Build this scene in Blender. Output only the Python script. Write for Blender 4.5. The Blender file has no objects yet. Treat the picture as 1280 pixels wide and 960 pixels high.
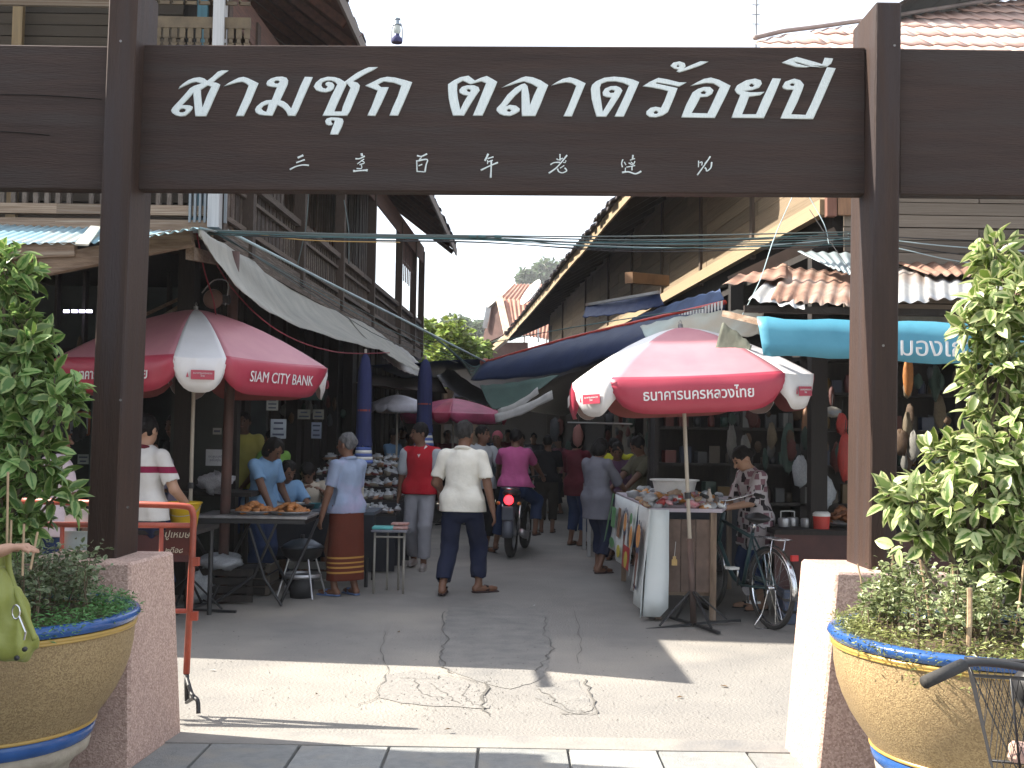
import bpy, math, random
import numpy as np
from mathutils import Vector, Matrix, Euler
R_ = math.radians
rng = random.Random(7)
sc = bpy.context.scene
col = sc.collection

# ------------------------------------------------------------------ camera, sky, sun, exposure
CAM = Vector((0, 0, 1.5))
PITCH, ROLL, FPX = 2.66, 0.9, 1400.0
CR = Euler((R_(90 + PITCH), 0, 0)).to_matrix() @ Matrix.Rotation(R_(ROLL), 3, 'Z')
cam = bpy.data.cameras.new('camera'); cam.lens = 36 * FPX / 1280; cam.sensor_width = 36
cam.clip_start = 0.05; cam.clip_end = 3000
camo = bpy.data.objects.new('camera', cam); col.objects.link(camo)
camo.matrix_world = Matrix.Translation(CAM) @ CR.to_4x4()
sc.camera = camo

SUN_EL = 41.0
SUN_DIR = Vector((-1, 0.17, 0)).normalized() * math.cos(R_(SUN_EL)) + Vector((0, 0, math.sin(R_(SUN_EL))))   # towards the sun
w = bpy.data.worlds.new('World'); sc.world = w; w.use_nodes = True
nt = w.node_tree; bg = nt.nodes['Background']
sky = nt.nodes.new('ShaderNodeTexSky'); sky.sky_type = 'NISHITA'; sky.sun_disc = False
sky.sun_elevation = R_(SUN_EL); sky.sun_rotation = math.atan2(SUN_DIR.x, SUN_DIR.y)
sky.air_density = 1.0; sky.dust_density = 2.0; sky.ozone_density = 1.0; sky.altitude = 10
hz = nt.nodes.new('ShaderNodeMix'); hz.data_type = 'RGBA'; hz.blend_type = 'ADD'; hz.inputs[0].default_value = 1; hz.inputs[7].default_value = (3.9, 3.8, 3.62, 1)   # even white haze over the whole sky
nt.links.new(sky.outputs[0], hz.inputs[6]); nt.links.new(hz.outputs[2], bg.inputs[0]); bg.inputs[1].default_value = 0.08
sun = bpy.data.lights.new('sun', 'SUN'); sun.energy = 5.0; sun.angle = R_(0.5); sun.color = (1.0, 0.93, 0.82)
suno = bpy.data.objects.new('sun', sun); col.objects.link(suno)
suno.rotation_euler = SUN_DIR.to_track_quat('Z', 'Y').to_euler()
suno.location = (-8, 2, 9)
sc.view_settings.view_transform = 'Standard'; sc.view_settings.look = 'None'
sc.view_settings.exposure = 1.6; sc.view_settings.gamma = 1

# ------------------------------------------------------------------ helpers: where a thing stands
def ray(px, py):
    return CR @ Vector(((px - 640) / FPX, -(py - 480) / FPX, -1))
def P(px, py, Y):
    d = ray(px, py); return CAM + d * (Y / d.y)
def G(px, py, z=0.0):
    d = ray(px, py); return CAM + d * ((z - CAM.z) / d.z)
def V(*a): return Vector(a)

# ------------------------------------------------------------------ materials
MATS = {}
def M(name, c, rough=.7, kind='plain', c2=None, scale=3., bump=.15, metal=0., rand=0., amt=.5, stretch=(1, 1, 1), c3=None, trans=0., fine=60., spec=.5):
    if name in MATS: return MATS[name]
    m = bpy.data.materials.new(name); m.use_nodes = True
    n = m.node_tree.nodes; l = m.node_tree.links
    b = n['Principled BSDF']; b.inputs['Roughness'].default_value = rough
    b.inputs['Metallic'].default_value = metal
    b.inputs['Specular IOR Level'].default_value = spec
    tc = n.new('ShaderNodeTexCoord'); mp = n.new('ShaderNodeMapping'); mp.inputs['Scale'].default_value = stretch
    l.new(tc.outputs['Object'], mp.inputs[0])
    oi = n.new('ShaderNodeObjectInfo')
    add = n.new('ShaderNodeVectorMath'); add.operation = 'MULTIPLY_ADD'
    l.new(oi.outputs['Random'], add.inputs[0]); add.inputs[1].default_value = (17, 31, 23); l.new(mp.outputs[0], add.inputs[2])
    co = add.outputs[0]
    c2 = c2 or tuple(x * .62 for x in c)
    nz = n.new('ShaderNodeTexNoise'); nz.inputs['Scale'].default_value = scale; nz.inputs['Detail'].default_value = 6; nz.inputs['Roughness'].default_value = .6
    l.new(co, nz.inputs[0])
    rp = n.new('ShaderNodeValToRGB'); rp.color_ramp.elements[0].position = .5 - amt * .35; rp.color_ramp.elements[1].position = .5 + amt * .35
    rp.color_ramp.elements[0].color = (*c2, 1); rp.color_ramp.elements[1].color = (*c, 1)
    src = nz.outputs[0]
    if kind == 'speckle':
        vo = n.new('ShaderNodeTexVoronoi'); vo.inputs['Scale'].default_value = fine; l.new(co, vo.inputs[0])
        sp = n.new('ShaderNodeSeparateColor'); l.new(vo.outputs['Color'], sp.inputs[0])
        ma = n.new('ShaderNodeMath'); ma.operation = 'MULTIPLY_ADD'; ma.inputs[1].default_value = .8
        l.new(sp.outputs[0], ma.inputs[0])
        m2 = n.new('ShaderNodeMath'); m2.operation = 'MULTIPLY'; m2.inputs[1].default_value = .3; l.new(nz.outputs[0], m2.inputs[0]); l.new(m2.outputs[0], ma.inputs[2])
        src = ma.outputs[0]
    l.new(src, rp.inputs[0])
    out = rp.outputs[0]
    if c3:
        n3 = n.new('ShaderNodeTexNoise'); n3.inputs['Scale'].default_value = scale * .37; n3.inputs['Detail'].default_value = 5
        ad2 = n.new('ShaderNodeVectorMath'); ad2.operation = 'ADD'; ad2.inputs[1].default_value = (9.1, 4.7, 2.3); l.new(co, ad2.inputs[0]); l.new(ad2.outputs[0], n3.inputs[0])
        mr = n.new('ShaderNodeMapRange'); mr.inputs[1].default_value = .5; mr.inputs[2].default_value = .68; l.new(n3.outputs[0], mr.inputs[0])
        mx = n.new('ShaderNodeMix'); mx.data_type = 'RGBA'; l.new(mr.outputs[0], mx.inputs[0]); l.new(out, mx.inputs[6]); mx.inputs[7].default_value = (*c3, 1)
        out = mx.outputs[2]
    if rand:
        mr = n.new('ShaderNodeMapRange'); mr.inputs[3].default_value = 1 - rand; mr.inputs[4].default_value = 1 + rand; l.new(oi.outputs['Random'], mr.inputs[0])
        hs = n.new('ShaderNodeHueSaturation'); l.new(mr.outputs[0], hs.inputs['Value']); l.new(out, hs.inputs['Color'])
        out = hs.outputs[0]
    l.new(out, b.inputs['Base Color'])
    if bump:
        nb = n.new('ShaderNodeTexNoise'); nb.inputs['Scale'].default_value = fine; nb.inputs['Detail'].default_value = 4; l.new(co, nb.inputs[0])
        bp = n.new('ShaderNodeBump'); bp.inputs['Strength'].default_value = bump; bp.inputs['Distance'].default_value = .01
        l.new(nb.outputs[0], bp.inputs['Height']); l.new(bp.outputs[0], b.inputs['Normal'])
    if trans:
        tr = n.new('ShaderNodeBsdfTranslucent'); l.new(out, tr.inputs[0])
        ms = n.new('ShaderNodeMixShader'); ms.inputs[0].default_value = trans
        l.new(b.outputs[0], ms.inputs[1]); l.new(tr.outputs[0], ms.inputs[2]); l.new(ms.outputs[0], n['Material Output'].inputs[0])
    MATS[name] = m; return m
def EM(name, c, s):
    if name in MATS: return MATS[name]
    m = bpy.data.materials.new(name); m.use_nodes = True; b = m.node_tree.nodes['Principled BSDF']
    b.inputs['Base Color'].default_value = (*c, 1); b.inputs['Emission Color'].default_value = (*c, 1); b.inputs['Emission Strength'].default_value = s
    MATS[name] = m; return m
def CL(name, c, **k):      # cloth
    k.setdefault('rough', .9); k.setdefault('bump', .8); k.setdefault('fine', 15); k.setdefault('scale', 9); k.setdefault('amt', .9)
    return M('cloth_' + name, c, c2=tuple(x * .8 for x in c), spec=.15, **k)
def PL(name, c, **k):      # plastic / paint
    k.setdefault('rough', .45); k.setdefault('bump', .05); k.setdefault('scale', 6)
    return M('paint_' + name, c, c2=tuple(x * .75 for x in c), **k)
def mesh_wire_mat(name, c):
    m = bpy.data.materials.new(name); return m

WOODX = M('weathered_wood_x', (.27, .19, .13), .85, c2=(.13, .085, .055), scale=6, stretch=(.6, 5, 9), bump=.5, fine=40, rand=.28, c3=(.33, .27, .21))
WOODZ = M('weathered_wood_z', (.25, .18, .13), .85, c2=(.11, .075, .05), scale=6, stretch=(7, 7, .6), bump=.5, fine=40, rand=.3, c3=(.31, .26, .21))
WOODY = M('weathered_wood_y', (.27, .19, .13), .85, c2=(.13, .085, .055), scale=6, stretch=(9, .6, 9), bump=.5, fine=40, rand=.28, c3=(.32, .26, .2))
GATEX = M('stained_teak_x', (.060, .038, .031), .6, c2=(.024, .017, .015), scale=4, stretch=(.55, 6, 7), bump=.5, fine=34, c3=(.044, .034, .031), amt=1.1, spec=.18)
GATEZ = M('stained_teak_z', (.062, .037, .028), .6, c2=(.027, .018, .015), scale=4, stretch=(7, 7, .5), bump=.5, fine=34, c3=(.044, .034, .034), amt=1.1, spec=.18)
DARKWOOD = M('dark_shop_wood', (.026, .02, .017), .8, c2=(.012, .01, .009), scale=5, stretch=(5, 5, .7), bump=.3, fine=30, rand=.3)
REDWOOD = M('red_brown_board', (.2, .085, .06), .8, c2=(.1, .045, .035), scale=5, stretch=(3, .8, 3), bump=.3, rand=.2)
STEEL = M('worn_steel', (.35, .35, .36), .4, metal=.8, c2=(.2, .19, .18), bump=.1)
CHROME = M('chrome', (.7, .7, .72), .2, metal=1., c2=(.5, .5, .5), bump=.0)
BLACKM = M('black_metal', (.03, .03, .033), .5, c2=(.015, .015, .016), bump=.08)
RUBBER = M('rubber', (.025, .025, .026), .8, c2=(.04, .037, .033), scale=9)
PLAST_CLEAR = M('clear_bag_plastic', (.62, .64, .66), .15, c2=(.4, .42, .45), scale=14, bump=.6, fine=45, amt=.6, trans=.35)
WHITEP = PL('white', (.78, .78, .76))
SKIN = M('skin', (.19, .095, .058), .55, c2=(.15, .07, .042), scale=12, bump=.08, rand=.12, amt=1)
HAIR = M('black_hair', (.006, .005, .005), .62, c2=(.012, .010, .010), scale=40, stretch=(1, 1, .3), bump=.6, fine=110, spec=.18)
GREYHAIR = M('grey_hair', (.15, .15, .155), .8, c2=(.07, .07, .075), scale=38, stretch=(1, 1, .3), bump=.8, fine=110)

# ------------------------------------------------------------------ objects
ORG = {}
def org(o): return ORG.get(o.name, Vector((0, 0, 0))) if o else Vector((0, 0, 0))
def tag(o, label=None, cat=None, group=None, kind=None):
    if label: o['label'] = label
    if cat: o['category'] = cat
    if group: o['group'] = group
    if kind: o['kind'] = kind
    return o
def thing(name, loc, label, cat, group=None, rz=0.):
    o = bpy.data.objects.new(name, None); col.objects.link(o); o.location = loc; o.rotation_euler = (0, 0, rz)
    o.empty_display_size = .1
    if rz == 0: ORG[o.name] = Vector(loc)
    return tag(o, label, cat, group)
def link_mesh(name, me, parent=None, loc=None, mw=None, kind=None, label=None):
    o = bpy.data.objects.new(name, me); col.objects.link(o)
    if parent: o.parent = parent
    if mw is not None: o.matrix_local = Matrix.Translation(-org(parent)) @ mw
    elif loc is not None: o.location = loc
    ORG[o.name] = org(parent)
    if kind: o['kind'] = kind
    if label: o['label'] = label
    return o
def copy_tree(o, loc=None, rz=None, parent=None):
    c = o.copy(); col.objects.link(c); c.parent = parent
    if parent is not None: c.matrix_parent_inverse = o.matrix_parent_inverse.copy()
    if loc is not None: c.location = loc
    if rz is not None: c.rotation_euler = (0, 0, rz)
    for ch in o.children: copy_tree(ch, parent=c)
    return c

class MB:
    def __init__(s): s.v = []; s.f = []; s.mi = []
    def add(s, vs, fs, mi=0):
        b = len(s.v); s.v.extend([tuple(p) for p in vs]); s.f.extend([tuple(i + b for i in f) for f in fs]); s.mi.extend([mi] * len(fs)); return s
    def hexa(s, c8, mi=0):   # c8: bottom 4 ccw, top 4 ccw
        return s.add(c8, [(3, 2, 1, 0), (4, 5, 6, 7), (0, 1, 5, 4), (1, 2, 6, 5), (2, 3, 7, 6), (3, 0, 4, 7)], mi)
    def box(s, c, size, rz=0., mi=0, rot=None):
        x, y, z = [q / 2 for q in size]
        pts = [V(-x, -y, -z), V(x, -y, -z), V(x, y, -z), V(-x, y, -z), V(-x, -y, z), V(x, -y, z), V(x, y, z), V(-x, y, z)]
        m = rot if rot is not None else Matrix.Rotation(rz, 3, 'Z')
        c = Vector(c)
        return s.hexa([c + m @ p for p in pts], mi)
    def bar(s, a, b, w, h, up=None, mi=0):   # box along a->b, w across, h along up
        a = Vector(a); b = Vector(b); d = (b - a).normalized(); up = Vector(up) if up is not None else V(0, 0, 1)
        if abs(d.dot(up)) > .98: up = V(0, 1, 0)
        x = d.cross(up).normalized(); u = x.cross(d)
        q = [-x * w / 2 - u * h / 2, x * w / 2 - u * h / 2, x * w / 2 + u * h / 2, -x * w / 2 + u * h / 2]
        return s.hexa([a + t for t in q] + [b + t for t in q], mi)
    def tube(s, pts, r, n=8, closed=False, mi=0, cap=True):
        pts = [Vector(p) for p in pts]; m = len(pts)
        rr = r if isinstance(r, (list, tuple)) else [r] * m
        vs = []; prev = None
        for i, p in enumerate(pts):
            a = pts[i - 1] if (i > 0 or closed) else p; b = pts[(i + 1) % m] if (i < m - 1 or closed) else p
            d = (b - a); d = d.normalized() if d.length > 1e-9 else V(0, 0, 1)
            if prev is None:
                u = V(0, 0, 1) if abs(d.z) < .9 else V(1, 0, 0); x = d.cross(u).normalized()
            else:
                x = prev - d * prev.dot(d); x = x.normalized() if x.length > 1e-6 else d.orthogonal().normalized()
            prev = x; y = d.cross(x)
            for k in range(n):
                t = 2 * math.pi * k / n; vs.append(p + (x * math.cos(t) + y * math.sin(t)) * rr[i])
        fs = []
        for i in range(m if closed else m - 1):
            j = (i + 1) % m
            for k in range(n): fs.append((i * n + k, i * n + (k + 1) % n, j * n + (k + 1) % n, j * n + k))
        if not closed and cap: fs.append(tuple(range(n - 1, -1, -1))); fs.append(tuple((m - 1) * n + k for k in range(n)))
        return s.add(vs, fs, mi)
    def lathe(s, prof, c=(0, 0, 0), n=24, mi=0, axis=None):
        c = Vector(c); vs = []
        q = axis.to_track_quat('Z', 'Y').to_matrix() if axis is not None else None
        for (r, z) in prof:
            for k in range(n):
                t = 2 * math.pi * k / n; p = V(r * math.cos(t), r * math.sin(t), z); vs.append(c + (q @ p if q else p))
        fs = []
        for i in range(len(prof) - 1):
            for k in range(n): fs.append((i * n + k, i * n + (k + 1) % n, (i + 1) * n + (k + 1) % n, (i + 1) * n + k))
        return s.add(vs, fs, mi)
    def sheet(s, rows, th=0., mi=0):     # rows of points -> grid; th: thickness via offset back face
        nr = len(rows); nc = len(rows[0]); vs = [Vector(p) for r in rows for p in r]
        fs = [(i * nc + j, i * nc + j + 1, (i + 1) * nc + j + 1, (i + 1) * nc + j) for i in range(nr - 1) for j in range(nc - 1)]
        return s.add(vs, fs, mi)
    def build(s, name, mat, parent=None, world=True, smooth=False, kind=None, label=None, solid=0., bevel=0.):
        me = bpy.data.meshes.new(name)
        o = org(parent) if world else V(0, 0, 0)
        me.from_pydata([(x - o.x, y - o.y, z - o.z) for x, y, z in s.v], [], s.f)
        for m_ in (mat if isinstance(mat, (list, tuple)) else [mat]): me.materials.append(m_)
        if any(s.mi): me.polygons.foreach_set('material_index', s.mi)
        if smooth:
            me.polygons.foreach_set('use_smooth', [True] * len(me.polygons))
            if smooth is not True: me.set_sharp_from_angle(angle=R_(smooth))
        me.update()
        ob = link_mesh(name, me, parent, kind=kind, label=label)
        if solid:
            md = ob.modifiers.new('solid', 'SOLIDIFY'); md.thickness = solid; md.offset = 0
        if bevel:
            md = ob.modifiers.new('bevel', 'BEVEL'); md.width = bevel; md.segments = 1; md.limit_method = 'ANGLE'
        return ob
def struct(mb, name, mat, **k):
    o = mb.build(name, mat, None, **k); o['kind'] = 'structure'; return o
def unit_box_mesh(name, mat):
    return MB().box((0, 0, 0), (1, 1, 1)).mesh(name, mat)
def _mesh(s, name, mat, smooth=False):
    me = bpy.data.meshes.new(name); me.from_pydata(s.v, [], s.f)
    for m_ in (mat if isinstance(mat, (list, tuple)) else [mat]): me.materials.append(m_)
    if any(s.mi): me.polygons.foreach_set('material_index', s.mi)
    if smooth: me.polygons.foreach_set('use_smooth', [True] * len(me.polygons))
    me.update(); return me
MB.mesh = _mesh
def frame(a, b, up=(0, 0, 1)):
    """matrix whose X runs a->b (scaled to its length) for unit pieces: returns rotation columns"""
    d = (b - a).normalized(); up = Vector(up); y = up.cross(d).normalized(); z = d.cross(y)
    return Matrix((d, y, z)).transposed()
def piece(name, me, parent, a, b, w, h, up=(0, 0, 1)):
    """unit-box mesh stretched from a to b; w across (local y), h along up"""
    a = Vector(a); b = Vector(b); m = frame(a, b, up)
    S = Matrix.Diagonal((max((b - a).length, 1e-4), w, h))
    mw = Matrix.Translation((a + b) / 2) @ (m @ S).to_4x4()
    return link_mesh(name, me, parent, mw=mw)
def lerp(a, b, t): return a + (b - a) * t
def smoothpath(pts, n=6):
    pts = [Vector(p) for p in pts]; out = []
    for i in range(len(pts) - 1):
        p0 = pts[max(i - 1, 0)]; p1 = pts[i]; p2 = pts[i + 1]; p3 = pts[min(i + 2, len(pts) - 1)]
        for k in range(n):
            t = k / n
            out.append(.5 * ((2 * p1) + (p2 - p0) * t + (2 * p0 - 5 * p1 + 4 * p2 - p3) * t * t + (3 * p1 - p0 - 3 * p2 + p3) * t ** 3))
    out.append(pts[-1]); return out
def text_mesh(s, size, mat, shear=0., extrude=.001, offset=0., align='CENTER', space=1.):
    c = bpy.data.curves.new('t', 'FONT'); c.body = s; c.size = size; c.shear = shear; c.extrude = extrude; c.offset = offset
    c.align_x = align; c.space_character = space; c.resolution_u = 3
    o = bpy.data.objects.new('t', c); col.objects.link(o)
    dg = bpy.context.evaluated_depsgraph_get(); dg.update()
    me = bpy.data.meshes.new_from_object(o.evaluated_get(dg)); me.materials.clear(); me.materials.append(mat)
    bpy.data.objects.remove(o); bpy.data.curves.remove(c); return me
def cable(name, pts, r, mat, label, cat='cable', group=None, n=5, sm=6):
    o = MB().tube(smoothpath(pts, sm), r, n).build(name, mat, None, smooth=True)
    return tag(o, label, cat, group)
# ------------------------------------------------------------------ smooth solid modeller (tapered limbs merged, then surface nets)
class Field:
    def __init__(s, lo, hi, h):
        s.h = h; s.lo = np.array(lo, float); s.n = np.ceil((np.array(hi, float) - s.lo) / h).astype(int) + 2
        s.D = np.full(s.n, .25, np.float32)
        s.ax = [s.lo[i] + h * np.arange(s.n[i]) for i in range(3)]
    def win(s, lo, hi):
        a = np.clip(np.floor((np.array(lo) - s.lo) / s.h).astype(int), 0, s.n); b = np.clip(np.ceil((np.array(hi) - s.lo) / s.h).astype(int) + 1, 0, s.n)
        if (b <= a).any(): return None, None
        sl = tuple(slice(a[i], b[i]) for i in range(3))
        g = np.meshgrid(*[s.ax[i][a[i]:b[i]] for i in range(3)], indexing='ij')
        return sl, g
    def _put(s, sl, d, k, op):
        D = s.D[sl]
        if op == 'add':
            if k > 0:
                hh = np.clip(k - np.abs(D - d), 0, None) / k; s.D[sl] = np.minimum(D, d) - hh * hh * k * .25
            else: s.D[sl] = np.minimum(D, d)
        else: s.D[sl] = np.maximum(D, -d)
    def cap(s, a, b, ra, rb, k=.02, flat=None, op='add'):
        a = np.array(a, float); b = np.array(b, float); m = max(ra, rb) * (1 if not flat else max(1, 1)) + .07
        sl, g = s.win(np.minimum(a, b) - m, np.maximum(a, b) + m)
        if sl is None: return
        d = b - a; L = max((d * d).sum(), 1e-9)
        q = [g[i] - a[i] for i in range(3)]
        t = np.clip((q[0] * d[0] + q[1] * d[1] + q[2] * d[2]) / L, 0, 1)
        q = [q[i] - t * d[i] for i in range(3)]
        r2 = q[0] ** 2 + q[1] ** 2 + q[2] ** 2
        if flat:
            f, fac = flat; fd = q[0] * f[0] + q[1] * f[1] + q[2] * f[2]; r2 = r2 + fd * fd * (1 / fac ** 2 - 1)
        s._put(sl, (np.sqrt(r2) - (ra + (rb - ra) * t)) * (flat[1] ** .5 if flat else 1), k, op)
    def ell(s, c, r, rot=None, k=.02, op='add'):
        c = np.array(c, float); m = max(r) + .07
        sl, g = s.win(c - m, c + m)
        if sl is None: return
        q = [g[i] - c[i] for i in range(3)]
        if rot is not None:
            R = np.array(rot).T; q = [R[i][0] * q[0] + R[i][1] * q[1] + R[i][2] * q[2] for i in range(3)]
        k0 = np.sqrt(sum((q[i] / r[i]) ** 2 for i in range(3))); k1 = np.sqrt(sum((q[i] / r[i] ** 2) ** 2 for i in range(3))) + 1e-9
        s._put(sl, k0 * (k0 - 1) / k1, k, op)
    def plane(s, p, nrm):    # keep the side the normal points away from
        g = np.meshgrid(*s.ax, indexing='ij'); d = sum((g[i] - p[i]) * nrm[i] for i in range(3)); s.D = np.maximum(s.D, d.astype(np.float32))
    def wrinkle(s, amp, freq, seed, zs=.6):
        r = np.random.RandomState(seed); g = np.meshgrid(*s.ax, indexing='ij'); w_ = 0
        for _ in range(5):
            d = r.normal(size=3); d /= np.linalg.norm(d); d[2] *= zs; f = freq * r.uniform(.6, 1.6); ph = r.uniform(0, 6.3)
            u = r.normal(size=3); f2 = freq * .35; w_ = w_ + np.sin((g[0] * d[0] + g[1] * d[1] + g[2] * d[2]) * f + ph + 1.5 * np.sin((g[0] * u[0] + g[1] * u[1] + g[2] * u[2]) * f2))
        s.D = s.D + (amp / 2.2 * w_).astype(np.float32)
    def nets(s):
        D = s.D.copy(); D[0] = D[-1] = .1; D[:, 0] = D[:, -1] = .1; D[:, :, 0] = D[:, :, -1] = .1
        S = D < 0
        c = [S[i:S.shape[0] - 1 + i, j:S.shape[1] - 1 + j, k:S.shape[2] - 1 + k] for i in (0, 1) for j in (0, 1) for k in (0, 1)]
        cnt = sum(x.astype(np.int8) for x in c); act = np.argwhere((cnt > 0) & (cnt < 8))
        idx = np.full(cnt.shape, -1, np.int32); idx[tuple(act.T)] = np.arange(len(act))
        pos = np.zeros((len(act), 3)); num = np.zeros(len(act))
        for ax in range(3):
            o1, o2 = [i for i in range(3) if i != ax]
            for u in (0, 1):
                for v in (0, 1):
                    A = np.zeros(3, int); A[o1] = u; A[o2] = v; B = A.copy(); B[ax] = 1
                    va = D[tuple((act + A).T)]; vb = D[tuple((act + B).T)]; cr = (va < 0) != (vb < 0)
                    t = np.where(cr, va / np.where(cr, va - vb, 1), 0)
                    p = np.tile(A.astype(float), (len(act), 1)); p[:, ax] = t
                    pos += p * cr[:, None]; num += cr
        vs = (act + pos / num[:, None]) * s.h + s.lo
        F = []
        for ax in range(3):
            o1, o2 = [(1, 2), (2, 0), (0, 1)][ax]
            sa = [slice(None)] * 3; sb = [slice(None)] * 3; sa[ax] = slice(0, -1); sb[ax] = slice(1, None)
            e = np.argwhere(S[tuple(sa)] != S[tuple(sb)]); inside = S[tuple(e.T)]
            def cell(d1, d2):
                q = e.copy(); q[:, o1] -= d1; q[:, o2] -= d2; return idx[tuple(q.T)]
            q = np.stack([cell(1, 1), cell(0, 1), cell(0, 0), cell(1, 0)], 1)
            q[~inside] = q[~inside][:, ::-1]; F.append(q)
        return vs, np.concatenate(F)
    def build(s, name, mat, parent, label=None, origin=None, kind=None):
        vs, F = s.nets()
        if origin is not None: vs = vs - np.array(origin)
        me = bpy.data.meshes.new(name); me.vertices.add(len(vs)); me.vertices.foreach_set('co', vs.astype(np.float32).ravel())
        me.loops.add(len(F) * 4); me.loops.foreach_set('vertex_index', F.astype(np.int32).ravel())
        me.polygons.add(len(F)); me.polygons.foreach_set('loop_start', np.arange(0, len(F) * 4, 4, dtype=np.int32))
        me.polygons.foreach_set('use_smooth', np.ones(len(F), bool)); me.update(calc_edges=True)
        me.materials.append(mat); return link_mesh(name, me, parent, kind=kind, label=label)

def ik(a, c, l1, l2, hint):
    a = np.array(a, float); c = np.array(c, float); d = c - a; L = np.linalg.norm(d)
    if L > (l1 + l2) * .999: c = a + d / L * (l1 + l2) * .999; d = c - a; L = np.linalg.norm(d)
    x = (l1 * l1 - l2 * l2 + L * L) / (2 * L); hh = math.sqrt(max(l1 * l1 - x * x, 0)); u = d / L
    h = np.array(hint, float); h = h - u * h.dot(u); h /= np.linalg.norm(h) + 1e-9
    return a + u * x + h * hh, c

def rotz(v, a): c, s = math.cos(a), math.sin(a); return np.array([v[0] * c - v[1] * s, v[0] * s + v[1] * c, v[2]])
def nrm(v): v = np.array(v, float); return v / (np.linalg.norm(v) + 1e-9)

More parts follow.
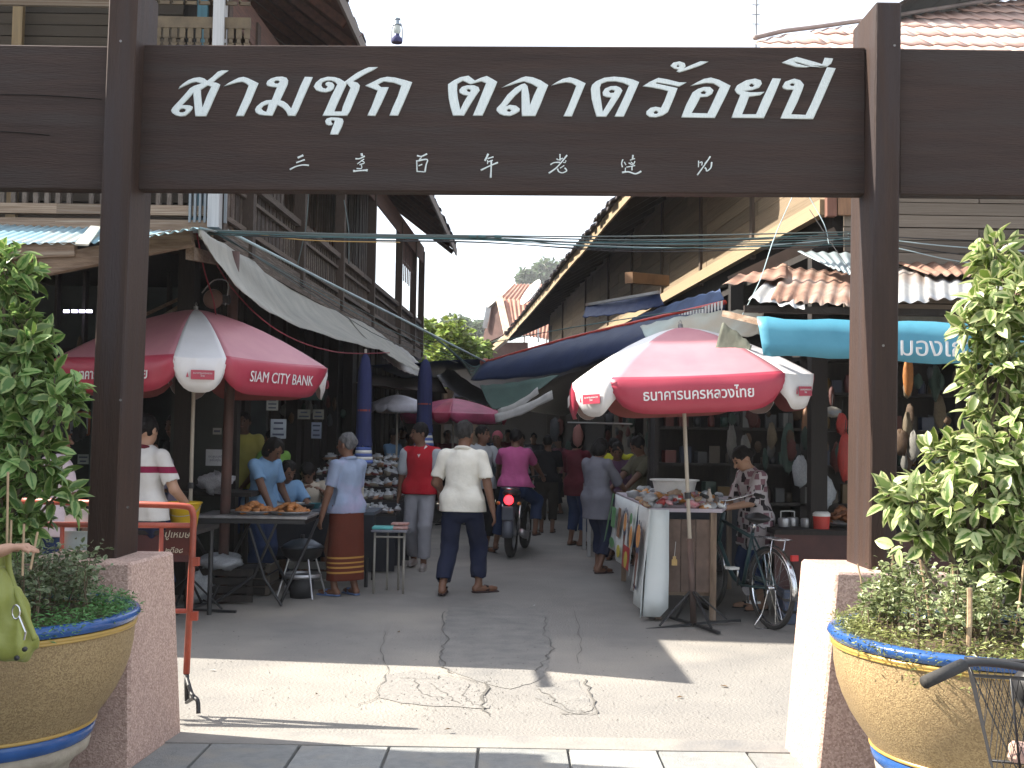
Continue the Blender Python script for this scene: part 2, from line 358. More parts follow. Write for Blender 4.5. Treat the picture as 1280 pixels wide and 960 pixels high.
def person(x, y, face, H, label, top, bottom, hair='short', z=0., lean=0., side=0., headyaw=0., headpitch=0., hands=None, feet=None, pel=None,
           topstyle='shirt', botstyle='trousers', fat=1., res=.012, shoe=None, haircol=None, group='people shopping and working in the market lane',
           skin=None, twist=0., hem=None, hemleg=.1, seated=False, extras=None, kneehint=None, elbhint=None):
    """face: heading in degrees, 0 = away from the camera (+Y), 90 = to the photo's left, 180 = towards the camera.
       local frame x right, y forward; hands/feet given in units of H."""
    root = thing('person', (x, y, z), label, 'person', group, rz=R_(face))
    h = H
    pel = np.array(pel if pel is not None else (0, 0, .52)) * h
    up = nrm((math.sin(R_(side)), math.sin(R_(lean)), math.cos(R_(lean)))); tw = R_(twist)
    fwd = nrm(rotz((0, 1, 0), tw) - up * rotz((0, 1, 0), tw).dot(up)); rt = np.cross(fwd, up)
    waist = pel + up * .1 * h; chest = pel + up * .215 * h + fwd * .004 * h; neck = pel + up * .305 * h - fwd * .004 * h
    hy = R_(headyaw); hf = rotz(fwd, hy); hp = R_(headpitch)
    hup = nrm(up * .35 + np.array([0, 0, .65])); hf = nrm(hf - hup * hf.dot(hup)); hf, hup = nrm(hf * math.cos(hp) - hup * math.sin(hp)), nrm(hup * math.cos(hp) + hf * math.sin(hp))
    hr = np.cross(hf, hup)
    head = neck + nrm(up + hf * .35 * max(0, math.sin(hp)) * 2) * .085 * h + hf * .014 * h
    feet = feet or {}; hands = hands or {}
    sh = {}; el = {}; wr = {}; hip = {}; kn = {}; an = {}
    for s_, sg in (('L', -1), ('R', 1)):
        sh[s_] = neck + rt * sg * .103 * h - up * .035 * h
        ht = hands.get(s_, (sg * .155, .02, .475)); ht = np.array(ht) * h
        eh = (elbhint or {}).get(s_, (sg * .5, -.9, -.3))
        el[s_], wr[s_] = ik(sh[s_], ht, .168 * h, .145 * h, eh)
        hip[s_] = pel + rotz((sg * .052 * h, 0, 0), tw * .3) - np.array([0, 0, .01 * h])
        ft = feet.get(s_, (sg * .055, 0, .045)); kh = (kneehint or {}).get(s_, (sg * .08, 1, .1))
        kn[s_], an[s_] = ik(hip[s_], np.array(ft[:3]) * h, .245 * h, .235 * h, kh)
    pts = np.array([head + .13 * h, head - .1 * h, pel - .1 * h, pel + .1 * h] + list(sh.values()) + list(el.values()) + list(wr.values()) + list(kn.values()) + list(an.values()))
    lo = pts.min(0) - .13 * h; hi = pts.max(0) + .13 * h; lo[2] = min(lo[2], 0)
    fl = (tuple(fwd), .66)
    f = Field(lo, hi, res)
    fr = max(.0052 * h, res * .62)
    # body, one continuous surface
    f.cap(pel, waist, .075 * h * fat, .066 * h * fat, .03, fl); f.cap(waist, chest, .066 * h * fat, .088 * h * fat, .03, fl)
    f.cap(sh['L'], sh['R'], .029 * h, .029 * h, .03); f.cap(chest, neck - up * .02 * h, .08 * h, .045 * h, .03, fl)
    f.cap(neck - up * .02 * h, head - hup * .03 * h, .034 * h, .031 * h, .02)
    rot = np.stack([hr, hf, hup], 1)
    f.ell(head + hup * .012 * h, (.046 * h, .057 * h, .058 * h), rot, .02); f.ell(head - hup * .03 * h + hf * .014 * h, (.035 * h, .04 * h, .042 * h), rot, .02)
    f.cap(head + hf * .054 * h + hup * .004 * h, head + hf * .066 * h - hup * .016 * h, .006 * h, .0095 * h, .01)
    for sg in (-1, 1): f.ell(head + hr * sg * .048 * h - hup * .006 * h - hf * .004 * h, (.006 * h, .012 * h, .019 * h), rot, .006)
    for s_, sg in (('L', -1), ('R', 1)):
        f.cap(sh[s_], el[s_], .028 * h * fat ** .5, .024 * h, .02); f.cap(el[s_], wr[s_], .0245 * h, .0165 * h, .012)
        d = nrm(wr[s_] - el[s_]); sidev = nrm(np.cross(d, fwd)) if abs(d.dot(fwd)) < .9 else rt; palmn = nrm(np.cross(sidev, d)); inn = -rt * sg
        pw = nrm(fwd - d * fwd.dot(d)) if abs(d.dot(fwd)) < .85 else nrm(-rt * sg)
        pn = np.cross(d, pw); pn = pn if pn.dot(inn + np.array([0, 0, -.6])) > 0 else -pn
        pc = wr[s_] + d * .026 * h; f.ell(pc, (.019 * h, .030 * h, .011 * h), np.stack([pw, d, pn], 1), .012)
        for i, (off, ln) in enumerate(((-.0145, .034), (-.005, .041), (.005, .044), (.0145, .039))):
            a0 = pc + d * .022 * h + pw * off * h; a1 = a0 + nrm(d + pn * .25) * ln * .5 * h; a2 = a1 + nrm(d * .7 + pn * .8) * ln * .5 * h
            f.cap(a0, a1, fr, fr * .95, .004); f.cap(a1, a2, fr * .95, fr * .8, .003)
        t0 = wr[s_] + d * .014 * h + pw * .012 * h; t1 = t0 + nrm(d * .7 + pw * .75) * .025 * h; f.cap(t0, t1, fr * 1.2, fr * 1.1, .006); f.cap(t1, t1 + nrm(d + pn * .4) * .02 * h, fr * 1.1, fr * .85, .004)
        f.cap(hip[s_], kn[s_], .052 * h * fat ** .5, .034 * h, .03); f.cap(kn[s_], an[s_], .033 * h, .02 * h, .015)
        m_ = kn[s_] * .68 + an[s_] * .32; f.ell(m_ - nrm(np.cross(rt, nrm(kn[s_] - an[s_]))) * -.0 * h, (.031 * h, .031 * h, .07 * h), None, .02)
        ft = feet.get(s_, (0, 0, 0)); yaw = R_(ft[3]) if len(ft) > 3 else R_(-8 * sg); pit = R_(ft[4]) if len(ft) > 4 else 0
        tdir = rotz((0, math.cos(pit), -math.sin(pit)), yaw); heel = an[s_] - tdir * .02 * h + np.array([0, 0, -.026 * h]) ; ball = heel + tdir * .1 * h - np.array([0, 0, .004 * h]); toe = ball + tdir * .03 * h
        f.cap(an[s_], heel, .02 * h, .019 * h, .01); f.cap(heel, ball, .019 * h, .018 * h, .012); f.cap(ball - rotz((.012 * h * sg, 0, 0), yaw) * 0, toe, .018 * h, .012 * h, .01)
        # footwear
        sf = Field(np.minimum(heel, toe) - .07 * h, np.maximum(heel, toe) + .07 * h, min(res, .009))
        dn = np.array([0, 0, -.017 * h]) if pit < .3 else nrm(np.cross(rotz((1, 0, 0), yaw), tdir)) * -.017 * h
        sf.cap(heel + dn, toe + dn, .024 * h, .023 * h, .0, (tuple(nrm(dn)), .33))
        if shoe and shoe[1] == 'shoe': sf.cap(heel, toe, .0235 * h, .019 * h, .01)
        else:
            sd = nrm(np.cross(tdir, nrm(dn))); tb = heel + tdir * .12 * h + nrm(dn) * -.006 * h
            for q in (-1, 1): sf.cap(heel + tdir * .06 * h + sd * q * .024 * h + dn * .5, tb, .005 * h, .005 * h, .003)
            sf.cap(heel + tdir * .07 * h - nrm(dn) * .012 * h - sd * .02 * h, heel + tdir * .07 * h - nrm(dn) * .012 * h + sd * .02 * h, .007 * h, .007 * h, .003)
        sf.build('sandal' if not (shoe and shoe[1] == 'shoe') else 'shoe', shoe[0] if shoe else RUBBER, root)
    f.build('body', skin or SKIN, root)
    # face details
    eb = MB()
    for sg in (-1, 1):
        e = Vector(head + hf * .0535 * h + hr * sg * .019 * h + hup * .006 * h); ball = MB().lathe([(0.0001, -.006 * h), (.005 * h, -.003 * h), (.006 * h, 0), (.005 * h, .003 * h), (.0001, .006 * h)], e, 8)
        ball.build('eye', M('eye', (.03, .022, .02), .2, bump=0), root, world=False, smooth=True)
        b0 = e + Vector(hup) * .014 * h; MB().tube([b0 - Vector(hr) * .012 * h, b0 + Vector(hf) * .002 * h + Vector(hup) * .002 * h, b0 + Vector(hr) * .012 * h], .0022 * h, 5).build('eyebrow', HAIR, root, world=False, smooth=True)
    mo = Vector(head + hf * .0555 * h - hup * .033 * h); MB().tube([mo - Vector(hr) * .013 * h - Vector(hf) * .003 * h, mo, mo + Vector(hr) * .013 * h - Vector(hf) * .003 * h], .0032 * h, 6).build('mouth', M('lips', (.26, .09, .07), .5, bump=0), root, world=False, smooth=True)
    # hair
    hrf = Field(head - .14 * h, head + .12 * h, min(res, .009)); g = (haircol or HAIR)
    if hair == 'long':
        hrf = Field(head - np.array([.14, .14, .26]) * h, head + .12 * h, min(res, .01))
    hrf.ell(head + hup * .02 * h - hf * .006 * h, (.0505 * h, .060 * h, .059 * h), rot, .01)
    if hair == 'long': hrf.cap(head - hf * .03 * h, head - hf * .045 * h - np.array([0, 0, .13 * h]), .045 * h, .03 * h, .03, (tuple(hf), .7))
    if hair == 'bob': hrf.ell(head - hf * .018 * h - hup * .02 * h, (.06 * h, .05 * h, .058 * h), rot, .02)
    if hair == 'bun': hrf.ell(head - hf * .065 * h - hup * .0 * h, (.028 * h, .028 * h, .028 * h), rot, .015)
    if hair == 'tail': hrf.cap(head - hf * .06 * h, head - hf * .085 * h - np.array([0, 0, .09 * h]), .022 * h, .012 * h, .015)
    hrf.ell(head + hf * .062 * h - hup * .026 * h, (.06 * h, .048 * h, .056 * h), rot, 0, 'cut')
    if hair in ('short',): hrf.ell(head - hup * .085 * h + hf * .0 * h, (.08 * h, .09 * h, .05 * h), rot, 0, 'cut')
    hrf.wrinkle(.0045, 110, int(x * 100) % 97, .4)
    hrf.build('hair', g, root)
    # trousers / skirt
    if bottom is not None:
        b = Field(lo, hi, res); off = .012 * h
        b.cap(pel - up * .02 * h, waist - up * .015 * h, .083 * h * fat, .074 * h * fat, .03, (tuple(fwd), .7))
        if botstyle == 'sarong':
            c0 = (hip['L'] + hip['R']) / 2; c1 = (an['L'] + an['R']) / 2; c1[2] = hemleg * h
            b.cap(c0, c1, .09 * h * fat, .088 * h, .02, (tuple(fwd), .78))
            for s_ in 'LR': b.cap(hip[s_], an[s_], .058 * h * fat, .056 * h, .05)
            b.wrinkle(.004, 26, 5, .12); b.plane(c1, (0, 0, -1))
        else:
            wd = .046 if botstyle == 'trousers' else .05
            for s_ in 'LR':
                kk = kn[s_]; aa = an[s_]; e = kk + (aa - kk) * (1 - hemleg / .24) if botstyle != 'shorts' else kk
                b.cap(hip[s_], kk, .058 * h * fat ** .5, .049 * h, .02)
                if botstyle == 'shorts': continue
                b.cap(kk, e, .049 * h, wd * .98 * h, .02); dl = nrm(aa - kk); b.cap(e + dl * .052 * h, e + dl * .2 * h, .054 * h, .054 * h, 0, None, 'cut')
            if botstyle == 'shorts':
                g_ = None
            b.wrinkle(.0042, 38, int(abs(y) * 37) % 91, .8)
            if botstyle != 'shorts':
                for s_ in 'LR':
                    pass
        w_ = waist + up * .02 * h; b.plane(w_, tuple(up))
        b.build('skirt' if botstyle == 'sarong' else botstyle, bottom, root)
    # upper garment
    t = Field(lo, hi, res); fl2 = (tuple(fwd), .72); hemz = hem if hem is not None else -.01
    hb = pel + up * hemz * h
    t.cap(pel + up * min(hemz, 0) * h, waist, (.106 if topstyle != 'tight' else .1) * h * fat, (.086 if topstyle != 'tight' else .075) * h * fat, .03, fl2)
    t.cap(waist, chest, (.086 if topstyle != 'tight' else .075) * h * fat, .097 * h * fat, .03, fl2)
    for s_ in 'LR': t.cap(hip[s_] + up * .03 * h, hip[s_] + (kn[s_] - hip[s_]) * .5, .076 * h * fat ** .5, .070 * h, .04)
    t.cap(sh['L'] - up * .004 * h, sh['R'] - up * .004 * h, .036 * h, .036 * h, .03); t.cap(chest, neck - up * .018 * h, .088 * h, .046 * h, .03, fl2)
    if topstyle != 'vest':
        sl = {'shirt': .72, 'tight': .6, 'long': 1.95, 'elbow': 1.0}.get(topstyle, .72)
        for s_ in 'LR':
            if sl <= 1: e = sh[s_] + (el[s_] - sh[s_]) * sl; t.cap(sh[s_], e, .0395 * h, .0395 * h, .014); dl = nrm(el[s_] - sh[s_]); t.cap(e + dl * .045 * h, e + dl * .1 * h, .05 * h, .05 * h, 0, None, 'cut')
            else: t.cap(sh[s_], el[s_], .0405 * h, .035 * h, .016); t.cap(el[s_], el[s_] + (wr[s_] - el[s_]) * (sl - 1), .036 * h, .026 * h, .012)
    t.wrinkle(.0052, 36, int(abs(x) * 91 + H * 10) % 89, .75)
    t.plane(hb, tuple(-up))
    t.cap(neck - up * .0 * h + fwd * .004 * h, head, .034 * h, .06 * h, 0, None, 'cut')
    t.build({'vest': 'vest', 'long': 'shirt'}.get(topstyle, 'shirt'), top, root)
    J = dict(head=head, neck=neck, pel=pel, waist=waist, chest=chest, sh=sh, el=el, wr=wr, kn=kn, an=an, up=up, fwd=fwd, rt=rt, hf=hf, hr=hr, hup=hup, lo=lo, hi=hi, h=h, root=root, res=res, hip=hip)
    if extras: extras(J)
    return root
# ------------------------------------------------------------------ ground
ASPH = M('dusty_asphalt', (.26, .245, .222), .9, c2=(.18, .174, .166), scale=1.7, bump=.9, fine=55, c3=(.31, .285, .25), amt=.9)
m_ = MB(); m_.sheet([[V(-240, -30, -.02), V(240, -30, -.02)], [V(-240, 320, -.02), V(240, 320, -.02)]])
struct(m_, 'ground', M('dry_ground', (.26, .22, .17), .95, scale=.3, bump=.3))
m_ = MB()
gx = [-30, -3.2, -2, -1, 0, 1, 2, 3.4, 30]; gy = [5.62, 6, 7, 8, 10, 13, 18, 25, 40, 70]
m_.sheet([[V(a, b, 0) for a in gx] for b in gy]); ROAD = struct(m_, 'road', ASPH)
m_ = MB(); m_.sheet([[V(-30, -8, -.006), V(30, -8, -.006)], [V(-30, 5.64, -.006), V(30, 5.64, -.006)]])
PAVE = struct(m_, 'pavement', M('mortar_bed', (.2, .19, .175), .95, bump=.4))
m_ = MB(); a0 = G(150, 911); a1 = G(1100, 939); b0 = G(150, 899); b1 = G(1100, 913)
m_.hexa([V(-6, 5.43, -.01), V(6, 5.38, -.01), V(6, 5.60, -.01), V(-6, 5.68, -.01), V(-6, 5.43, .018), V(6, 5.38, .018), V(6, 5.60, .012), V(-6, 5.68, .012)])
m_.build('kerb_strip', M('kerb_concrete', (.28, .262, .235), .9, c2=(.22, .21, .195), scale=5, bump=.5, c3=(.16, .16, .16)), PAVE)
tile_m = M('slate_paver', (.29, .295, .285), .8, c2=(.22, .228, .225), scale=7, bump=.5, rand=.18, fine=50, c3=(.3, .29, .26))
tm = []
for q in range(3):
    b = MB(); b.hexa([V(-.5, -.5, -.5), V(.5, -.5, -.5), V(.5, .5, -.5), V(-.5, .5, -.5), V(-.49, -.49, .5 - .1 * q), V(.49, -.49, .5), V(.49, .49, .5), V(-.49, .49, .5 - .06 * q)]); tm.append(b.mesh('paver', tile_m))
for r in range(5):
    for c in range(-9, 10):
        L = .425; xx = c * L + .08 + (.2 if r % 2 else 0); yy = 5.21 - r * L - xx * .0085
        mw = Matrix.Translation((xx, yy, .004 + rng.uniform(-.002, .002))) @ Matrix.Rotation(rng.uniform(-.006, .006), 4, 'Z') @ Matrix.Diagonal((L - .008, L - .008, .02, 1))
        link_mesh('paver', tm[(r + c) % 3], PAVE, mw=mw)
# repaired patch and cracks in the road
def patch(pts, z, mat, name):
    ps = []
    g = [G(*p) for p in pts]
    for i in range(len(g)):
        a, b = g[i], g[(i + 1) % len(g)]
        n_ = max(2, int((b - a).length / .06))
        for k in range(n_):
            q = lerp(a, b, k / n_); ps.append(V(q.x + rng.uniform(-.012, .012), q.y + rng.uniform(-.014, .014), z))
    MB().add(ps, [tuple(range(len(ps)))]).build(name, mat, ROAD)
DASPH = M('patched_asphalt', (.25, .238, .218), .9, c2=(.178, .173, .165), scale=5, bump=.9, fine=55)
LASPH = M('worn_asphalt', (.27, .255, .235), .95, c2=(.185, .178, .168), scale=26, bump=1., fine=38, amt=1.1)
patch([(560, 760), (552, 800), (549, 834), (598, 853), (640, 862), (676, 850), (686, 832), (690, 800), (684, 772), (676, 757), (650, 762), (622, 750), (590, 758)], .003, DASPH, 'asphalt_patch')
patch([(676, 852), (700, 853), (722, 850), (742, 888), (715, 893), (668, 872)], .003, DASPH, 'asphalt_patch')
patch([(478, 845), (520, 838), (596, 856), (612, 886), (560, 884), (500, 880), (472, 872)], .0035, LASPH, 'worn_patch')
def crack(pts, w_=.012):
    w_ *= .5
    g = smoothpath([G(*p) for p in pts], 5); vs = []; 
    for i, p in enumerate(g):
        d = (g[min(i + 1, len(g) - 1)] - g[max(i - 1, 0)]).normalized(); s_ = V(-d.y, d.x, 0); p = p + s_ * rng.uniform(-.02, .02); ww = w_ * rng.uniform(.3, 1.2)
        vs += [V(*(p + s_ * ww)[:2], .007), V(*(p - s_ * ww)[:2], .007)]
    MB().add(vs, [(2 * i, 2 * i + 1, 2 * i + 3, 2 * i + 2) for i in range(len(g) - 1)]).build('crack', M('crack_dark', (.14, .133, .12), 1), ROAD)  # thin dark strips drawn on the road along each crack
crack([(556, 765), (553, 785), (560, 800), (551, 815), (554, 832), (562, 842)]); crack([(609, 852), (606, 868), (604, 886), (612, 893)], .018)
crack([(728, 850), (738, 868), (745, 890), (730, 893), (700, 893)], .014); crack([(676, 862), (690, 875), (712, 888), (735, 892)], .01)
crack([(684, 772), (680, 790), (690, 812), (680, 826), (668, 842)], .009); crack([(598, 853), (560, 845), (540, 850), (500, 848)], .007)
crack([(480, 790), (478, 815), (482, 840), (470, 870), (440, 885)], .006); crack([(720, 765), (726, 800), (722, 830)], .006)
crack([(540, 855), (556, 868), (575, 880)], .006); crack([(520, 850), (530, 868), (560, 874)], .006); crack([(585, 855), (578, 870), (596, 882)], .006)

# ------------------------------------------------------------------ the sign gate: two posts, three boards, carved letters
GATE = thing('sign_gate', (0, 5.3, 0), 'dark stained wooden gateway with white carved lettering across its wide board', 'gate')
def post(flb, frb, flt, frt, Y, dep, yb, yt):
    bl = P(flb, yb, Y); br = P(frb, yb, Y); tl = P(flt, yt, Y); tr = P(frt, yt, Y); D = V(0, dep, 0)
    br.z = bl.z; tr.z = tl.z
    MB().hexa([bl, br, br + D, bl + D, tl, tr, tr + D, tl + D]).build('post', GATEZ, GATE, bevel=.007)
post(107, 144, 137, 173, 5.22, .31, 706, -28)
post(1087, 1120.5, 1095, 1127, 5.20, .36, 715, 2)
def board(x0, y0t, y0b, x1, y1t, y1b, Y, th):
    a = P(x0, y0b, Y); b = P(x1, y1b, Y); c = P(x1, y1t, Y); d = P(x0, y0t, Y); D = V(0, th, 0)
    return MB().hexa([a, b, b + D, a + D, d, c, c + D, d + D]).build('sign_board', GATEX, GATE, bevel=.006)
board(162, 55.5, 237, 1082, 59, 243, 5.34, .085)
board(1124, 60.5, 243.5, 2030, 72, 252, 5.27, .085)
post(2030, 2064, 2036, 2070, 5.20, .36, 1105, 2)
lb = board(-345, 50, 231, 136, 57.5, 237.5, 5.27, .085)
# long drying cracks in the left board
for pts in ([(-20, 118), (40, 118.5), (90, 121), (127, 124)], [(-20, 163), (30, 166), (62, 169)]):
    m_ = MB(); m_.tube([P(x, y, 5.268) for x, y in pts], .0022, 4); m_.build('split', M('split_dark', (.008, .006, .006), 1, bump=0), GATE)
for (x, y, Y) in ((151, 51.5, 5.216), (1118, 57, 5.196), (160, 634, 5.216), (1104, 432, 5.196), (151, 500, 5.216)):
    MB().lathe([(.0001, 0), (.006, .0015), (.006, .004)], P(x, y, Y), 8, axis=V(0, -1, 0)).build('bolt', STEEL, GATE)
LET = M('carved_white_paint', (.80, .86, .84), .6, c2=(.62, .68, .68), scale=60, stretch=(3, 1, .6), bump=.6, fine=220, amt=.8)
EYE = GATEX
def glyph(polys, ox, oy, s, name='letter'):
    """outline traced for each carved letter; polys[0] outline, the rest holes"""
    c = bpy.data.curves.new(name, 'CURVE'); c.dimensions = '2D'; c.fill_mode = 'BOTH'; c.extrude = .002; c.bevel_depth = .0028; c.bevel_resolution = 0; c.offset = -.0028
    for pl in polys:
        sp = c.splines.new('POLY'); sp.points.add(len(pl) - 1); sp.use_cyclic_u = True
        for i, (x, y) in enumerate(pl):
            q = P(ox + x / s, oy + y / s, 5.34); sp.points[i].co = (q.x, q.z, 0, 1)
    o = bpy.data.objects.new(name, c); col.objects.link(o)
    dg = bpy.context.evaluated_depsgraph_get(); dg.update()
    me = bpy.data.meshes.new_from_object(o.evaluated_get(dg)); bpy.data.objects.remove(o); bpy.data.curves.remove(c)
    me.materials.clear(); me.materials.append(LET)
    # curve plane (x, z) -> upright on the board's face; outer rim stands proud, so letters catch the light on cut edges
    me.transform(Matrix.Translation(V(0, 5.3375, 0) - org(GATE)) @ Matrix.Rotation(R_(90), 4, 'X'))
    link_mesh(name, me, GATE)
A = (205, 75, 10.667); B = (310, 75, 10.667); C3 = (390, 85, 9.143); D4 = (550, 75, 9.143); E5 = (680, 75, 9.846); F6 = (790, 65, 9.143); G7 = (900, 65, 8.)
glyph([[(195,392),(215,355),(262,315),(330,270),(400,243),(480,232),(540,250),(580,280),(640,235),(720,160),(770,143),(862,143),(800,190),(720,250),(655,300),(700,305),(752,330),(735,380),(680,500),(620,640),(565,755),(420,755),(410,640),(392,450),(330,520),(240,605),(300,605),(345,608),(385,625),(380,660),(345,705),(290,750),(225,758),(160,745),(110,710),(97,675),(120,635),(200,550),(290,450),(350,380),(400,350),(500,315),(430,297),(370,310),(290,345)],
       [(495,400),(585,345),(632,360),(575,480),(515,640),(505,560),(497,470)], [(200,680),(225,658),(265,652),(292,665),(285,690),(250,702),(215,700)]], *A)
glyph([[(792,360),(860,312),(940,268),(1000,240),(1065,228),(1120,245),(1190,278),(1262,312),(1230,390),(1160,560),(1110,660),(1068,752),(960,752),(1000,660),(1080,480),(1130,345),(1090,315),(1045,298),(980,305),(900,328)]], *A)
glyph([[(245,320),(262,282),(310,250),(380,228),(460,225),(515,240),(538,275),(530,330),(490,420),(430,540),(480,555),(530,590),(578,650),(640,500),(700,350),(760,228),(865,232),(820,340),(740,520),(680,660),(635,750),(535,750),(510,690),(460,640),(395,605),(365,670),(328,750),(220,745),(150,735),(105,705),(95,665),(120,620),(180,570),(250,540),(320,535),(350,460),(385,370),(320,365),(260,350)],
       [(345,295),(375,280),(410,282),(422,298),(400,318),(365,318)], [(180,650),(210,615),(275,590),(262,650),(245,695),(205,680)]], *B)
glyph([[(20,215),(45,170),(100,125),(180,103),(260,107),(320,125),(375,160),(388,150),(440,110),(520,55),(600,15),(650,-5),(755,-8),(700,30),(600,80),(470,155),(520,170),(548,200),(540,250),(480,390),(440,490),(405,550),(120,550),(160,470),(220,330),(290,190),(265,165),(220,148),(165,150),(120,168),(108,200),(125,230),(160,240),(182,215),(155,195),(158,172),(190,160),(235,170),(258,200),(250,240),(215,270),(160,284),(100,278),(50,260)],
       [(400,180),(440,230),(400,330),(355,440),(340,500),(255,500),(290,420),(340,310),(385,215)]], *C3)
glyph([[(152,610),(170,580),(220,567),(300,570),(350,582),(362,610),(345,670),(300,765),(205,765),(225,710),(262,610),(240,600),(220,605),(225,625),(240,640),(225,658),(190,662),(160,645)]], *C3)
glyph([[(608,205),(690,165),(780,120),(860,103),(950,112),(1060,140),(1145,165),(1110,260),(1050,400),(985,548),(885,548),(925,450),(980,330),(1020,205),(940,175),(820,158),(755,190),(790,222),(878,222),(850,290),(790,420),(725,552),(632,548),(680,450),(750,262)]], *C3)
glyph([[(92,280),(160,235),(230,200),(325,182),(400,238),(470,205),(535,185),(600,220),(655,252),(620,340),(550,500),(487,640),(375,640),(430,510),(525,268),(470,248),(420,262),(350,282),(300,260),(262,242),(200,275),(195,350),(205,440),(232,570),(270,490),(315,410),(270,405),(225,380),(220,345),(250,310),(310,292),(390,292),(440,312),(455,350),(420,400),(350,510),(275,640),(148,640),(120,540),(100,440),(92,350)],
       [(305,345),(330,335),(352,350),(345,368),(318,365)]], *D4)
glyph([[(705,320),(770,285),(860,240),(930,205),(980,190),(1060,200),(1150,235),(1237,290),(1200,380),(1150,510),(1090,645),(935,645),(932,560),(930,350),(860,410),(800,480),(750,535),(800,515),(870,525),(912,560),(908,590),(860,620),(800,645),(730,640),(680,620),(645,580),(650,550),(700,500),(770,400),(860,320),(930,280),(970,270),(1000,300),(1020,400),(1028,520),(1070,410),(1115,315),(1050,280),(960,248),(880,268),(780,300)],
       [(765,575),(790,562),(815,578),(800,595),(772,592)]], *D4)
glyph([[(88,320),(150,278),(230,235),(318,215),(400,238),(512,290),(470,390),(400,560),(343,698),(237,698),(290,590),(350,440),(395,320),(340,290),(270,280),(180,295)]], *E5)
glyph([[(575,360),(590,310),(640,265),(740,222),(860,208),(980,218),(1090,242),(1170,275),(1140,350),(1060,530),(980,702),(865,702),(930,570),(1000,420),(1042,320),(980,290),(880,268),(780,270),(705,295),(688,340),(692,430),(722,640),(770,560),(825,465),(770,462),(725,440),(720,400),(750,355),(820,325),(890,322),(940,345),(965,378),(930,450),(860,560),(765,702),(645,702),(615,600),(585,480)],
       [(795,385),(830,370),(868,380),(860,405),(815,410)]], *E5)
glyph([[(120,395),(200,345),(300,298),(400,315),(540,350),(622,350),(535,400),(430,378),(280,352),(270,362),(380,385),(520,415),(490,500),(440,620),(410,690),(350,730),(270,752),(200,748),(160,715),(165,680),(210,640),(270,628),(330,640),(370,560),(410,450),(330,430),(220,410)],
       [(245,690),(272,675),(298,690),(285,710),(255,710)]], *F6)
glyph([[(438,160),(470,125),(540,110),(600,130),(612,165),(590,190),(680,150),(780,110),(872,113),(780,160),(650,205),(540,238),(505,225),(530,205),(480,195)], [(505,165),(525,150),(540,165),(525,178)]], *F6)
glyph([[(665,392),(740,350),(820,310),(900,295),(990,320),(1060,355),(1125,388),(1080,490),(1010,630),(945,758),(560,752),(620,600),(690,465),(750,425),(820,402),(890,402),(930,440),(915,480),(860,515),(780,520),(740,600),(680,700),(860,705),(920,580),(1000,405),(930,365),(850,358),(760,375)],
       [(780,465),(820,448),(845,465),(830,485),(795,482)]], *F6)
glyph([[(145,380),(170,335),(260,285),(350,268),(405,285),(418,320),(390,360),(320,385),(230,392),(300,405),(370,405),(445,400),(400,435),(340,445),(290,450),(260,530),(220,625),(360,625),(420,480),(525,265),(608,270),(560,390),(500,530),(437,665),(112,662),(150,560),(200,435),(165,415)],
       [(290,335),(315,318),(340,335),(325,352),(300,350)]], *G7)
glyph([[(622,345),(650,300),(740,268),(800,285),(838,330),(820,390),(770,510),(710,625),(855,632),(910,520),(1000,310),(1068,155),(1155,165),(1110,270),(1020,480),(930,675),(600,670),(650,560),(730,380),(670,382),(630,370)],
       [(695,328),(720,315),(745,325),(735,342),(708,342)]], *G7)
glyph([[(615,110),(690,75),(765,52),(850,75),(940,100),(1020,125),(1045,60),(1130,68),(1110,120),(1070,150),(1000,158),(930,145),(860,160),(760,155),(680,130)], [(735,98),(790,112),(910,145),(850,140),(760,115)]], *G7)
def strokes(lst, ox, oy, s, name='character'):
    m_ = MB()
    for i, (pts, w_) in enumerate(lst):
        g = smoothpath([P(ox + x / s, oy + y / s, 5.338 - .0004 * (i % 5)) for x, y in pts], 4) if len(pts) > 2 else [P(ox + x / s, oy + y / s, 5.338 - .0004 * (i % 5)) for x, y in pts]
        wm = w_ / s / FPX * 5.34 / 2; n_ = len(g)
        if n_ == 2: g = [lerp(g[0], g[1], t) for t in (0, .2, .5, .8, 1)]; n_ = 5
        r = [wm * (1.15 - .55 * math.sin(math.pi * k / (n_ - 1)) * .7) for k in range(n_)]; r[0] *= .8; r[-1] *= .8
        b = len(m_.v); m_.tube(g, r, 6)
        m_.v[b:] = [(x, 5.339 + (y - 5.339) * .25, z) for x, y, z in m_.v[b:]]
    m_.build(name, LET, GATE, smooth=True)
a_ = (350, 180, 10.667); b_ = (510, 180, 10.667); c_ = (675, 180, 19.2); d_ = (765, 180, 9.143)
strokes([([(235,185),(310,150)],36),([(215,250),(330,208)],26),([(130,340),(210,300),(300,280),(385,285)],24)], *a_)
strokes([([(1085,125),(1095,160)],40),([(1005,195),(1060,195),(1130,160)],24),([(1120,200),(1030,265)],18),([(1080,215),(1125,250),(1060,275)],18),([(1085,280),(1085,325),(1020,325)],18),([(975,365),(1060,355),(1150,350)],26),([(985,345),(985,370)],30),([(1160,335),(1155,365)],30)], *a_)
strokes([([(120,155),(180,165),(255,130)],26),([(180,180),(150,205)],18),([(115,215),(120,370)],22),([(125,225),(255,205),(240,280),(225,375)],26),([(140,290),(190,270)],22),([(120,365),(220,372)],20)], *b_)
strokes([([(1070,130),(1025,225)],34),([(1060,195),(1140,170)],24),([(1060,240),(1130,215)],20),([(1060,215),(1060,265)],18),([(970,350),(1080,295),(1200,245)],26),([(1110,215),(1108,340),(1102,450)],28)], *b_)
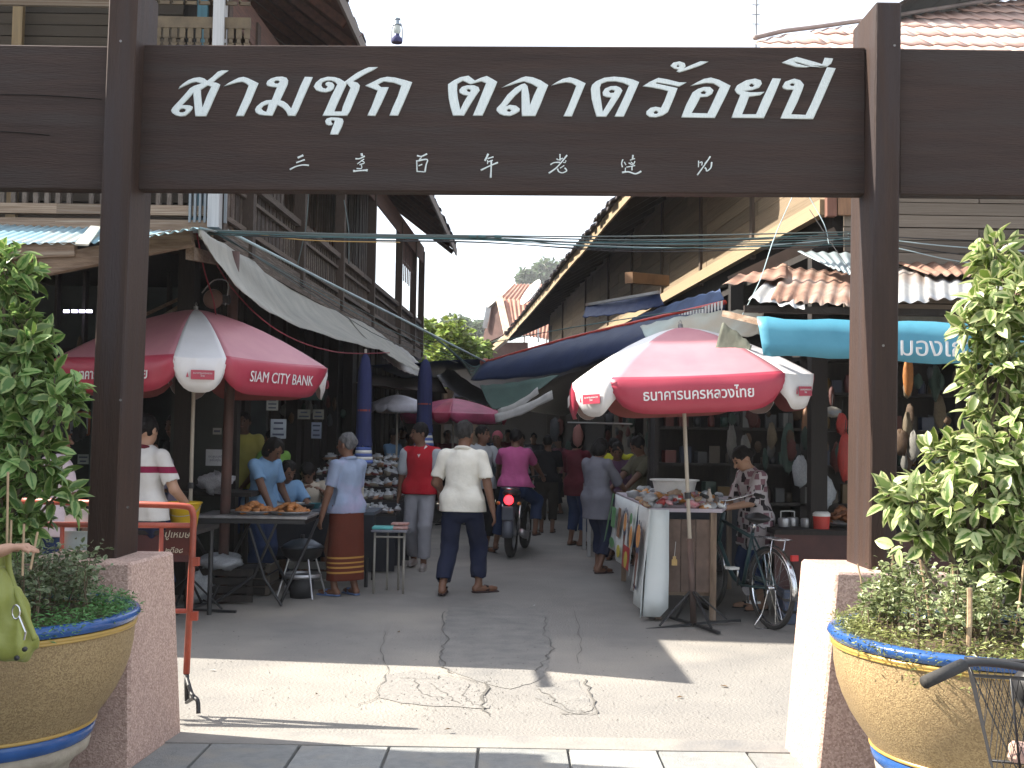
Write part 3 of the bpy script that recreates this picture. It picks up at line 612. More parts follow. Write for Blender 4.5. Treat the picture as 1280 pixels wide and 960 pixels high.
strokes([([(480,240),(480,400)],40),([(400,350),(440,380),(550,340)],35),([(650,265),(520,430),(380,580),(210,700)],44),([(250,495),(340,445),(480,440)],38),([(620,390),(610,440),(560,440)],28),([(480,580),(580,515)],30),([(420,590),(450,660),(540,690),(640,640),(590,570)],38)], *c_)
strokes([([(125,175),(110,220),(120,265)],18),([(140,205),(160,240)],16),([(240,125),(235,175)],26),([(205,185),(262,165)],16),([(190,215),(240,235),(262,195)],16),([(215,205),(240,225)],14),([(165,265),(265,245)],16),([(228,250),(228,300)],22),([(155,270),(150,315)],16),([(115,325),(190,318),(270,340),(335,310)],24)], *d_)
strokes([([(990,190),(988,265)],16),([(1000,215),(1030,205),(1025,245)],16),([(1125,140),(1065,230),(975,355)],20),([(1060,225),(1090,190)],18),([(1140,205),(1130,270),(1085,308),(1075,280),(1060,270)],20)], *d_)

# ------------------------------------------------------------------ plinths
WASH = M('pink_washed_gravel', (.58, .42, .355), .85, kind='speckle', c2=(.29, .185, .15), scale=2.5, fine=135, bump=.5, amt=1.3, c3=(.32, .225, .19))
def plinth(label, T, Bt, zt):
    b = [V(x, y, 0) for x, y in Bt]; t = [V(x, y, zt) for x, y in T]
    o = MB().hexa(b + t).build('gate_plinth', WASH, None, bevel=.012); return tag(o, label, 'plinth', 'gate plinths')
plinth('pink washed-gravel plinth under the left post, in shade beside the red barrier', [(-2.22, 5.06), (-1.70, 5.06), (-1.655, 5.56), (-2.2, 5.56)], [(-2.3, 5.0), (-1.655, 5.0), (-1.61, 5.62), (-2.3, 5.62)], .905)
plinth('pink washed-gravel plinth under the right post, its left side glaring in the sun', [(1.475, 5.08), (2.0, 5.08), (1.98, 5.62), (1.455, 5.62)], [(1.36, 4.98), (2.08, 4.98), (2.06, 5.5), (1.345, 5.5)], .91)

# ------------------------------------------------------------------ pots
POTG = M('ochre_pot_gravel', (.40, .29, .145), .75, kind='speckle', c2=(.20, .13, .06), scale=3, fine=190, bump=.4, amt=1.2, c3=(.24, .165, .085))
BLUEG = M('blue_glaze', (.035, .11, .33), .22, c2=(.02, .07, .22), scale=6, bump=.1)
YELG = M('yellow_glaze', (.48, .31, .08), .35, c2=(.38, .24, .06), bump=.05)
SOIL = M('potting_soil', (.1, .065, .04), 1, c2=(.05, .035, .02), scale=25, bump=1., fine=40)
GREYC = M('pot_foot_concrete', (.42, .37, .29), .85, c2=(.27, .23, .18), scale=8, bump=.4)
def pot(C, label):
    t = thing('plant_pot', C, label, 'plant pot', 'large glazed pots at the gate'); C = V(*C)
    n = 56
    MB().lathe([(.553, .735), (.552, .70), (.549, .65), (.538, .59), (.518, .53), (.49, .47), (.455, .415), (.425, .375), (.41, .35)], C, n).build('bowl', POTG, t, smooth=True)
    MB().lathe([(.50, .765), (.515, .783), (.545, .789), (.568, .782), (.574, .768), (.568, .756), (.560, .746)], C, n).build('rim', BLUEG, t, smooth=True)
    MB().lathe([(.556, .742), (.562, .738), (.562, .732), (.557, .728), (.560, .725), (.559, .720), (.552, .718)], C, n).build('yellow_band', YELG, t, smooth=True)
    MB().lathe([(.405, .360), (.418, .354), (.418, .346), (.408, .341)], C, n).build('yellow_band', YELG, t, smooth=True)
    MB().lathe([(.408, .341), (.413, .335), (.41, .31), (.40, .29), (.388, .283)], C, n).build('blue_band', BLUEG, t, smooth=True)
    MB().lathe([(.388, .285), (.396, .27), (.39, .24), (.35, .21), (.32, .17), (.31, .1), (.34, .03), (.36, 0)], C, n).build('foot', GREYC, t, smooth=True)
    MB().lathe([(.545, .735), (.3, .76), (.0001, .77)], C, n).build('soil', SOIL, t, smooth=True)
    return t
PL_ = V(-2.05, 4.45, 0); PR_ = V(1.80, 4.27, 0)
pot(PL_, 'ochre gravel pot with dark blue rim in the shade, left of the gate'); pot(PR_, 'sunlit ochre gravel pot with bright blue rim, behind the parked purple bicycle')

# ------------------------------------------------------------------ plants
def leafmat(name, c, edge, trans=.35, rand=.3, edgeamt=.8):
    m = bpy.data.materials.new(name); m.use_nodes = True; n = m.node_tree.nodes; l = m.node_tree.links; b = n['Principled BSDF']
    b.inputs['Roughness'].default_value = .38
    uv = n.new('ShaderNodeAttribute'); uv.attribute_name = 'leaf'; oi = n.new('ShaderNodeObjectInfo')
    sp = n.new('ShaderNodeSeparateXYZ'); l.new(uv.outputs['Vector'], sp.inputs[0])
    nz = n.new('ShaderNodeTexNoise'); nz.inputs['Scale'].default_value = 3.5; nz.inputs['Detail'].default_value = 3
    ad = n.new('ShaderNodeVectorMath'); ad.operation = 'MULTIPLY_ADD'; l.new(oi.outputs['Random'], ad.inputs[0]); ad.inputs[1].default_value = (13, 7, 5); l.new(uv.outputs['Vector'], ad.inputs[2]); l.new(ad.outputs[0], nz.inputs[0])
    a1 = n.new('ShaderNodeMath'); a1.operation = 'MULTIPLY_ADD'; l.new(nz.outputs[0], a1.inputs[0]); a1.inputs[1].default_value = 1.3; l.new(sp.outputs[0], a1.inputs[2])
    a2 = n.new('ShaderNodeMath'); a2.operation = 'MULTIPLY_ADD'; l.new(sp.outputs[2], a2.inputs[0]); a2.inputs[1].default_value = .9; l.new(a1.outputs[0], a2.inputs[2])
    mr = n.new('ShaderNodeMapRange'); mr.inputs[1].default_value = 1.45; mr.inputs[2].default_value = 1.75; mr.inputs[4].default_value = edgeamt; l.new(a2.outputs[0], mr.inputs[0])
    mx = n.new('ShaderNodeMix'); mx.data_type = 'RGBA'; l.new(mr.outputs[0], mx.inputs[0]); mx.inputs[6].default_value = (*c, 1); mx.inputs[7].default_value = (*edge, 1)
    hs = n.new('ShaderNodeHueSaturation'); m1 = n.new('ShaderNodeMapRange'); m1.inputs[3].default_value = 1 - rand; m1.inputs[4].default_value = 1 + rand; l.new(sp.outputs[2], m1.inputs[0]); l.new(m1.outputs[0], hs.inputs['Value'])
    m2 = n.new('ShaderNodeMapRange'); m2.inputs[3].default_value = .465; m2.inputs[4].default_value = .525; l.new(sp.outputs[2], m2.inputs[0]); l.new(m2.outputs[0], hs.inputs['Hue'])
    l.new(mx.outputs[2], hs.inputs['Color']); l.new(hs.outputs[0], b.inputs['Base Color'])
    tr = n.new('ShaderNodeBsdfTranslucent'); l.new(hs.outputs[0], tr.inputs[0]); ms = n.new('ShaderNodeMixShader'); ms.inputs[0].default_value = trans
    l.new(b.outputs[0], ms.inputs[1]); l.new(tr.outputs[0], ms.inputs[2]); l.new(ms.outputs[0], n['Material Output'].inputs[0]); return m
# unit leaf: base at origin, runs along +X, blade normal +Z
def leaf_template(w_=.21, droop=.18, fold=.12, rows=5):
    vs = []; at = []; fs = []
    for i in range(rows + 1):
        t = i / rows; ww = w_ * math.sin(math.pi * t ** .85) ** .75 if 0 < t < 1 else .004
        x = .12 + .88 * t; z = -droop * x * x
        for s_ in (-1, 0, 1): vs.append((x, s_ * ww, z + abs(s_) * ww * fold * 3)); at.append((abs(s_), t))
    for i in range(rows):
        for j in (0, 1): k = i * 3 + j; fs.append((k, k + 1, k + 4, k + 3))
    vs += [(0, .008, 0), (0, -.008, 0)]; at += [(0, 0), (0, 0)]; n_ = len(vs); fs.append((n_ - 1, 1, n_ - 2)) 
    return vs, fs, at
def leaf_mesh(name, tmpl, mat, rnd):
    vs, fs, at = tmpl; me = bpy.data.meshes.new(name); me.from_pydata(vs, [], fs); me.materials.append(mat)
    a = me.attributes.new('leaf', 'FLOAT_VECTOR', 'POINT'); a.data.foreach_set('vector', [q for e, t in at for q in (e, t, rnd)])
    me.polygons.foreach_set('use_smooth', [True] * len(fs)); return me
def joined_leaves(name, tmpl, mats, mat, parent, kind='stuff'):
    vs, fs, at = tmpl; v = np.array(vs); A_ = np.array([(e, t) for e, t in at]); V_ = []; F_ = []; T_ = []; k = 0
    for (mw, rnd) in mats:
        m = np.array(mw); V_.append(v @ m[:3, :3].T + m[:3, 3]); F_ += [tuple(i + k for i in f) for f in fs]; k += len(v)
        T_.append(np.concatenate([A_, np.full((len(v), 1), rnd)], 1))
    if not V_: return
    V_ = np.concatenate(V_) - np.array(org(parent)); me = bpy.data.meshes.new(name); me.from_pydata(V_.tolist(), [], F_); me.materials.append(mat)
    a = me.attributes.new('leaf', 'FLOAT_VECTOR', 'POINT'); a.data.foreach_set('vector', np.concatenate(T_).astype(np.float32).ravel())
    me.polygons.foreach_set('use_smooth', [True] * len(F_)); return link_mesh(name, me, parent, kind=kind)
def leaf_matrix(p, d, size, roll, up=V(0, 0, 1)):
    d = d.normalized(); y = up.cross(d); y = y.normalized() if y.length > .05 else V(0, 1, 0); z = d.cross(y)
    m = Matrix((d, y, z)).transposed() @ Matrix.Rotation(roll, 3, 'X')
    return Matrix.Translation(p) @ (m * size).to_4x4()
def big_plant(label, C, blobs, nw, mat, seed, size=.08, limbs=(), toward=V(0, -1, .2), barkcol=None):
    r = random.Random(seed); t = thing('potted_tree', C, label, 'potted tree', 'variegated fig trees in the gate pots')
    base = V(C[0], C[1], .76); L = []; mb = MB(); hub = []
    tot = sum(b[3] for b in blobs)
    for (c, rad, dens, wgt) in blobs:
        h0 = lerp(base, c, .55) + V(r.uniform(-.05, .05), r.uniform(-.05, .05), .0); n_ = int(nw * wgt / tot)
        mb.tube(smoothpath([base + V(r.uniform(-.04, .04), r.uniform(-.04, .04), 0), h0, c], 5), [.012 - .0007 * k for k in range(11)], 6)
        for _ in range(n_):
            d = V(r.gauss(0, 1), r.gauss(0, 1), r.gauss(0, 1)).normalized()
            rr = r.uniform(.45, 1.) ** .6; tip = c + V(d.x * rad[0], d.y * rad[1], d.z * rad[2]) * rr
            out = (V(d.x, d.y, d.z * .5 + .35)).normalized()
            if r.random() < .6: mb.tube([lerp(c, tip, .25), lerp(c, tip, .7) - V(0, 0, .02), tip], [.004, .003, .002], 4)
            nl = r.randint(4, 7); a0 = r.uniform(0, 6.28); ox = out.orthogonal().normalized(); oy = out.cross(ox)
            for k in range(nl):
                a = a0 + k * 2.4; sp = r.uniform(.55, 1.25); dd = (out * math.cos(sp) + (ox * math.cos(a) + oy * math.sin(a)) * math.sin(sp)) + V(0, 0, -.12)
                L.append((leaf_matrix(tip - out * .012 * k, dd, size * r.uniform(.65, 1.15), r.uniform(-.5, .5), up=(out + V(0, 0, .6)).normalized()), r.random()))
    mb.build('branch', M('bark', (.16, .12, .08), .9, bump=.4, fine=40), t, smooth=True)
    L.sort(key=lambda q: (q[0].translation - CAM).length - 0.0)
    tm_ = leaf_template(); ms = [leaf_mesh('leaf', leaf_template(.2 + .03 * (k % 3), .1 + .1 * (k % 4), .1), mat, (k + .5) / 12) for k in range(12)]
    vis = []; rest = []
    grid = {}
    inv = CR.transposed()
    for q in L:
        pc = inv @ (q[0].translation - CAM); px = 640 - pc.x / pc.z * FPX; py = 480 + pc.y / pc.z * FPX
        key = (int(px // 9), int(py // 9)); grid[key] = grid.get(key, 0) + 1
        inframe = -15 < px < 1295 and -15 < py < 975
        (vis if (inframe and grid[key] <= 2 and len(vis) < 300) else rest).append(q)
    for (mw, rnd) in vis: link_mesh('leaf', ms[min(11, int(rnd * 12))], t, mw=mw)
    joined_leaves('foliage', tm_, rest, mat, t)
    return t
LEAFR = leafmat('fig_leaf_bright', (.105, .19, .035), (.50, .52, .26), edgeamt=.85)
LEAFL = leafmat('fig_leaf_green', (.07, .165, .033), (.33, .41, .15), edgeamt=.7)
def bl(px, py, Y, rx, rz, wgt, ry=None):
    c = P(px, py, Y); return (c, (rx * Y / FPX, (ry or rx * .8) * Y / FPX, rz * Y / FPX), 1, wgt)
big_plant('tall sunlit potted fig tree with cream-edged leaves, right of the gate', tuple(PR_),
          [bl(1245, 320, 4.5, 28, 30, 1.0), bl(1262, 380, 4.4, 60, 50, 2.6), bl(1235, 405, 4.45, 48, 28, 1.2), bl(1250, 470, 4.4, 55, 50, 2.4), bl(1262, 550, 4.35, 70, 60, 3.2), bl(1190, 572, 4.4, 38, 26, .9), bl(1235, 630, 4.3, 80, 55, 3.6), bl(1140, 622, 4.35, 44, 26, 1.0), bl(1110, 615, 4.4, 20, 24, .3), bl(1150, 668, 4.4, 48, 22, .9), bl(1270, 700, 4.25, 60, 45, 1.8), bl(1330, 560, 4.3, 70, 180, 3.)], 430, LEAFR, 3, size=.096)
big_plant('bushy potted fig tree with mid-green leaves, left of the gate', tuple(PL_),
          [bl(5, 340, 4.6, 45, 36, 1.6), bl(28, 420, 4.5, 42, 42, 2.0), bl(10, 490, 4.5, 70, 50, 3.), bl(72, 500, 4.45, 36, 38, 1.1), bl(30, 570, 4.5, 50, 50, 2.2), bl(70, 620, 4.5, 34, 42, .8), bl(15, 660, 4.5, 46, 40, 1.5), bl(-70, 500, 4.5, 70, 190, 3.5)], 330, LEAFL, 5, size=.092)
# low shrubs, stakes and trailing ground cover in the pots
SHR = leafmat('shrub_leaf', (.12, .18, .055), (.46, .48, .28), edgeamt=.75); SHR2 = leafmat('shrub_leaf_dark', (.085, .135, .055), (.36, .38, .24), edgeamt=.6)
def shrub(C, label, mat, seed, n=3200, rr=.46, z0=.8, z1=1.03, cut=None, group='low shrubs in the gate pots'):
    r = random.Random(seed); t = thing('low_shrub', (C[0], C[1], .76), label, 'shrub', group); L = []; st = MB()
    for _ in range(70):
        a = r.uniform(0, 6.28); q = rr * r.random() ** .5; p = V(C[0] + q * math.cos(a), C[1] + q * math.sin(a), .76); e = p + V(r.uniform(-.06, .06), r.uniform(-.06, .06), r.uniform(.5, 1) * (z1 - z0 + .02))
        st.tube([p, lerp(p, e, .5) + V(r.uniform(-.02, .02), 0, 0), e], [.004, .003, .0015], 4)
        for k in range(n // 70):
            f = r.uniform(.35, 1.02); b = lerp(p, e, f) + V(r.gauss(0, .028), r.gauss(0, .028), r.gauss(0, .02))
            d = V(r.gauss(0, 1), r.gauss(0, 1), r.uniform(-.2, .9)); L.append((leaf_matrix(b, d, r.uniform(.018, .036), r.uniform(-1, 1)), r.random()))
    st.build('stem', M('bark', (0, 0, 0)), t); joined_leaves('foliage', leaf_template(.3, .1, .1, 3), L, mat, t)
shrub(PR_, 'dense pale-leaved low shrub around the stakes in the right pot', SHR, 11, 5200, .44, .8, 1.07)
shrub(PL_, 'grey-green low shrub in the left pot, reaching beside the plinth', SHR2, 12, 4600, .44, .8, 1.06)
STK = M('bamboo_stake', (.45, .33, .2), .8, c2=(.3, .2, .12), scale=20, bump=.3)
for ks, (x0, y0, x1, y1, Y, w_) in enumerate(((1165, 795, 1150, 700, 4.1, .004), (1210, 815, 1212, 735, 3.9, .009), (1180, 810, 1182, 760, 4.0, .006), (1250, 790, 1243, 712, 4.2, .004), (1268, 795, 1280, 700, 4.1, .0035), (1192, 730, 1188, 680, 4.4, .004), (1078, 740, 1072, 705, 4.4, .003),
                                 (1236, 740, 1218, 690, 4.3, .0035), (1115, 715, 1115, 682, 4.6, .004))):
    o = MB().tube([P(x0, y0, Y), lerp(P(x0, y0, Y), P(x1, y1, Y), .5) + V(.003, 0, 0), P(x1, y1, Y)], w_, 6).build('plant_stake', STK, None); tag(o, ('long slanting stake at the middle front of the sunlit right pot', 'thickest flat stake, upright at the front of the right pot behind the basket', 'short stake just left of the thickest one in the right pot', 'slim stake right of the thickest one in the right pot', 'rightmost slanting stake in the right pot by the frame edge', 'stake poking above the shrub at the middle of the right pot', 'leftmost tiny stake in the right pot beside the plinth edge', 'stake leaning left above the shrub, toward the right of the right pot', 'brown stake standing against the foot of the right gate post')[ks], 'stake', 'plant stakes in the right pot')
for ks, (x0, y0, x1, y1) in enumerate(((8, 730, 10, 590), (28, 720, 30, 655), (12, 720, 14, 650), (38, 712, 47, 665))):
    o = MB().tube([P(x0, y0, 4.15), P(x1, y1, 4.2)], .0045, 6).build('plant_stake', STK, None); tag(o, ('tallest thin stake in the shaded left pot', 'upright stake right of the tallest one in the left pot', 'short stake hugging the tallest one in the left pot', 'rightmost slanting stake in the shaded left pot')[ks], 'stake', 'plant stakes in the left pot')
def creeper(C, label, mat, seed, over=()):
    r = random.Random(seed); t = thing('ground_cover', (C[0], C[1], .76), label, 'ground cover'); L = []
    for _ in range(8200):
        a = r.uniform(0, 6.28); q = .40 + .165 * r.random() ** .8 if r.random() < .8 else .5 * r.random() ** .5
        z = .775 + r.random() ** 2 * .05 - max(0, q - .54) * .5
        for oa, sp, dep in over:
            da = (a - oa + math.pi) % (2 * math.pi) - math.pi
            if abs(da) < sp and q > .5: q += r.random() * .06; z -= r.random() * dep
        L.append((leaf_matrix(V(C[0] + q * math.cos(a), C[1] + q * math.sin(a), z), V(r.gauss(0, 1), r.gauss(0, 1), r.uniform(-.1, .9)), r.uniform(.012, .035), r.uniform(-1, 1)), r.random()))
    o = joined_leaves('foliage', leaf_template(.12, .25, .1, 2), L, mat, t)
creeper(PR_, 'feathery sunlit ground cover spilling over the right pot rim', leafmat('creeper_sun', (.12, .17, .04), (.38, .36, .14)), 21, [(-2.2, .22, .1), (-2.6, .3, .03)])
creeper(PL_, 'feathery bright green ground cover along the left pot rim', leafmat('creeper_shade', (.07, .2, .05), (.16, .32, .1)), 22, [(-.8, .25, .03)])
# grit and litter lying on the road
r_ = random.Random(77); gm_ = MB()
for _ in range(900):
    p = G(r_.uniform(230, 1000), r_.uniform(790, 905)) if r_.random() < .6 else G(r_.gauss(600, 70), r_.gauss(868, 14))
    s_ = r_.uniform(.0015, .006); a = r_.uniform(0, 3); c, d = math.cos(a) * s_, math.sin(a) * s_
    gm_.add([V(p.x + c, p.y + d, .004), V(p.x - d, p.y + c, .004), V(p.x - c, p.y - d, .004), V(p.x + d * .7, p.y - c, .004), V(p.x, p.y, .004 + s_)], [(0, 1, 4), (1, 2, 4), (2, 3, 4), (3, 0, 4)])
gm_.build('grit', M('grit_stone', (.2, .19, .17), .9, c2=(.1, .095, .09), scale=30), ROAD, kind='stuff')
lit = [(266, 838, 'small white scrap lying just right of the barrier upright', .02), (668, 757, 'tiny white paper scrap on the shaded road near the centre', .012), (498, 790, 'curled dry leaf on the shaded road', .02), (850, 872, 'small dry leaf on the sunlit road toward the right plinth', .022), (396, 868, 'dark cigarette-sized scrap on the sunlit road toward the left', .014), (905, 858, 'bent dry twig at the edge of the sunlit road', .03), (560, 915, 'flattened leaf on the concrete kerb strip', .02)]
for k, (px, py, lb_, s_) in enumerate(lit):
    p = G(px, py, .006); a = k * 1.1; c, d = math.cos(a) * s_, math.sin(a) * s_; z = .02 if py > 905 else .008
    o = MB().add([V(p.x + c, p.y + d, z), V(p.x - d * .5, p.y + c * .5, z + .004), V(p.x - c, p.y - d, z), V(p.x + d * .6, p.y - c * .6, z + .007)], [(0, 1, 2), (0, 2, 3)]).build('litter', PL('white', (0, 0, 0)) if k < 2 else M('dry_leaf', (.16, .10, .05), .9), None, solid=.001); tag(o, lb_, 'litter')
# ------------------------------------------------------------------ corrugated sheets, planks
def corr_mesh(name, mat, L, W, pitch=.076, amp=.011, sag=0., seed=0, ragged=0.):
    """sheet in local coords: u across corrugations (x, width W), v down the slope (y, length L)"""
    r = random.Random(seed); nu = max(8, int(W / pitch * 6)); nv = 5; vs = []
    for j in range(nv + 1):
        for i in range(nu + 1):
            x = W * i / nu; y = L * j / nv
            if ragged and j == nv: y += ragged * math.sin(i * 1.7 + seed) * r.uniform(.3, 1)
            vs.append(V(x, y, amp * math.sin(2 * math.pi * x / pitch) - sag * math.sin(math.pi * j / nv)))
    return vs, [(j * (nu + 1) + i, j * (nu + 1) + i + 1, (j + 1) * (nu + 1) + i + 1, (j + 1) * (nu + 1) + i) for j in range(nv) for i in range(nu)]
def corr_quad(a, b, c, d, name, mat, parent, pitch=.076, amp=.012, seed=0, ragged=0., sag=0., lift=0.):
    """a-b is the high edge, d-c the low edge (a over d)"""
    W = ((b - a).length + (c - d).length) / 2; L = ((d - a).length + (c - b).length) / 2
    vs, fs = corr_mesh('x', None, L, W, pitch, amp, sag, seed, ragged); n_ = (b - a).cross(d - a).normalized(); n_ = n_ if n_.z > 0 else -n_
    m_ = MB(); out = []
    for v in vs:
        u, t = v.x / W, v.y / L; out.append(lerp(lerp(a, b, u), lerp(d, c, u), t) + n_ * (v.z + lift))
    m_.add(out, fs); return m_.build(name, mat, parent, smooth=True, solid=.0015)
def corr_row(a, b, c, d, n_, name, mats, parent, seed=0, **k):
    r = random.Random(seed)
    for i in range(n_):
        u0 = i / n_; u1 = (i + 1.06) / n_
        corr_quad(lerp(a, b, u0), lerp(a, b, u1), lerp(d, c, u1), lerp(d, c, u0), name, mats[r.randrange(len(mats))], parent, seed=seed + i, lift=.004 * (i % 2) + r.uniform(0, .004), **k)
BX = unit_box_mesh
pl_x = [BX('plank', WOODX)]
PLW = M('grey_plank', (.21, .175, .14), .85, c2=(.11, .088, .068), scale=5, stretch=(.8, 8, 8), bump=.5, rand=.3, fine=35)
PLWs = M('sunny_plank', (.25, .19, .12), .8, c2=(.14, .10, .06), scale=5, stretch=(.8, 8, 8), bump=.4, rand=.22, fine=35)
PLV = M('dark_brown_plank', (.085, .055, .04), .85, c2=(.04, .027, .02), scale=5, stretch=(8, 8, .8), bump=.5, rand=.4, fine=35, c3=(.13, .1, .08))
DPL = M('dark_horizontal_plank', (.06, .043, .027), .85, c2=(.03, .022, .014), scale=5, stretch=(.8, 8, 8), bump=.5, rand=.25)
BALM = M('weathered_baluster', (.12, .09, .07), .85, c2=(.055, .04, .032), scale=6, stretch=(8, 8, .9), bump=.4, rand=.3, c3=(.2, .165, .135))
RUST = M('rusted_zinc', (.33, .20, .145), .8, c2=(.19, .10, .07), scale=4, bump=.3, fine=60, c3=(.42, .36, .31), metal=.15)
ZINC = M('grey_zinc', (.55, .56, .56), .5, c2=(.4, .41, .41), scale=3, bump=.1, metal=.45, c3=(.3, .2, .14))
BLUEZ = M('pale_blue_zinc', (.33, .50, .56), .5, c2=(.24, .40, .47), scale=2.5, bump=.15, metal=.1, c3=(.42, .40, .36))
ROOFT = M('pink_brown_roof_tile', (.58, .40, .34), .85, c2=(.42, .27, .22), scale=3, bump=.35, rand=.12, c3=(.6, .5, .44))
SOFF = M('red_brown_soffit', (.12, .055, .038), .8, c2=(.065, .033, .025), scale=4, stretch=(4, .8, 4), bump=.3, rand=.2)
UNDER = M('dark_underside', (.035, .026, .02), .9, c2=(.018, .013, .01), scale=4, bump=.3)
CREAM = M('faded_fascia', (.33, .26, .155), .8, c2=(.28, .2, .12), scale=6, stretch=(6, .7, 6), bump=.3)

# ------------------------------------------------------------------ left market building (street facade runs X = LW(Y))
def LW(Y): return -3.13 + .043 * Y
LB = thing('market_house', (LW(17), 17, 0), 'dark two-storey wooden market house with a slatted balcony, left of the lane', 'house')
pm = BX('plank', PLV); bm_ = BX('baluster', BALM); wm = BX('beam', M('dark_rail_wood', (.11, .08, .06), .85, c2=(.055, .04, .03), scale=5, stretch=(7, .7, 7), bump=.4, rand=.25, c3=(.17, .14, .115))); pz = BX('post', M('verandah_post', (.09, .062, .045), .85, c2=(.045, .03, .023), scale=5, stretch=(7, 7, .7), bump=.4, rand=.2))
FL, RL, BT = 3.36, 3.97, 5.36
def fp(Y, z, off=0.): return V(LW(Y) + off, Y, z)
for (z, h_, w_, off) in ((FL - .1, .22, .1, 0.), (RL, .07, .09, 0.), (FL + .12, .05, .05, .0), (RL - .16, .035, .04, 0)):
    for k in range(4): ya = 10 + k * 3.7; piece('rail' if z > FL else 'floor_beam', wm, LB, fp(ya + .01, z, off), fp(ya + 3.69, z, off), w_, h_)
for Y in (10.05, 11.0, 13.2, 15.6, 18.2, 21.3, 23.4, 24.75): piece('verandah_post', pz, LB, fp(Y, 3.22, .02), fp(Y, BT + .2, .02), .13, .13, up=(0, 1, 0))
Y = 10.15; k = 0
while Y < 24.7:      # slats of the balcony: tall boards near the corner, short balusters beyond
    tall = Y < 12.6
    zt = 5.0 if tall else RL - .03
    piece('plank' if tall else 'baluster', pm if tall else bm_, LB, fp(Y, FL + .02, -.03), fp(Y + rng.uniform(-.012, .012), zt + (rng.uniform(-.1, .1) if tall else 0), -.03), .022, .14 if tall else .045, up=(0, 1, 0))
    Y += .155 if tall else .115; k += 1
Y = 12.2
while Y < 24.8:      # inner wall of the verandah
    if True:
        piece('plank', pm, LB, fp(Y, FL, -1.15), fp(Y, 7.0, -1.15 + rng.uniform(-.01, .01)), .02, .19, up=(0, 1, 0))
    Y += .205
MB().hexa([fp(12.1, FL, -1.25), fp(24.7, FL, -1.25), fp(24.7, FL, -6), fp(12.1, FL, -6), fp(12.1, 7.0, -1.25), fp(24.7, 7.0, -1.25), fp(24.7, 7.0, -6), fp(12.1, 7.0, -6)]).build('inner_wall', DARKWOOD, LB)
for Yc in (10, 13.7, 17.4, 21.1): piece('eave_board', BX('eave_board', SOFF), LB, fp(Yc, BT + .12, .05), fp(Yc + 3.68, BT + .12, .05), .03, .36)
MB().hexa([V(-9, 10.02, FL - .03), fp(10.02, FL - .03, -.05), fp(24.8, FL - .03, -.05), V(-9, 24.8, FL - .03), V(-9, 10.02, FL), fp(10.02, FL, -.05), fp(24.8, FL, -.05), V(-9, 24.8, FL)]).build('floor', DARKWOOD, LB)
# roof: boards of the soffit, rafters, ragged tile edge
def ev(Y, up=0., off=.75): return V(LW(Y) + off, Y, 6.15 - (Y - 10) * .036 + up)
rid = lambda Y: V(-6.6, Y, 9.6)
ry0, ry1 = 10.0, 24.9
for k in range(10):
    t0, t1 = k / 10, (k + 1) / 10
    a, b, c, d = [lerp(ev(y_), rid(y_), t) for t, y_ in ((t0, ry0), (t0, ry1), (t1, ry1), (t1, ry0))]
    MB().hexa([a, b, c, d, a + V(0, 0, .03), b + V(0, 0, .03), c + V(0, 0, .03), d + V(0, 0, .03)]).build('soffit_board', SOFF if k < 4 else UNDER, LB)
for k in range(22):
    Y = ry0 + .1 + k * .7
    if Y < ry1: MB().bar(ev(Y, -.05, .7), lerp(ev(Y, -.05), rid(Y) - V(0, 0, .05), .6), .06, .1).build('rafter', SOFF, LB)
for k in range(64):
    Y = ry0 + k * (ry1 - ry0) / 64
    m_ = MB(); e = ev(Y, .035 + rng.uniform(0, .02), .79 + rng.uniform(-.02, .05)); g_ = lerp(ev(Y), rid(Y), .3) + V(0, 0, .06); D = V(0, .245, 0)
    m_.hexa([e, e + D, g_ + D, g_, e + V(0, 0, .03), e + D + V(0, 0, .03), g_ + D + V(0, 0, .03), g_ + V(0, 0, .03)]); m_.build('roof_tile', M('dark_roof_tile', (.09, .08, .085), .8, rand=.3), LB)
piece('fascia', BX('fascia', M('grey_fascia', (.2, .165, .14), .8, c2=(.12, .1, .085), scale=5, stretch=(4, 1, 4))), LB, ev(ry0, -.03, .77), ev(ry1, -.03, .77), .03, .15)
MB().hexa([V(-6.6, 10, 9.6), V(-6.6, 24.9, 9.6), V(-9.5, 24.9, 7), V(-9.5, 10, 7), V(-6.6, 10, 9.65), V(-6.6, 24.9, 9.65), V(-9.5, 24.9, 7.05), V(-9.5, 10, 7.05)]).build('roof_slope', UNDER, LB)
# fretwork screen at the far end of the verandah
for k in range(7):
    Y = 21.6 + k * .25
    for z in (4.62, 4.78, 4.94): MB().box(fp(Y, z, 0), (.02, .06, .16)).build('fretwork', SOFF, LB)
for k in range(16):
    Y = 21.4 + k * .13; m_ = MB(); c0 = fp(Y, 5.2, 0); m_.box(c0, (.02, .055, .5)); m_.box(c0 - V(0, 0, .3), (.02, .09, .07)); m_.build('fretwork', SOFF, LB)
for k in range(18):
    Y = 19.0 + k * .13
    if k % 2: continue
    MB().box(fp(Y, 4.2, -1.1), (.02, .1, 1.6)).build('screen_slat', SOFF, LB)
# vent in the wall, diagonal brace wires
MB().box(fp(12.9, 4.72, .01), (.03, .42, .3)).build('window', M('dusty_pane', (.3, .3, .28), .4), LB)

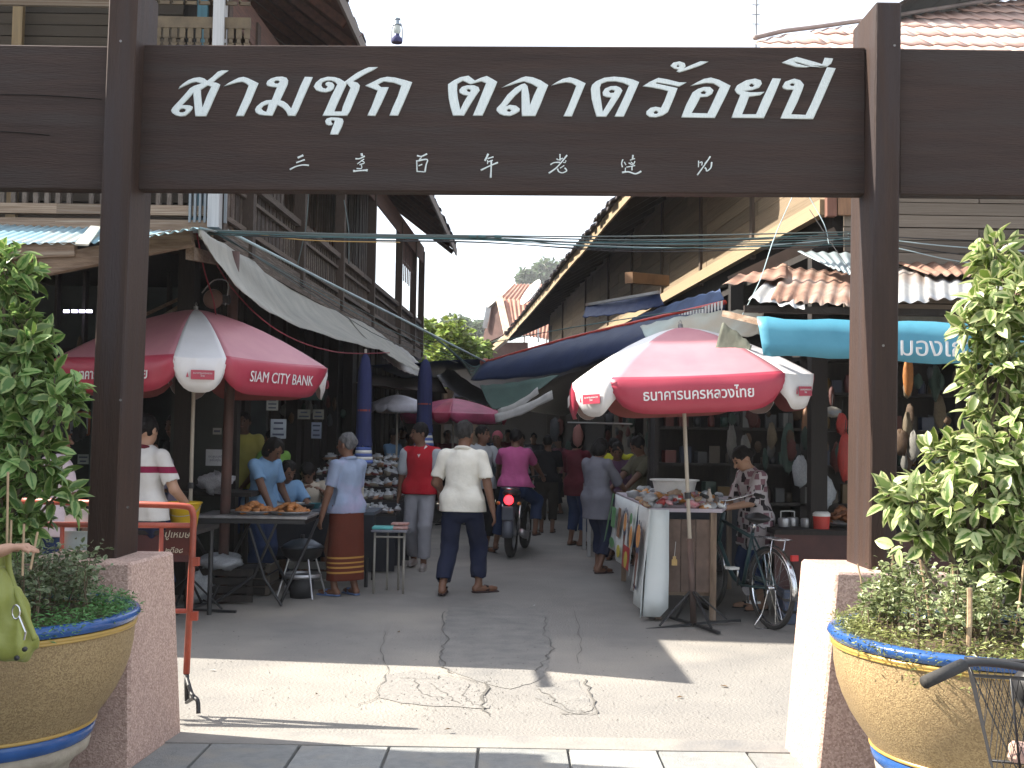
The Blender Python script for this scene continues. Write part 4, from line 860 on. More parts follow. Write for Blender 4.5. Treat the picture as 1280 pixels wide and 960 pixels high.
# front of the left house, facing the camera
fx = lambda px, Y=10.0: (px - 640) / FPX * Y
for k in range(7): piece('rail', BX('rail', WOODX), LB, V(-7.6 + k * .7, 9.98, 3.47), V(-6.9 + k * .7, 9.98, 3.47), .08, .09)
for k in range(7): piece('floor_beam', BX('rail', WOODX), LB, V(-7.6 + k * .7, 9.97, 3.30), V(-6.9 + k * .7, 9.97, 3.30), .1, .16)
X = -7.5
while X < -2.85:
    if not (-4.0 < X < -3.9): piece('baluster', bm_, LB, V(X, 9.98, 3.52), V(X, 9.98, 4.35), .04, .045, up=(0, 1, 0))
    X += .1 * 1.0
for k in range(10): piece('plank', BX('plank', DPL), LB, V(-7.6, 11.2, 3.5 + k * .19), V(-2.75, 11.2, 3.5 + k * .19), .02, .175)
for k in range(10): piece('plank', BX('plank', DPL), LB, V(-7.6, 11.21, 5.42 + k * .12), V(-3.4, 11.21, 5.42 + k * .12), .02, .11)
MB().box((-5.5, 11.4, 5), (4.4, .1, 3.4)).build('inner_wall', DARKWOOD, LB)
for (x0, x1, c_) in ((-5.1, -4.95, (.25, .17, .08)), (-3.22, -3.12, (.05, .15, .19))): piece('door_frame', BX('door_frame', M('frame%d' % int(-x0), c_, .7)), LB, V((x0 + x1) / 2, 11.1, 3.4), V((x0 + x1) / 2, 11.1, 6.2), .1, .06, up=(0, 1, 0))
MB().box((-2.95, 11.12, 4.0), (.4, .03, 1.1)).build('window', M('pale_blue_shutter', (.3, .38, .42), .6), LB)
piece('eave_board', BX('eave_board', WOODX), LB, V(-7.6, 9.9, 5.26 + .12), V(-3.3, 9.9, 5.26 + .1), .04, .14)
for k in range(36):
    MB().box((-7.5 + k * .116, 9.82, 5.49), (.1, .2, .09)).build('roof_tile', M('blue_black_tile', (.03, .035, .055), .6), LB)
piece('verandah_post', BX('p', M('pale_post', (.45, .45, .45), .7, c2=(.3, .3, .3))), LB, V(-2.66, 9.86, 3.3), V(-2.66, 9.86, 6.3), .1, .12, up=(0, 1, 0))
for k in range(8): piece('plank', BX('plank', M('blue_grey_board', (.28, .31, .33), .8, c2=(.17, .19, .2), scale=5, stretch=(8, 8, 1), bump=.4)), LB, V(-2.9 + k * .045, 9.93, 3.36), V(-2.9 + k * .045, 9.93, 4.9), .02, .04, up=(0, 1, 0))
# carved bargeboard and drip fretwork above the sign
FRET = M('ochre_fretwork', (.13, .095, .055), .8, c2=(.07, .05, .03), scale=7, bump=.3)
bz = 4.99
MB().box((-2.92, 9.84, bz + .15), (1.08, .03, .1)).build('fretwork_board', FRET, LB)
for k in range(15):
    x = -3.42 + k * .072; m_ = MB(); m_.box((x, 9.84, bz + .06), (.05, .02, .1)); m_.box((x, 9.84, bz - .01), (.03, .02, .05), ); m_.add([V(x - .03, 9.83, bz - .03), V(x + .03, 9.83, bz - .03), V(x, 9.83, bz - .1), V(x - .03, 9.85, bz - .03), V(x + .03, 9.85, bz - .03), V(x, 9.85, bz - .1)], [(0, 2, 1), (3, 4, 5), (0, 1, 4, 3), (1, 2, 5, 4), (2, 0, 3, 5)])
    m_.build('fretwork', FRET, LB)
for k in range(9):
    x = -3.4 + k * .12
    m_ = MB(); m_.box((x, 9.84, bz + .33), (.1, .02, .03)); m_.box((x - .045, 9.84, bz + .42), (.015, .02, .2)); m_.box((x, 9.84, bz + .47), (.035, .02, .05), rz=0, rot=Matrix.Rotation(.78, 3, 'Y')); m_.box((x, 9.84, bz + .40), (.03, .02, .03), rot=Matrix.Rotation(.78, 3, 'Y')); m_.build('fretwork', FRET, LB)
# ground floor: columns, folding doors, dark back walls
def gwall(y0, y1, off, mat=DARKWOOD):
    n_ = int((y1 - y0) / .3)
    for k in range(n_):
        a = y0 + (y1 - y0) * k / n_; piece('door_board', BX('door_board', mat), LB, fp(a + .15, 0.02, off + (.02 if k % 2 else 0)), fp(a + .15, 3.2, off + (.02 if k % 2 else 0)), .04, .28, up=(0, 1, 0))
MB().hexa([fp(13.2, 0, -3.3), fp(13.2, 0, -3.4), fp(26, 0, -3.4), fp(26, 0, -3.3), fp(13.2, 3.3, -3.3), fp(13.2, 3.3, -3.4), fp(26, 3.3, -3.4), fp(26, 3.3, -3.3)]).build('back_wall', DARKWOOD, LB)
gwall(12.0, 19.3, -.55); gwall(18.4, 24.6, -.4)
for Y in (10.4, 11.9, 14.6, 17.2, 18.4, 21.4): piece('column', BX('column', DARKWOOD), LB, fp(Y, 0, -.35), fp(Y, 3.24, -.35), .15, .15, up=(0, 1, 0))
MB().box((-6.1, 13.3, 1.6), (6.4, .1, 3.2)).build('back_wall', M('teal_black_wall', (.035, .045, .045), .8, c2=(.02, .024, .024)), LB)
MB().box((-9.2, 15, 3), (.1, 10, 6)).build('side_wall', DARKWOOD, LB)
for k in range(14): piece('plank', BX('plank', DARKWOOD), LB, V(-7 + k * .3, 12.0, 2.35), V(-7 + k * .3, 12.0, 3.2), .03, .1, up=(0, 1, 0))
piece('beam', BX('beam', DARKWOOD), LB, V(-7.3, 11.9, 2.3), V(-2.8, 11.9, 2.3), .1, .12)
MB().hexa([fp(17.2, 3.0, -.6), fp(18.4, 3.0, -.6), V(-9, 18.4, 3.0), V(-9, 17.2, 3.), fp(17.2, 3.1, -.6), fp(18.4, 3.1, -.6), V(-9, 18.4, 3.1), V(-9, 17.2, 3.1)]).build('ceiling', DARKWOOD, LB)
m_ = MB(); m_.box((-4.45, 12.6, 1.3), (.55, .05, 2.1)); m_.build('door', M('teal_door', (.05, .075, .075), .7), LB)
m_ = MB(); m_.box((-2.95, 10.55, 1.35), (.5, .04, 1.9)); m_.build('door_board', M('green_black_board', (.035, .04, .036), .7), LB)

# ------------------------------------------------------------------ pale blue lean-to roof
LT = thing('lean_to_roof', (-4, 9, 0), 'pale blue corrugated lean-to roof on wooden beams, left behind the gate', 'lean-to roof')
fa, fb = V(-6.0, 7.2, 2.62), P(246, 285, 7.5); ba, bb = V(-6.2, 9.93, 3.34), V(-2.62, 9.93, 3.27)
fm = P(110, 305, 7.8); fm0 = P(178, 297, 7.65); bm0 = lerp(ba, bb, .72); bm1 = lerp(ba, bb, .87)
corr_row(ba, bm0, fm, V(-6.0, 8.1, 2.80), 6, 'roof_sheet', [BLUEZ], LT, seed=4, pitch=.08, amp=.009)
corr_row(bm0, bm1, fm0, fm, 1, 'roof_sheet', [BLUEZ], LT, seed=5, pitch=.08, amp=.009)
corr_row(bm1, bb, fb, fm0, 1, 'roof_sheet', [BLUEZ], LT, seed=6, pitch=.08, amp=.009)
m_ = MB(); m_.bar(P(95, 312, 7.85), V(-5.9, 8.15, 2.66), .05, .1); m_.build('fascia', WOODX, LT)
MB().bar(P(52, 334, 7.9), P(240, 296, 7.8), .07, .13).build('beam', WOODX, LT)
MB().bar(P(92, 326, 8.1), P(-60, 344, 8.0), .06, .1).build('beam', WOODX, LT)
MB().bar(V(-2.3, 7.9, 2.76), V(-2.62, 9.9, 3.02), .06, .09).build('beam', WOODY, LT)
MB().box((-5.95, 9.8, 1.3), (.1, 5.0, 2.6)).build('side_wall', DARKWOOD, LT)  # unseen wall, added to keep sun from coming in under the roof
for x in (-4.9, -4.1, -3.3): MB().bar(V(x, 8.15, 2.74), V(x, 9.9, 3.15), .05, .08).build('rafter', UNDER, LT)
c0 = P(285, 470, 9.9); MB().tube([V(c0.x, 9.9, 0), V(c0.x + .03, 9.9, 3.1)], .045, 10).build('post', M('rusty_pole', (.12, .06, .05), .6, c2=(.06, .04, .035)), LT, smooth=True)
MB().tube([V(c0.x + .01, 9.9, 1.95), V(c0.x + .012, 9.9, 2.03)], .048, 10).build('red_band', PL('redband', (.3, .04, .03)), LT, smooth=True)
a = P(120, 283, 9.2); b_ = P(102, 306, 7.3); MB().bar(a, b_, .08, .012).build('ridge_flashing', PL('cream', (.6, .58, .5)), LT)
MB().bar(P(178, 395, 10.6), P(240, 366, 10.9), .03, .03).build('brace', WOODX, LT); MB().bar(P(200, 398, 10.6), P(242, 372, 10.9), .03, .03).build('brace', WOODX, LT)

# ------------------------------------------------------------------ awning cloths
def cloth_loft(top, bot, name, mat, label, cat, n=24, rows=8, sag=.06, group=None, parent=None, belly=V(0, 0, -1), hemw=None):
    T_ = smoothpath(top, 8); B_ = smoothpath(bot, 8)
    def at(Lp, t):
        x = t * (len(Lp) - 1); i = min(int(x), len(Lp) - 2); return lerp(Lp[i], Lp[i + 1], x - i)
    m_ = MB(); m_.sheet([[lerp(at(T_, i / n), at(B_, i / n), j / rows) + belly * sag * math.sin(math.pi * j / rows) * math.sin(math.pi * min(1, .1 + i / n)) + V(0, 0, .008 * math.sin(i * 1.9 + j)) for i in range(n + 1)] for j in range(rows + 1)])
    o = m_.build(name, mat, parent, smooth=True, solid=.004)
    return tag(o, label, cat, group) if not parent else o
GCAN = M('grey_canvas', (.46, .45, .40), .9, c2=(.33, .33, .3), scale=3, bump=.3, fine=80, trans=.12)
cloth_loft([P(248, 286, 7.62), P(300, 317, 10.4), P(366, 355, 13.1), P(431, 391, 16.2), P(462, 428, 17.3)], [P(249, 289, 7.62), P(268, 322, 8.3), P(310, 371, 9.3), P(366, 405, 10.8), P(437, 428, 12.3), P(482, 439, 13.6)], 'canvas_awning', GCAN, 'long sagging grey canvas awning stretched along the left balcony, nearest the gate', 'awning', sag=.1, group='grey awnings along the left house')
cloth_loft([P(431, 391, 16.3), P(470, 413, 18), P(505, 440, 20)], [P(462, 428, 15.0), P(500, 453, 16), P(530, 467, 17)], 'canvas_awning', GCAN, 'second grey canvas awning, overlapping the far end of the long one', 'awning', sag=.05, group='grey awnings along the left house')
cloth_loft([P(482, 428, 18.8), P(505, 436, 20), P(528, 458, 22)], [P(478, 446, 17.5), P(500, 462, 18.5), P(522, 470, 20)], 'canvas_awning', M('white_canvas', (.5, .5, .48), .9), 'small pale awning behind the two grey ones, beside the closed blue umbrella', 'awning', sag=.03, group='grey awnings along the left house')

# ------------------------------------------------------------------ right market building
def RW(Y): return 3.43 - .077 * Y
def gp(Y, z, off=0.): return V(RW(Y) - off, Y, z)     # off: out over the lane
RB = thing('market_house', (RW(17), 17, 0), 'wooden plank market house with long dark eaves, right of the lane', 'house')
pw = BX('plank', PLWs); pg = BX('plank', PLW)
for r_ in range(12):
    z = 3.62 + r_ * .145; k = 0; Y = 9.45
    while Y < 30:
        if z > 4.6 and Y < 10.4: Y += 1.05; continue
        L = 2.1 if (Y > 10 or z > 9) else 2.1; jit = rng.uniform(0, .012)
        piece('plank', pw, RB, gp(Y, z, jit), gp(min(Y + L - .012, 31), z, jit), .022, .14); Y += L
for (Y) in (11.7, 13.9, 16.2, 18.6, 21, 24, 28): piece('wall_batten', BX('wall_batten', M('dark_batten', (.1, .07, .05), .8)), RB, gp(Y, 3.4, .02), gp(Y, 5.3, .02), .05, .1, up=(0, 1, 0))
piece('sill_beam', BX('sill_beam', CREAM), RB, gp(9.5, 3.5, .05), gp(31, 3.5, .05), .08, .13)
MB().hexa([gp(9.6, 3.3, -.06), V(9, 9.6, 3.3), V(9, 32, 3.3), gp(32, 3.3, -.06), gp(9.6, 4.6, -.06), V(9, 9.6, 4.6), V(9, 32, 5.2), gp(32, 5.2, -.06)]).build('inner_wall', DARKWOOD, RB)
# front wall planks
for r_ in range(18):
    z = 2.62 + r_ * .108; brk = 3.95 + (r_ % 3) * .9
    if z > 3.36 and 4.45 > z: pass
    for (x0, x1) in ((2.80, brk - .01), (brk, 6.2), (6.21, 8.6)):
        piece('plank', pg, RB, V(x0, 9.44 + (.02 if (3.26 < z < 3.36) else rng.uniform(0, .008)), z), V(x1, 9.44 + rng.uniform(0, .008), z + rng.uniform(-.004, .004)), .02, .1)
piece('sill_beam', BX('sill_beam', M('dark_batten', (0, 0, 0))), RB, V(4.2, 9.40, 3.24), V(8.4, 9.40, 3.22), .05, .05)
piece('corner_post', BX('corner_post', M('red_corner', (.2, .09, .06), .8)), RB, V(2.68, 9.42, 3.4), V(2.68, 9.42, 4.65), .08, .08, up=(0, 1, 0))
MB().box((2.86, 9.40, 3.86), (.26, .04, .9)).build('shutter', M('brown_shutter', (.26, .14, .075), .75, c2=(.17, .09, .05), scale=5, stretch=(8, 8, 1)), RB)
MB().box((8.2, 9.39, 3.9), (.9, .04, 1.2)).build('shutter', M('dark_batten', (0, 0, 0)), RB)
# street eave
ze = 4.56
def re_(Y, z=0., off=.9): return gp(Y, ze + z, off)
rr = lambda Y: V(6.6, Y, ze + 3.0)
Y0, Y1 = 11.0, 35.0
for k in range(8):
    t0, t1 = k / 8, (k + 1) / 8
    a, b, c, d = [lerp(re_(y_), rr(y_), t) for t, y_ in ((t0, Y0), (t1, Y0), (t1, Y1), (t0, Y1))]
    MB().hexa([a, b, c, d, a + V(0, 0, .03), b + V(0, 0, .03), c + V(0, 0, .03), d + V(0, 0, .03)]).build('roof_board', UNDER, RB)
for k in range(30):
    Y = Y0 + .1 + k * .82
    if Y < Y1: MB().bar(re_(Y, -.06, .86), lerp(re_(Y, -.06), rr(Y), .3), .06, .1).build('rafter', UNDER, RB)
for k in range(10):
    Y = Y0 + k * 2.5; piece('fascia', BX('fascia', CREAM), RB, re_(Y, rng.uniform(-.02, .01), .92), re_(min(Y + 2.49, Y1), rng.uniform(-.02, .01), .92), .03, .15)
for k in range(92):
    Y = Y0 + k * (Y1 - Y0) / 92
    e = re_(Y, .05 + rng.uniform(0, .03), 1.0 + rng.uniform(-.02, .06)); g_ = lerp(re_(Y), rr(Y), .25) + V(0, 0, .07); D = V(0, .25, 0); U = V(0, 0, .035)
    MB().hexa([e, g_, g_ + D, e + D, e + U, g_ + U, g_ + D + U, e + D + U]).build('roof_tile', M('dark_roof_tile', (0, 0, 0)), RB)
# hipped front roof slope, rows of scalloped tiles, seen above the sign
def froof(px, py): 
    d = ray(px, py); n_ = V(0, -.5, .866); p0 = V(0, 8.9, 4.45); t = (p0 - CAM).dot(n_) / d.dot(n_); return CAM + d * t
tp = [froof(x, y) for x, y in ((943, 54), (980, 45), (1020, 40), (1062, 34), (1100, 29), (1150, 20), (1200, 12), (1250, 4), (1300, -3), (1420, -20))]
def topz(x):
    for a, b in zip(tp, tp[1:]):
        if a.x <= x <= b.x: return lerp(a, b, (x - a.x) / (b.x - a.x))
    return tp[-1] if x > tp[-1].x else tp[0]
x = tp[0].x; k = 0
low = 8.7
rows_ = 7
while x < tp[-1].x - .2:
    T1, T2 = topz(x), topz(x + .32)
    y = low
    for r_ in range(12):
        ya = low + r_ * .42; yb = ya + .5
        t1y, t2y = min(yb, T1.y), min(yb, T2.y)
        if ya >= min(T1.y, T2.y): break
        zz = lambda yy: 4.45 + (yy - 8.9) * .5774
        m_ = MB(); nu = 8; rows2 = []
        for (yy1, yy2, lift) in ((ya, ya, .028), (t1y, t2y, .012)):
            rows2.append([V(x + .325 * i / nu, yy1 + (yy2 - yy1) * i / nu, zz(yy1 + (yy2 - yy1) * i / nu) + lift + .009 * math.sin(2 * math.pi * i / nu * 2)) for i in range(nu + 1)])
        m_.sheet(rows2); m_.build('roof_tile', ROOFT, RB, smooth=True, solid=.008)
    x += .32
m_ = MB(); m_.tube([p + V(0, 0, .05) for p in tp], .022, 7); m_.build('ridge_cap', M('grey_ridge', (.3, .24, .22), .8), RB, smooth=True)
MB().hexa([V(tp[0].x - .2, 8.75, 4.3), V(8.6, 8.75, 4.3), V(8.6, 9.5, 4.72), V(tp[0].x, 9.5, 4.72), V(tp[0].x - .2, 8.75, 4.33), V(8.6, 8.75, 4.33), V(8.6, 9.5, 4.75), V(tp[0].x, 9.5, 4.75)]).build('roof_board', UNDER, RB)
MB().bar(P(786, 347, 13), P(832, 351, 14), .1, .13).build('outrigger', M('orange_wood', (.3, .17, .09), .8), RB)
# ground floor of the right building
MB().hexa([gp(9.7, 3.2, -.1), V(9, 9.7, 3.2), V(9, 32, 3.2), gp(32, 3.2, -.1), gp(9.7, 3.28, -.1), V(9, 9.7, 3.28), V(9, 32, 3.28), gp(32, 3.28, -.1)]).build('ceiling', DARKWOOD, RB)
for Y in (9.8, 12.4, 15, 18, 21, 24.5, 28, 31): piece('column', BX('column', DARKWOOD), RB, gp(Y, 0, .0), gp(Y, 3.3, 0.), .14, .14, up=(0, 1, 0))
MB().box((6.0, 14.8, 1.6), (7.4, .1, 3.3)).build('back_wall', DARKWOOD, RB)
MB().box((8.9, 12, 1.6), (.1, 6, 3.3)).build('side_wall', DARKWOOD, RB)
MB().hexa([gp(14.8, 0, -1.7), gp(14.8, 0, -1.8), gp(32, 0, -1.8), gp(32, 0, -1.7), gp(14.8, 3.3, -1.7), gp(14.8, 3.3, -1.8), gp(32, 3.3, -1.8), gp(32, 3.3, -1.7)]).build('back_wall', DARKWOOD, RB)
# extra cover and end of the lane
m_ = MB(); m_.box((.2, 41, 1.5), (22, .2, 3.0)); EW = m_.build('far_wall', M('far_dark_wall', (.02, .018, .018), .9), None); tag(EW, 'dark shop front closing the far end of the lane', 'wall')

WS = MB(); WS.box((-4.6, 25.6, 1.35), (6.0, .15, 2.7)); tag(WS.build('shop_building', DARKWOOD, None), 'dark shop front beyond the far end of the left balcony', 'shop front')
# ------------------------------------------------------------------ rusty and pale corrugated sheets over the right stalls
RA = thing('shop_awning_roof', (3.2, 8.6, 0), 'patched rusty corrugated awning roof above the cyan banner, right of the gate', 'awning roof')
corr_quad(P(982, 334, 9.5), P(1075, 342, 9.4), P(1070, 382, 8.2), P(962, 376, 8.3), 'roof_sheet', RUST, RA, seed=1, pitch=.1, amp=.010, ragged=.05)
corr_quad(P(962, 346, 9.3), P(1004, 350, 9.3), P(1006, 386, 8.1), P(936, 374, 8.35), 'roof_sheet', ZINC, RA, seed=2, pitch=.12, amp=.012, ragged=.06)
corr_quad(P(925, 346, 9.6), P(985, 334, 9.6), P(985, 352, 8.9), P(903, 361, 9.0), 'roof_sheet', RUST, RA, seed=3, pitch=.13, amp=.011, lift=.03)
corr_quad(P(996, 320, 9.4), P(1070, 322, 9.4), P(1070, 352, 8.9), P(1036, 340, 9.0), 'roof_sheet', M('blue_grey_sheet', (.30, .36, .38), .5, metal=.2), RA, seed=5, pitch=.07, amp=.008, lift=.04)
corr_quad(P(1075, 336, 9.4), P(1160, 334, 9.4), P(1162, 377, 8.15), P(1070, 380, 8.15), 'roof_sheet', ZINC, RA, seed=6, pitch=.11, amp=.011)
corr_quad(P(1155, 336, 9.4), P(1260, 338, 9.4), P(1262, 374, 8.15), P(1158, 376, 8.15), 'roof_sheet', ZINC, RA, seed=7, pitch=.11, amp=.011, lift=.01)
corr_quad(P(1255, 336, 9.4), P(1400, 338, 9.4), P(1400, 374, 8.15), P(1258, 376, 8.15), 'roof_sheet', RUST, RA, seed=8, pitch=.11, amp=.011, lift=.0)
corr_quad(P(1120, 333, 9.43), P(1240, 334, 9.43), P(1236, 350, 8.8), P(1160, 348, 8.8), 'roof_sheet', RUST, RA, seed=9, pitch=.11, amp=.014, lift=.03)
MB().bar(P(912, 352, 9.5), P(1045, 290, 9.42), .03, .09).build('edge_beam', M('dark_batten', (0, 0, 0)), RA)
MB().bar(P(930, 386, 8.3), P(1400, 396, 8.2), .05, .05).build('beam', UNDER, RA)
MB().bar(P(905, 392, 8.4), P(960, 405, 8.1), .045, .045).build('pole', WOODX, RA)
for (px, Y) in ((1330, 8.2), (1085, 8.4)): q = P(px, 400, Y); MB().bar(V(q.x, Y, 0), V(q.x, Y, 2.35), .07, .07, up=(0, 1, 0)).build('post', DARKWOOD, RA)
MB().sheet([[P(1090, 388, 8.6), P(1160, 389, 8.6), P(1260, 390, 8.6)], [P(1090, 408, 8.55), P(1160, 410, 8.55), P(1260, 411, 8.55)]]).build('board', M('beige_board', (.33, .31, .27), .8, c3=(.1, .17, .3), scale=2), RA, solid=.01)
CY = M('cyan_vinyl', (.11, .37, .50), .45, c2=(.08, .31, .43), scale=3, bump=.15, fine=20, trans=.25)
BN = thing('awning_banner', (3, 8, 0), 'bright cyan vinyl banner with Thai lettering hanging below the rusty awning', 'banner')
cloth_loft([P(946, 396, 8.02), P(1000, 399, 8.0), P(1090, 401, 8.0), P(1180, 403, 8.0), P(1260, 405, 8.0), P(1420, 408, 8.0)], [P(954, 444, 7.95), P(1000, 446, 7.95), P(1090, 449, 7.95), P(1180, 455, 7.94), P(1260, 455, 7.95), P(1420, 460, 7.95)], 'vinyl_sheet', CY, None, None, n=14, rows=3, sag=.006, parent=BN, belly=V(0, -1, 0))
tmm = text_mesh('มองเก่า', .155, PL('letter_white', (.75, .75, .75)), shear=0, extrude=.0015, align='LEFT', space=.95)
q = P(1123, 444, 7.90); q2 = P(1215, 446, 7.90); ln = (max(v.co.x for v in tmm.vertices) - min(v.co.x for v in tmm.vertices)); s_ = (q2 - q).length / ln * 1.0
link_mesh('lettering', tmm, BN, mw=Matrix.Translation(q) @ Matrix.Rotation(-math.atan2(q2.z - q.z, q2.x - q.x), 4, 'Y') @ Matrix.Rotation(R_(90), 4, 'X') @ Matrix.Diagonal((s_, s_ * 1.0, 1, 1)))
# big navy tarp, red pole along its upper edge
NAVY = M('navy_tarp', (.010, .026, .085), .6, c2=(.007, .018, .06), scale=2, bump=.3, fine=12)
TP = thing('tarp', (1, 12, 0), 'large navy tarp hanging from a red pole across the lane, behind the sunlit umbrella', 'tarp')
U_ = [P(606, 453, 15.5), P(700, 426, 13.8), P(800, 402, 12), P(906, 378, 10)]; L_ = [P(588, 476, 15.2), P(690, 468, 13.3), P(780, 440, 11.7), P(906, 420, 10)]
cloth_loft(U_, L_, 'tarp_sheet', NAVY, None, None, parent=TP, sag=.12, belly=V(-.4, -1, 0), n=30)
MB().tube(smoothpath(U_, 6), .022, 8).build('pole', PL('red_pole', (.55, .06, .04)), TP, smooth=True)
MB().lathe([(.001, -.06), (.05, -.05), (.06, 0), (.05, .05), (.001, .06)], U_[0], 12, axis=V(1, -.7, .1)).build('pole_end', PL('faded_red', (.35, .1, .07)), TP, smooth=True)
cloth_loft([P(733, 382, 13.5), P(780, 373, 12.8), P(824, 366, 12)], [P(728, 397, 13.2), P(780, 392, 12.5), P(830, 382, 11.9)], 'tarp', NAVY, 'small blue-black tarp with a bright upper edge, under the right eaves', 'tarp', sag=.02)
o = MB().bar(P(733, 381, 13.48), P(824, 365, 11.98), .03, .03).build('metal_strip', ZINC, None); tag(o, 'thin bright metal strip along the small tarp under the right eaves', 'metal strip')
AW = thing('striped_awning', (1.9, 11, 0), 'faded awning with a white scalloped fringe, between the navy tarp and the plank wall', 'awning')
cloth_loft([P(790, 398, 13), P(850, 376, 11.6), P(900, 362, 10.4)], [P(790, 412, 12.4), P(850, 392, 11.2), P(905, 375, 10)], 'awning_cloth', M('faded_blue_cloth', (.06, .1, .2), .9), None, None, parent=AW, sag=.02)
for k in range(34):
    t = k / 34; a = lerp(P(790, 412, 12.35), P(905, 375, 9.95), t); b = lerp(P(790, 412, 12.35), P(905, 375, 9.95), t + .6 / 34)
    MB().add([a, b, b - V(0, 0, .06), lerp(a, b, .5) - V(0, 0, .09), a - V(0, 0, .06)], [(0, 1, 2, 3, 4)]).build('fringe', PL('white', (0, 0, 0)), AW, solid=.003)
GT = M('pale_green_sheet', (.33, .40, .37), .5, c2=(.23, .3, .28), scale=3, bump=.2, c3=(.3, .27, .2))
cloth_loft([P(800, 408, 10.6), P(850, 396, 10.2), P(915, 388, 9.8), P(955, 392, 9.6)], [P(812, 428, 9.9), P(850, 425, 9.7), P(900, 425, 9.5), P(950, 418, 9.3)], 'plastic_awning', GT, 'pale green weathered sheet sloping down just above the sunlit umbrella', 'awning', sag=.03)
cloth_loft([P(903, 403, 8.55), P(925, 418, 8.5), P(940, 432, 8.45)], [P(893, 438, 8.5), P(910, 450, 8.45), P(931, 460, 8.4)], 'hanging_cloth', M('grey_green_cloth', (.17, .18, .14), .9, scale=6), 'grey-green rag of canvas hanging over the top of the sunlit umbrella', 'cloth', sag=.02, n=10, rows=5)
# far overhead tarps darkening the lane
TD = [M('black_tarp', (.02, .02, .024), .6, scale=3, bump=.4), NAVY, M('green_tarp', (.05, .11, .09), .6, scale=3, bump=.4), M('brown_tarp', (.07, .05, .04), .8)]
tl = [('black sagging tarp high over the far stalls, above the pink umbrella', [P(545, 470, 19), P(570, 492, 19.4), P(606, 508, 20)], [P(560, 458, 23), P(590, 480, 23), P(625, 500, 24)], 0),
      ('torn green-white plastic sheet dangling beside the navy tarp', [P(600, 482, 17), P(640, 478, 17), P(700, 468, 17)], [P(616, 512, 16.8), P(645, 505, 16.8), P(672, 488, 16.8)], 2),
      ('dark tarp over the right stalls beyond the navy one', [P(612, 500, 24), P(680, 478, 20), P(760, 450, 15)], [P(700, 520, 24), P(760, 505, 20), P(850, 470, 15)], 0),
      ('dark brown tarp over the stalls beyond the left balcony', [P(455, 466, 21), P(500, 472, 21), P(548, 472, 22)], [P(440, 478, 19), P(490, 484, 19), P(560, 492, 20)], 3),
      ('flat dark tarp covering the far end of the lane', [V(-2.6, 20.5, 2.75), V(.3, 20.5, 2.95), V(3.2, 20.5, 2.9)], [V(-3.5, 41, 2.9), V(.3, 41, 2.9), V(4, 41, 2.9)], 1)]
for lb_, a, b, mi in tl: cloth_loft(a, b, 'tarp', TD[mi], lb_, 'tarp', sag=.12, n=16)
for k, (pts) in enumerate(([(622, 512, 16.5), (650, 500, 16.4), (672, 484, 16.3)], [(618, 518, 16.4), (650, 508, 16.3), (690, 488, 16.2)])):
    A_ = [P(*p) for p in pts]; cloth_loft(A_, [p + V(.02, 0, -.09 - .03 * k) for p in A_], 'plastic_sheet', PL('white', (0, 0, 0)), ('upper' if k == 0 else 'lower') + ' strip of torn white plastic hanging under the navy tarp', 'plastic strip', sag=.02, n=8, rows=3)

# ------------------------------------------------------------------ neighbouring shop, off the left edge, that shades the foreground
NB = thing('shop_house', (-5.6, 2, 0), 'plain plastered shop house beside the left end of the gate, mostly outside the frame', 'house')
MB().box((-5.7, 1.2, 1.6), (4.0, 9.4, 3.2)).build('wall', M('cream_plaster', (.42, .38, .31), .9, scale=2, bump=.2), NB)
MB().box((-5.66, 1.2, 3.28), (4.15, 9.5, .12)).build('roof', ZINC, NB)
for y in (-2, 1, 4): MB().box((-3.69, y, 1.2), (.05, 1.6, 2.2)).build('shutter_door', M('green_shutter', (.1, .16, .13), .7), NB)
# ------------------------------------------------------------------ far house, trees
FH = thing('far_house', (0, 46, 0), 'house with a red corrugated roof standing above the far eaves', 'house')
def fq(pts, Y): return [P(x, y, Yy) for (x, y), Yy in zip(pts, Y)]
RC = M('red_corrugated', (.36, .17, .11), .7, c2=(.27, .12, .08), scale=2, bump=.1, c3=(.42, .25, .17))
a, b, c, d = P(642, 355, 50), P(705, 356, 50), P(700, 385, 45), P(624, 373, 45)
corr_quad(a, b, c, d, 'roof', RC, FH, pitch=.16, amp=.03)
a2, b2, c2_, d2 = P(624, 373, 45), P(700, 380, 45), P(690, 425, 42), P(634, 416, 42)
corr_quad(a2, b2, c2_, d2, 'roof', RC, FH, pitch=.16, amp=.03)
MB().add([P(624, 375, 45), P(612, 385, 45.5), P(606, 418, 45.5), P(602, 432, 45.5), P(632, 418, 44.8)], [(0, 1, 2, 3, 4)]).build('gable_wall', M('brown_gable', (.12, .07, .06), .9), FH, solid=.1)
MB().bar(P(624, 372, 44.9), P(611, 383, 45.3), .2, .15).build('bargeboard', ZINC, FH); MB().bar(P(611, 383, 45.3), P(606, 410, 45.3), .2, .12).build('bargeboard', ZINC, FH); MB().bar(P(624, 372, 44.8), P(634, 416, 41.9), .25, .15).build('bargeboard', M('pale_barge', (.5, .4, .3), .8), FH)
MB().hexa([P(604, 470, 44), P(660, 470, 44), P(660, 470, 50), P(604, 470, 50), P(604, 428, 44), P(660, 428, 44), P(660, 428, 50), P(604, 428, 50)]).build('wall', M('brown_gable', (0, 0, 0)), FH)
MB().bar(P(612, 440, 40), P(636, 420, 38), .15, .2).build('rafter', CREAM, FH)
SD = thing('satellite_dish', tuple(P(664, 373, 36)), 'white satellite dish seen edge-on against the red roof', 'satellite dish')
q = P(664, 366, 36); axd = V(-.93, -.32, .12).normalized()
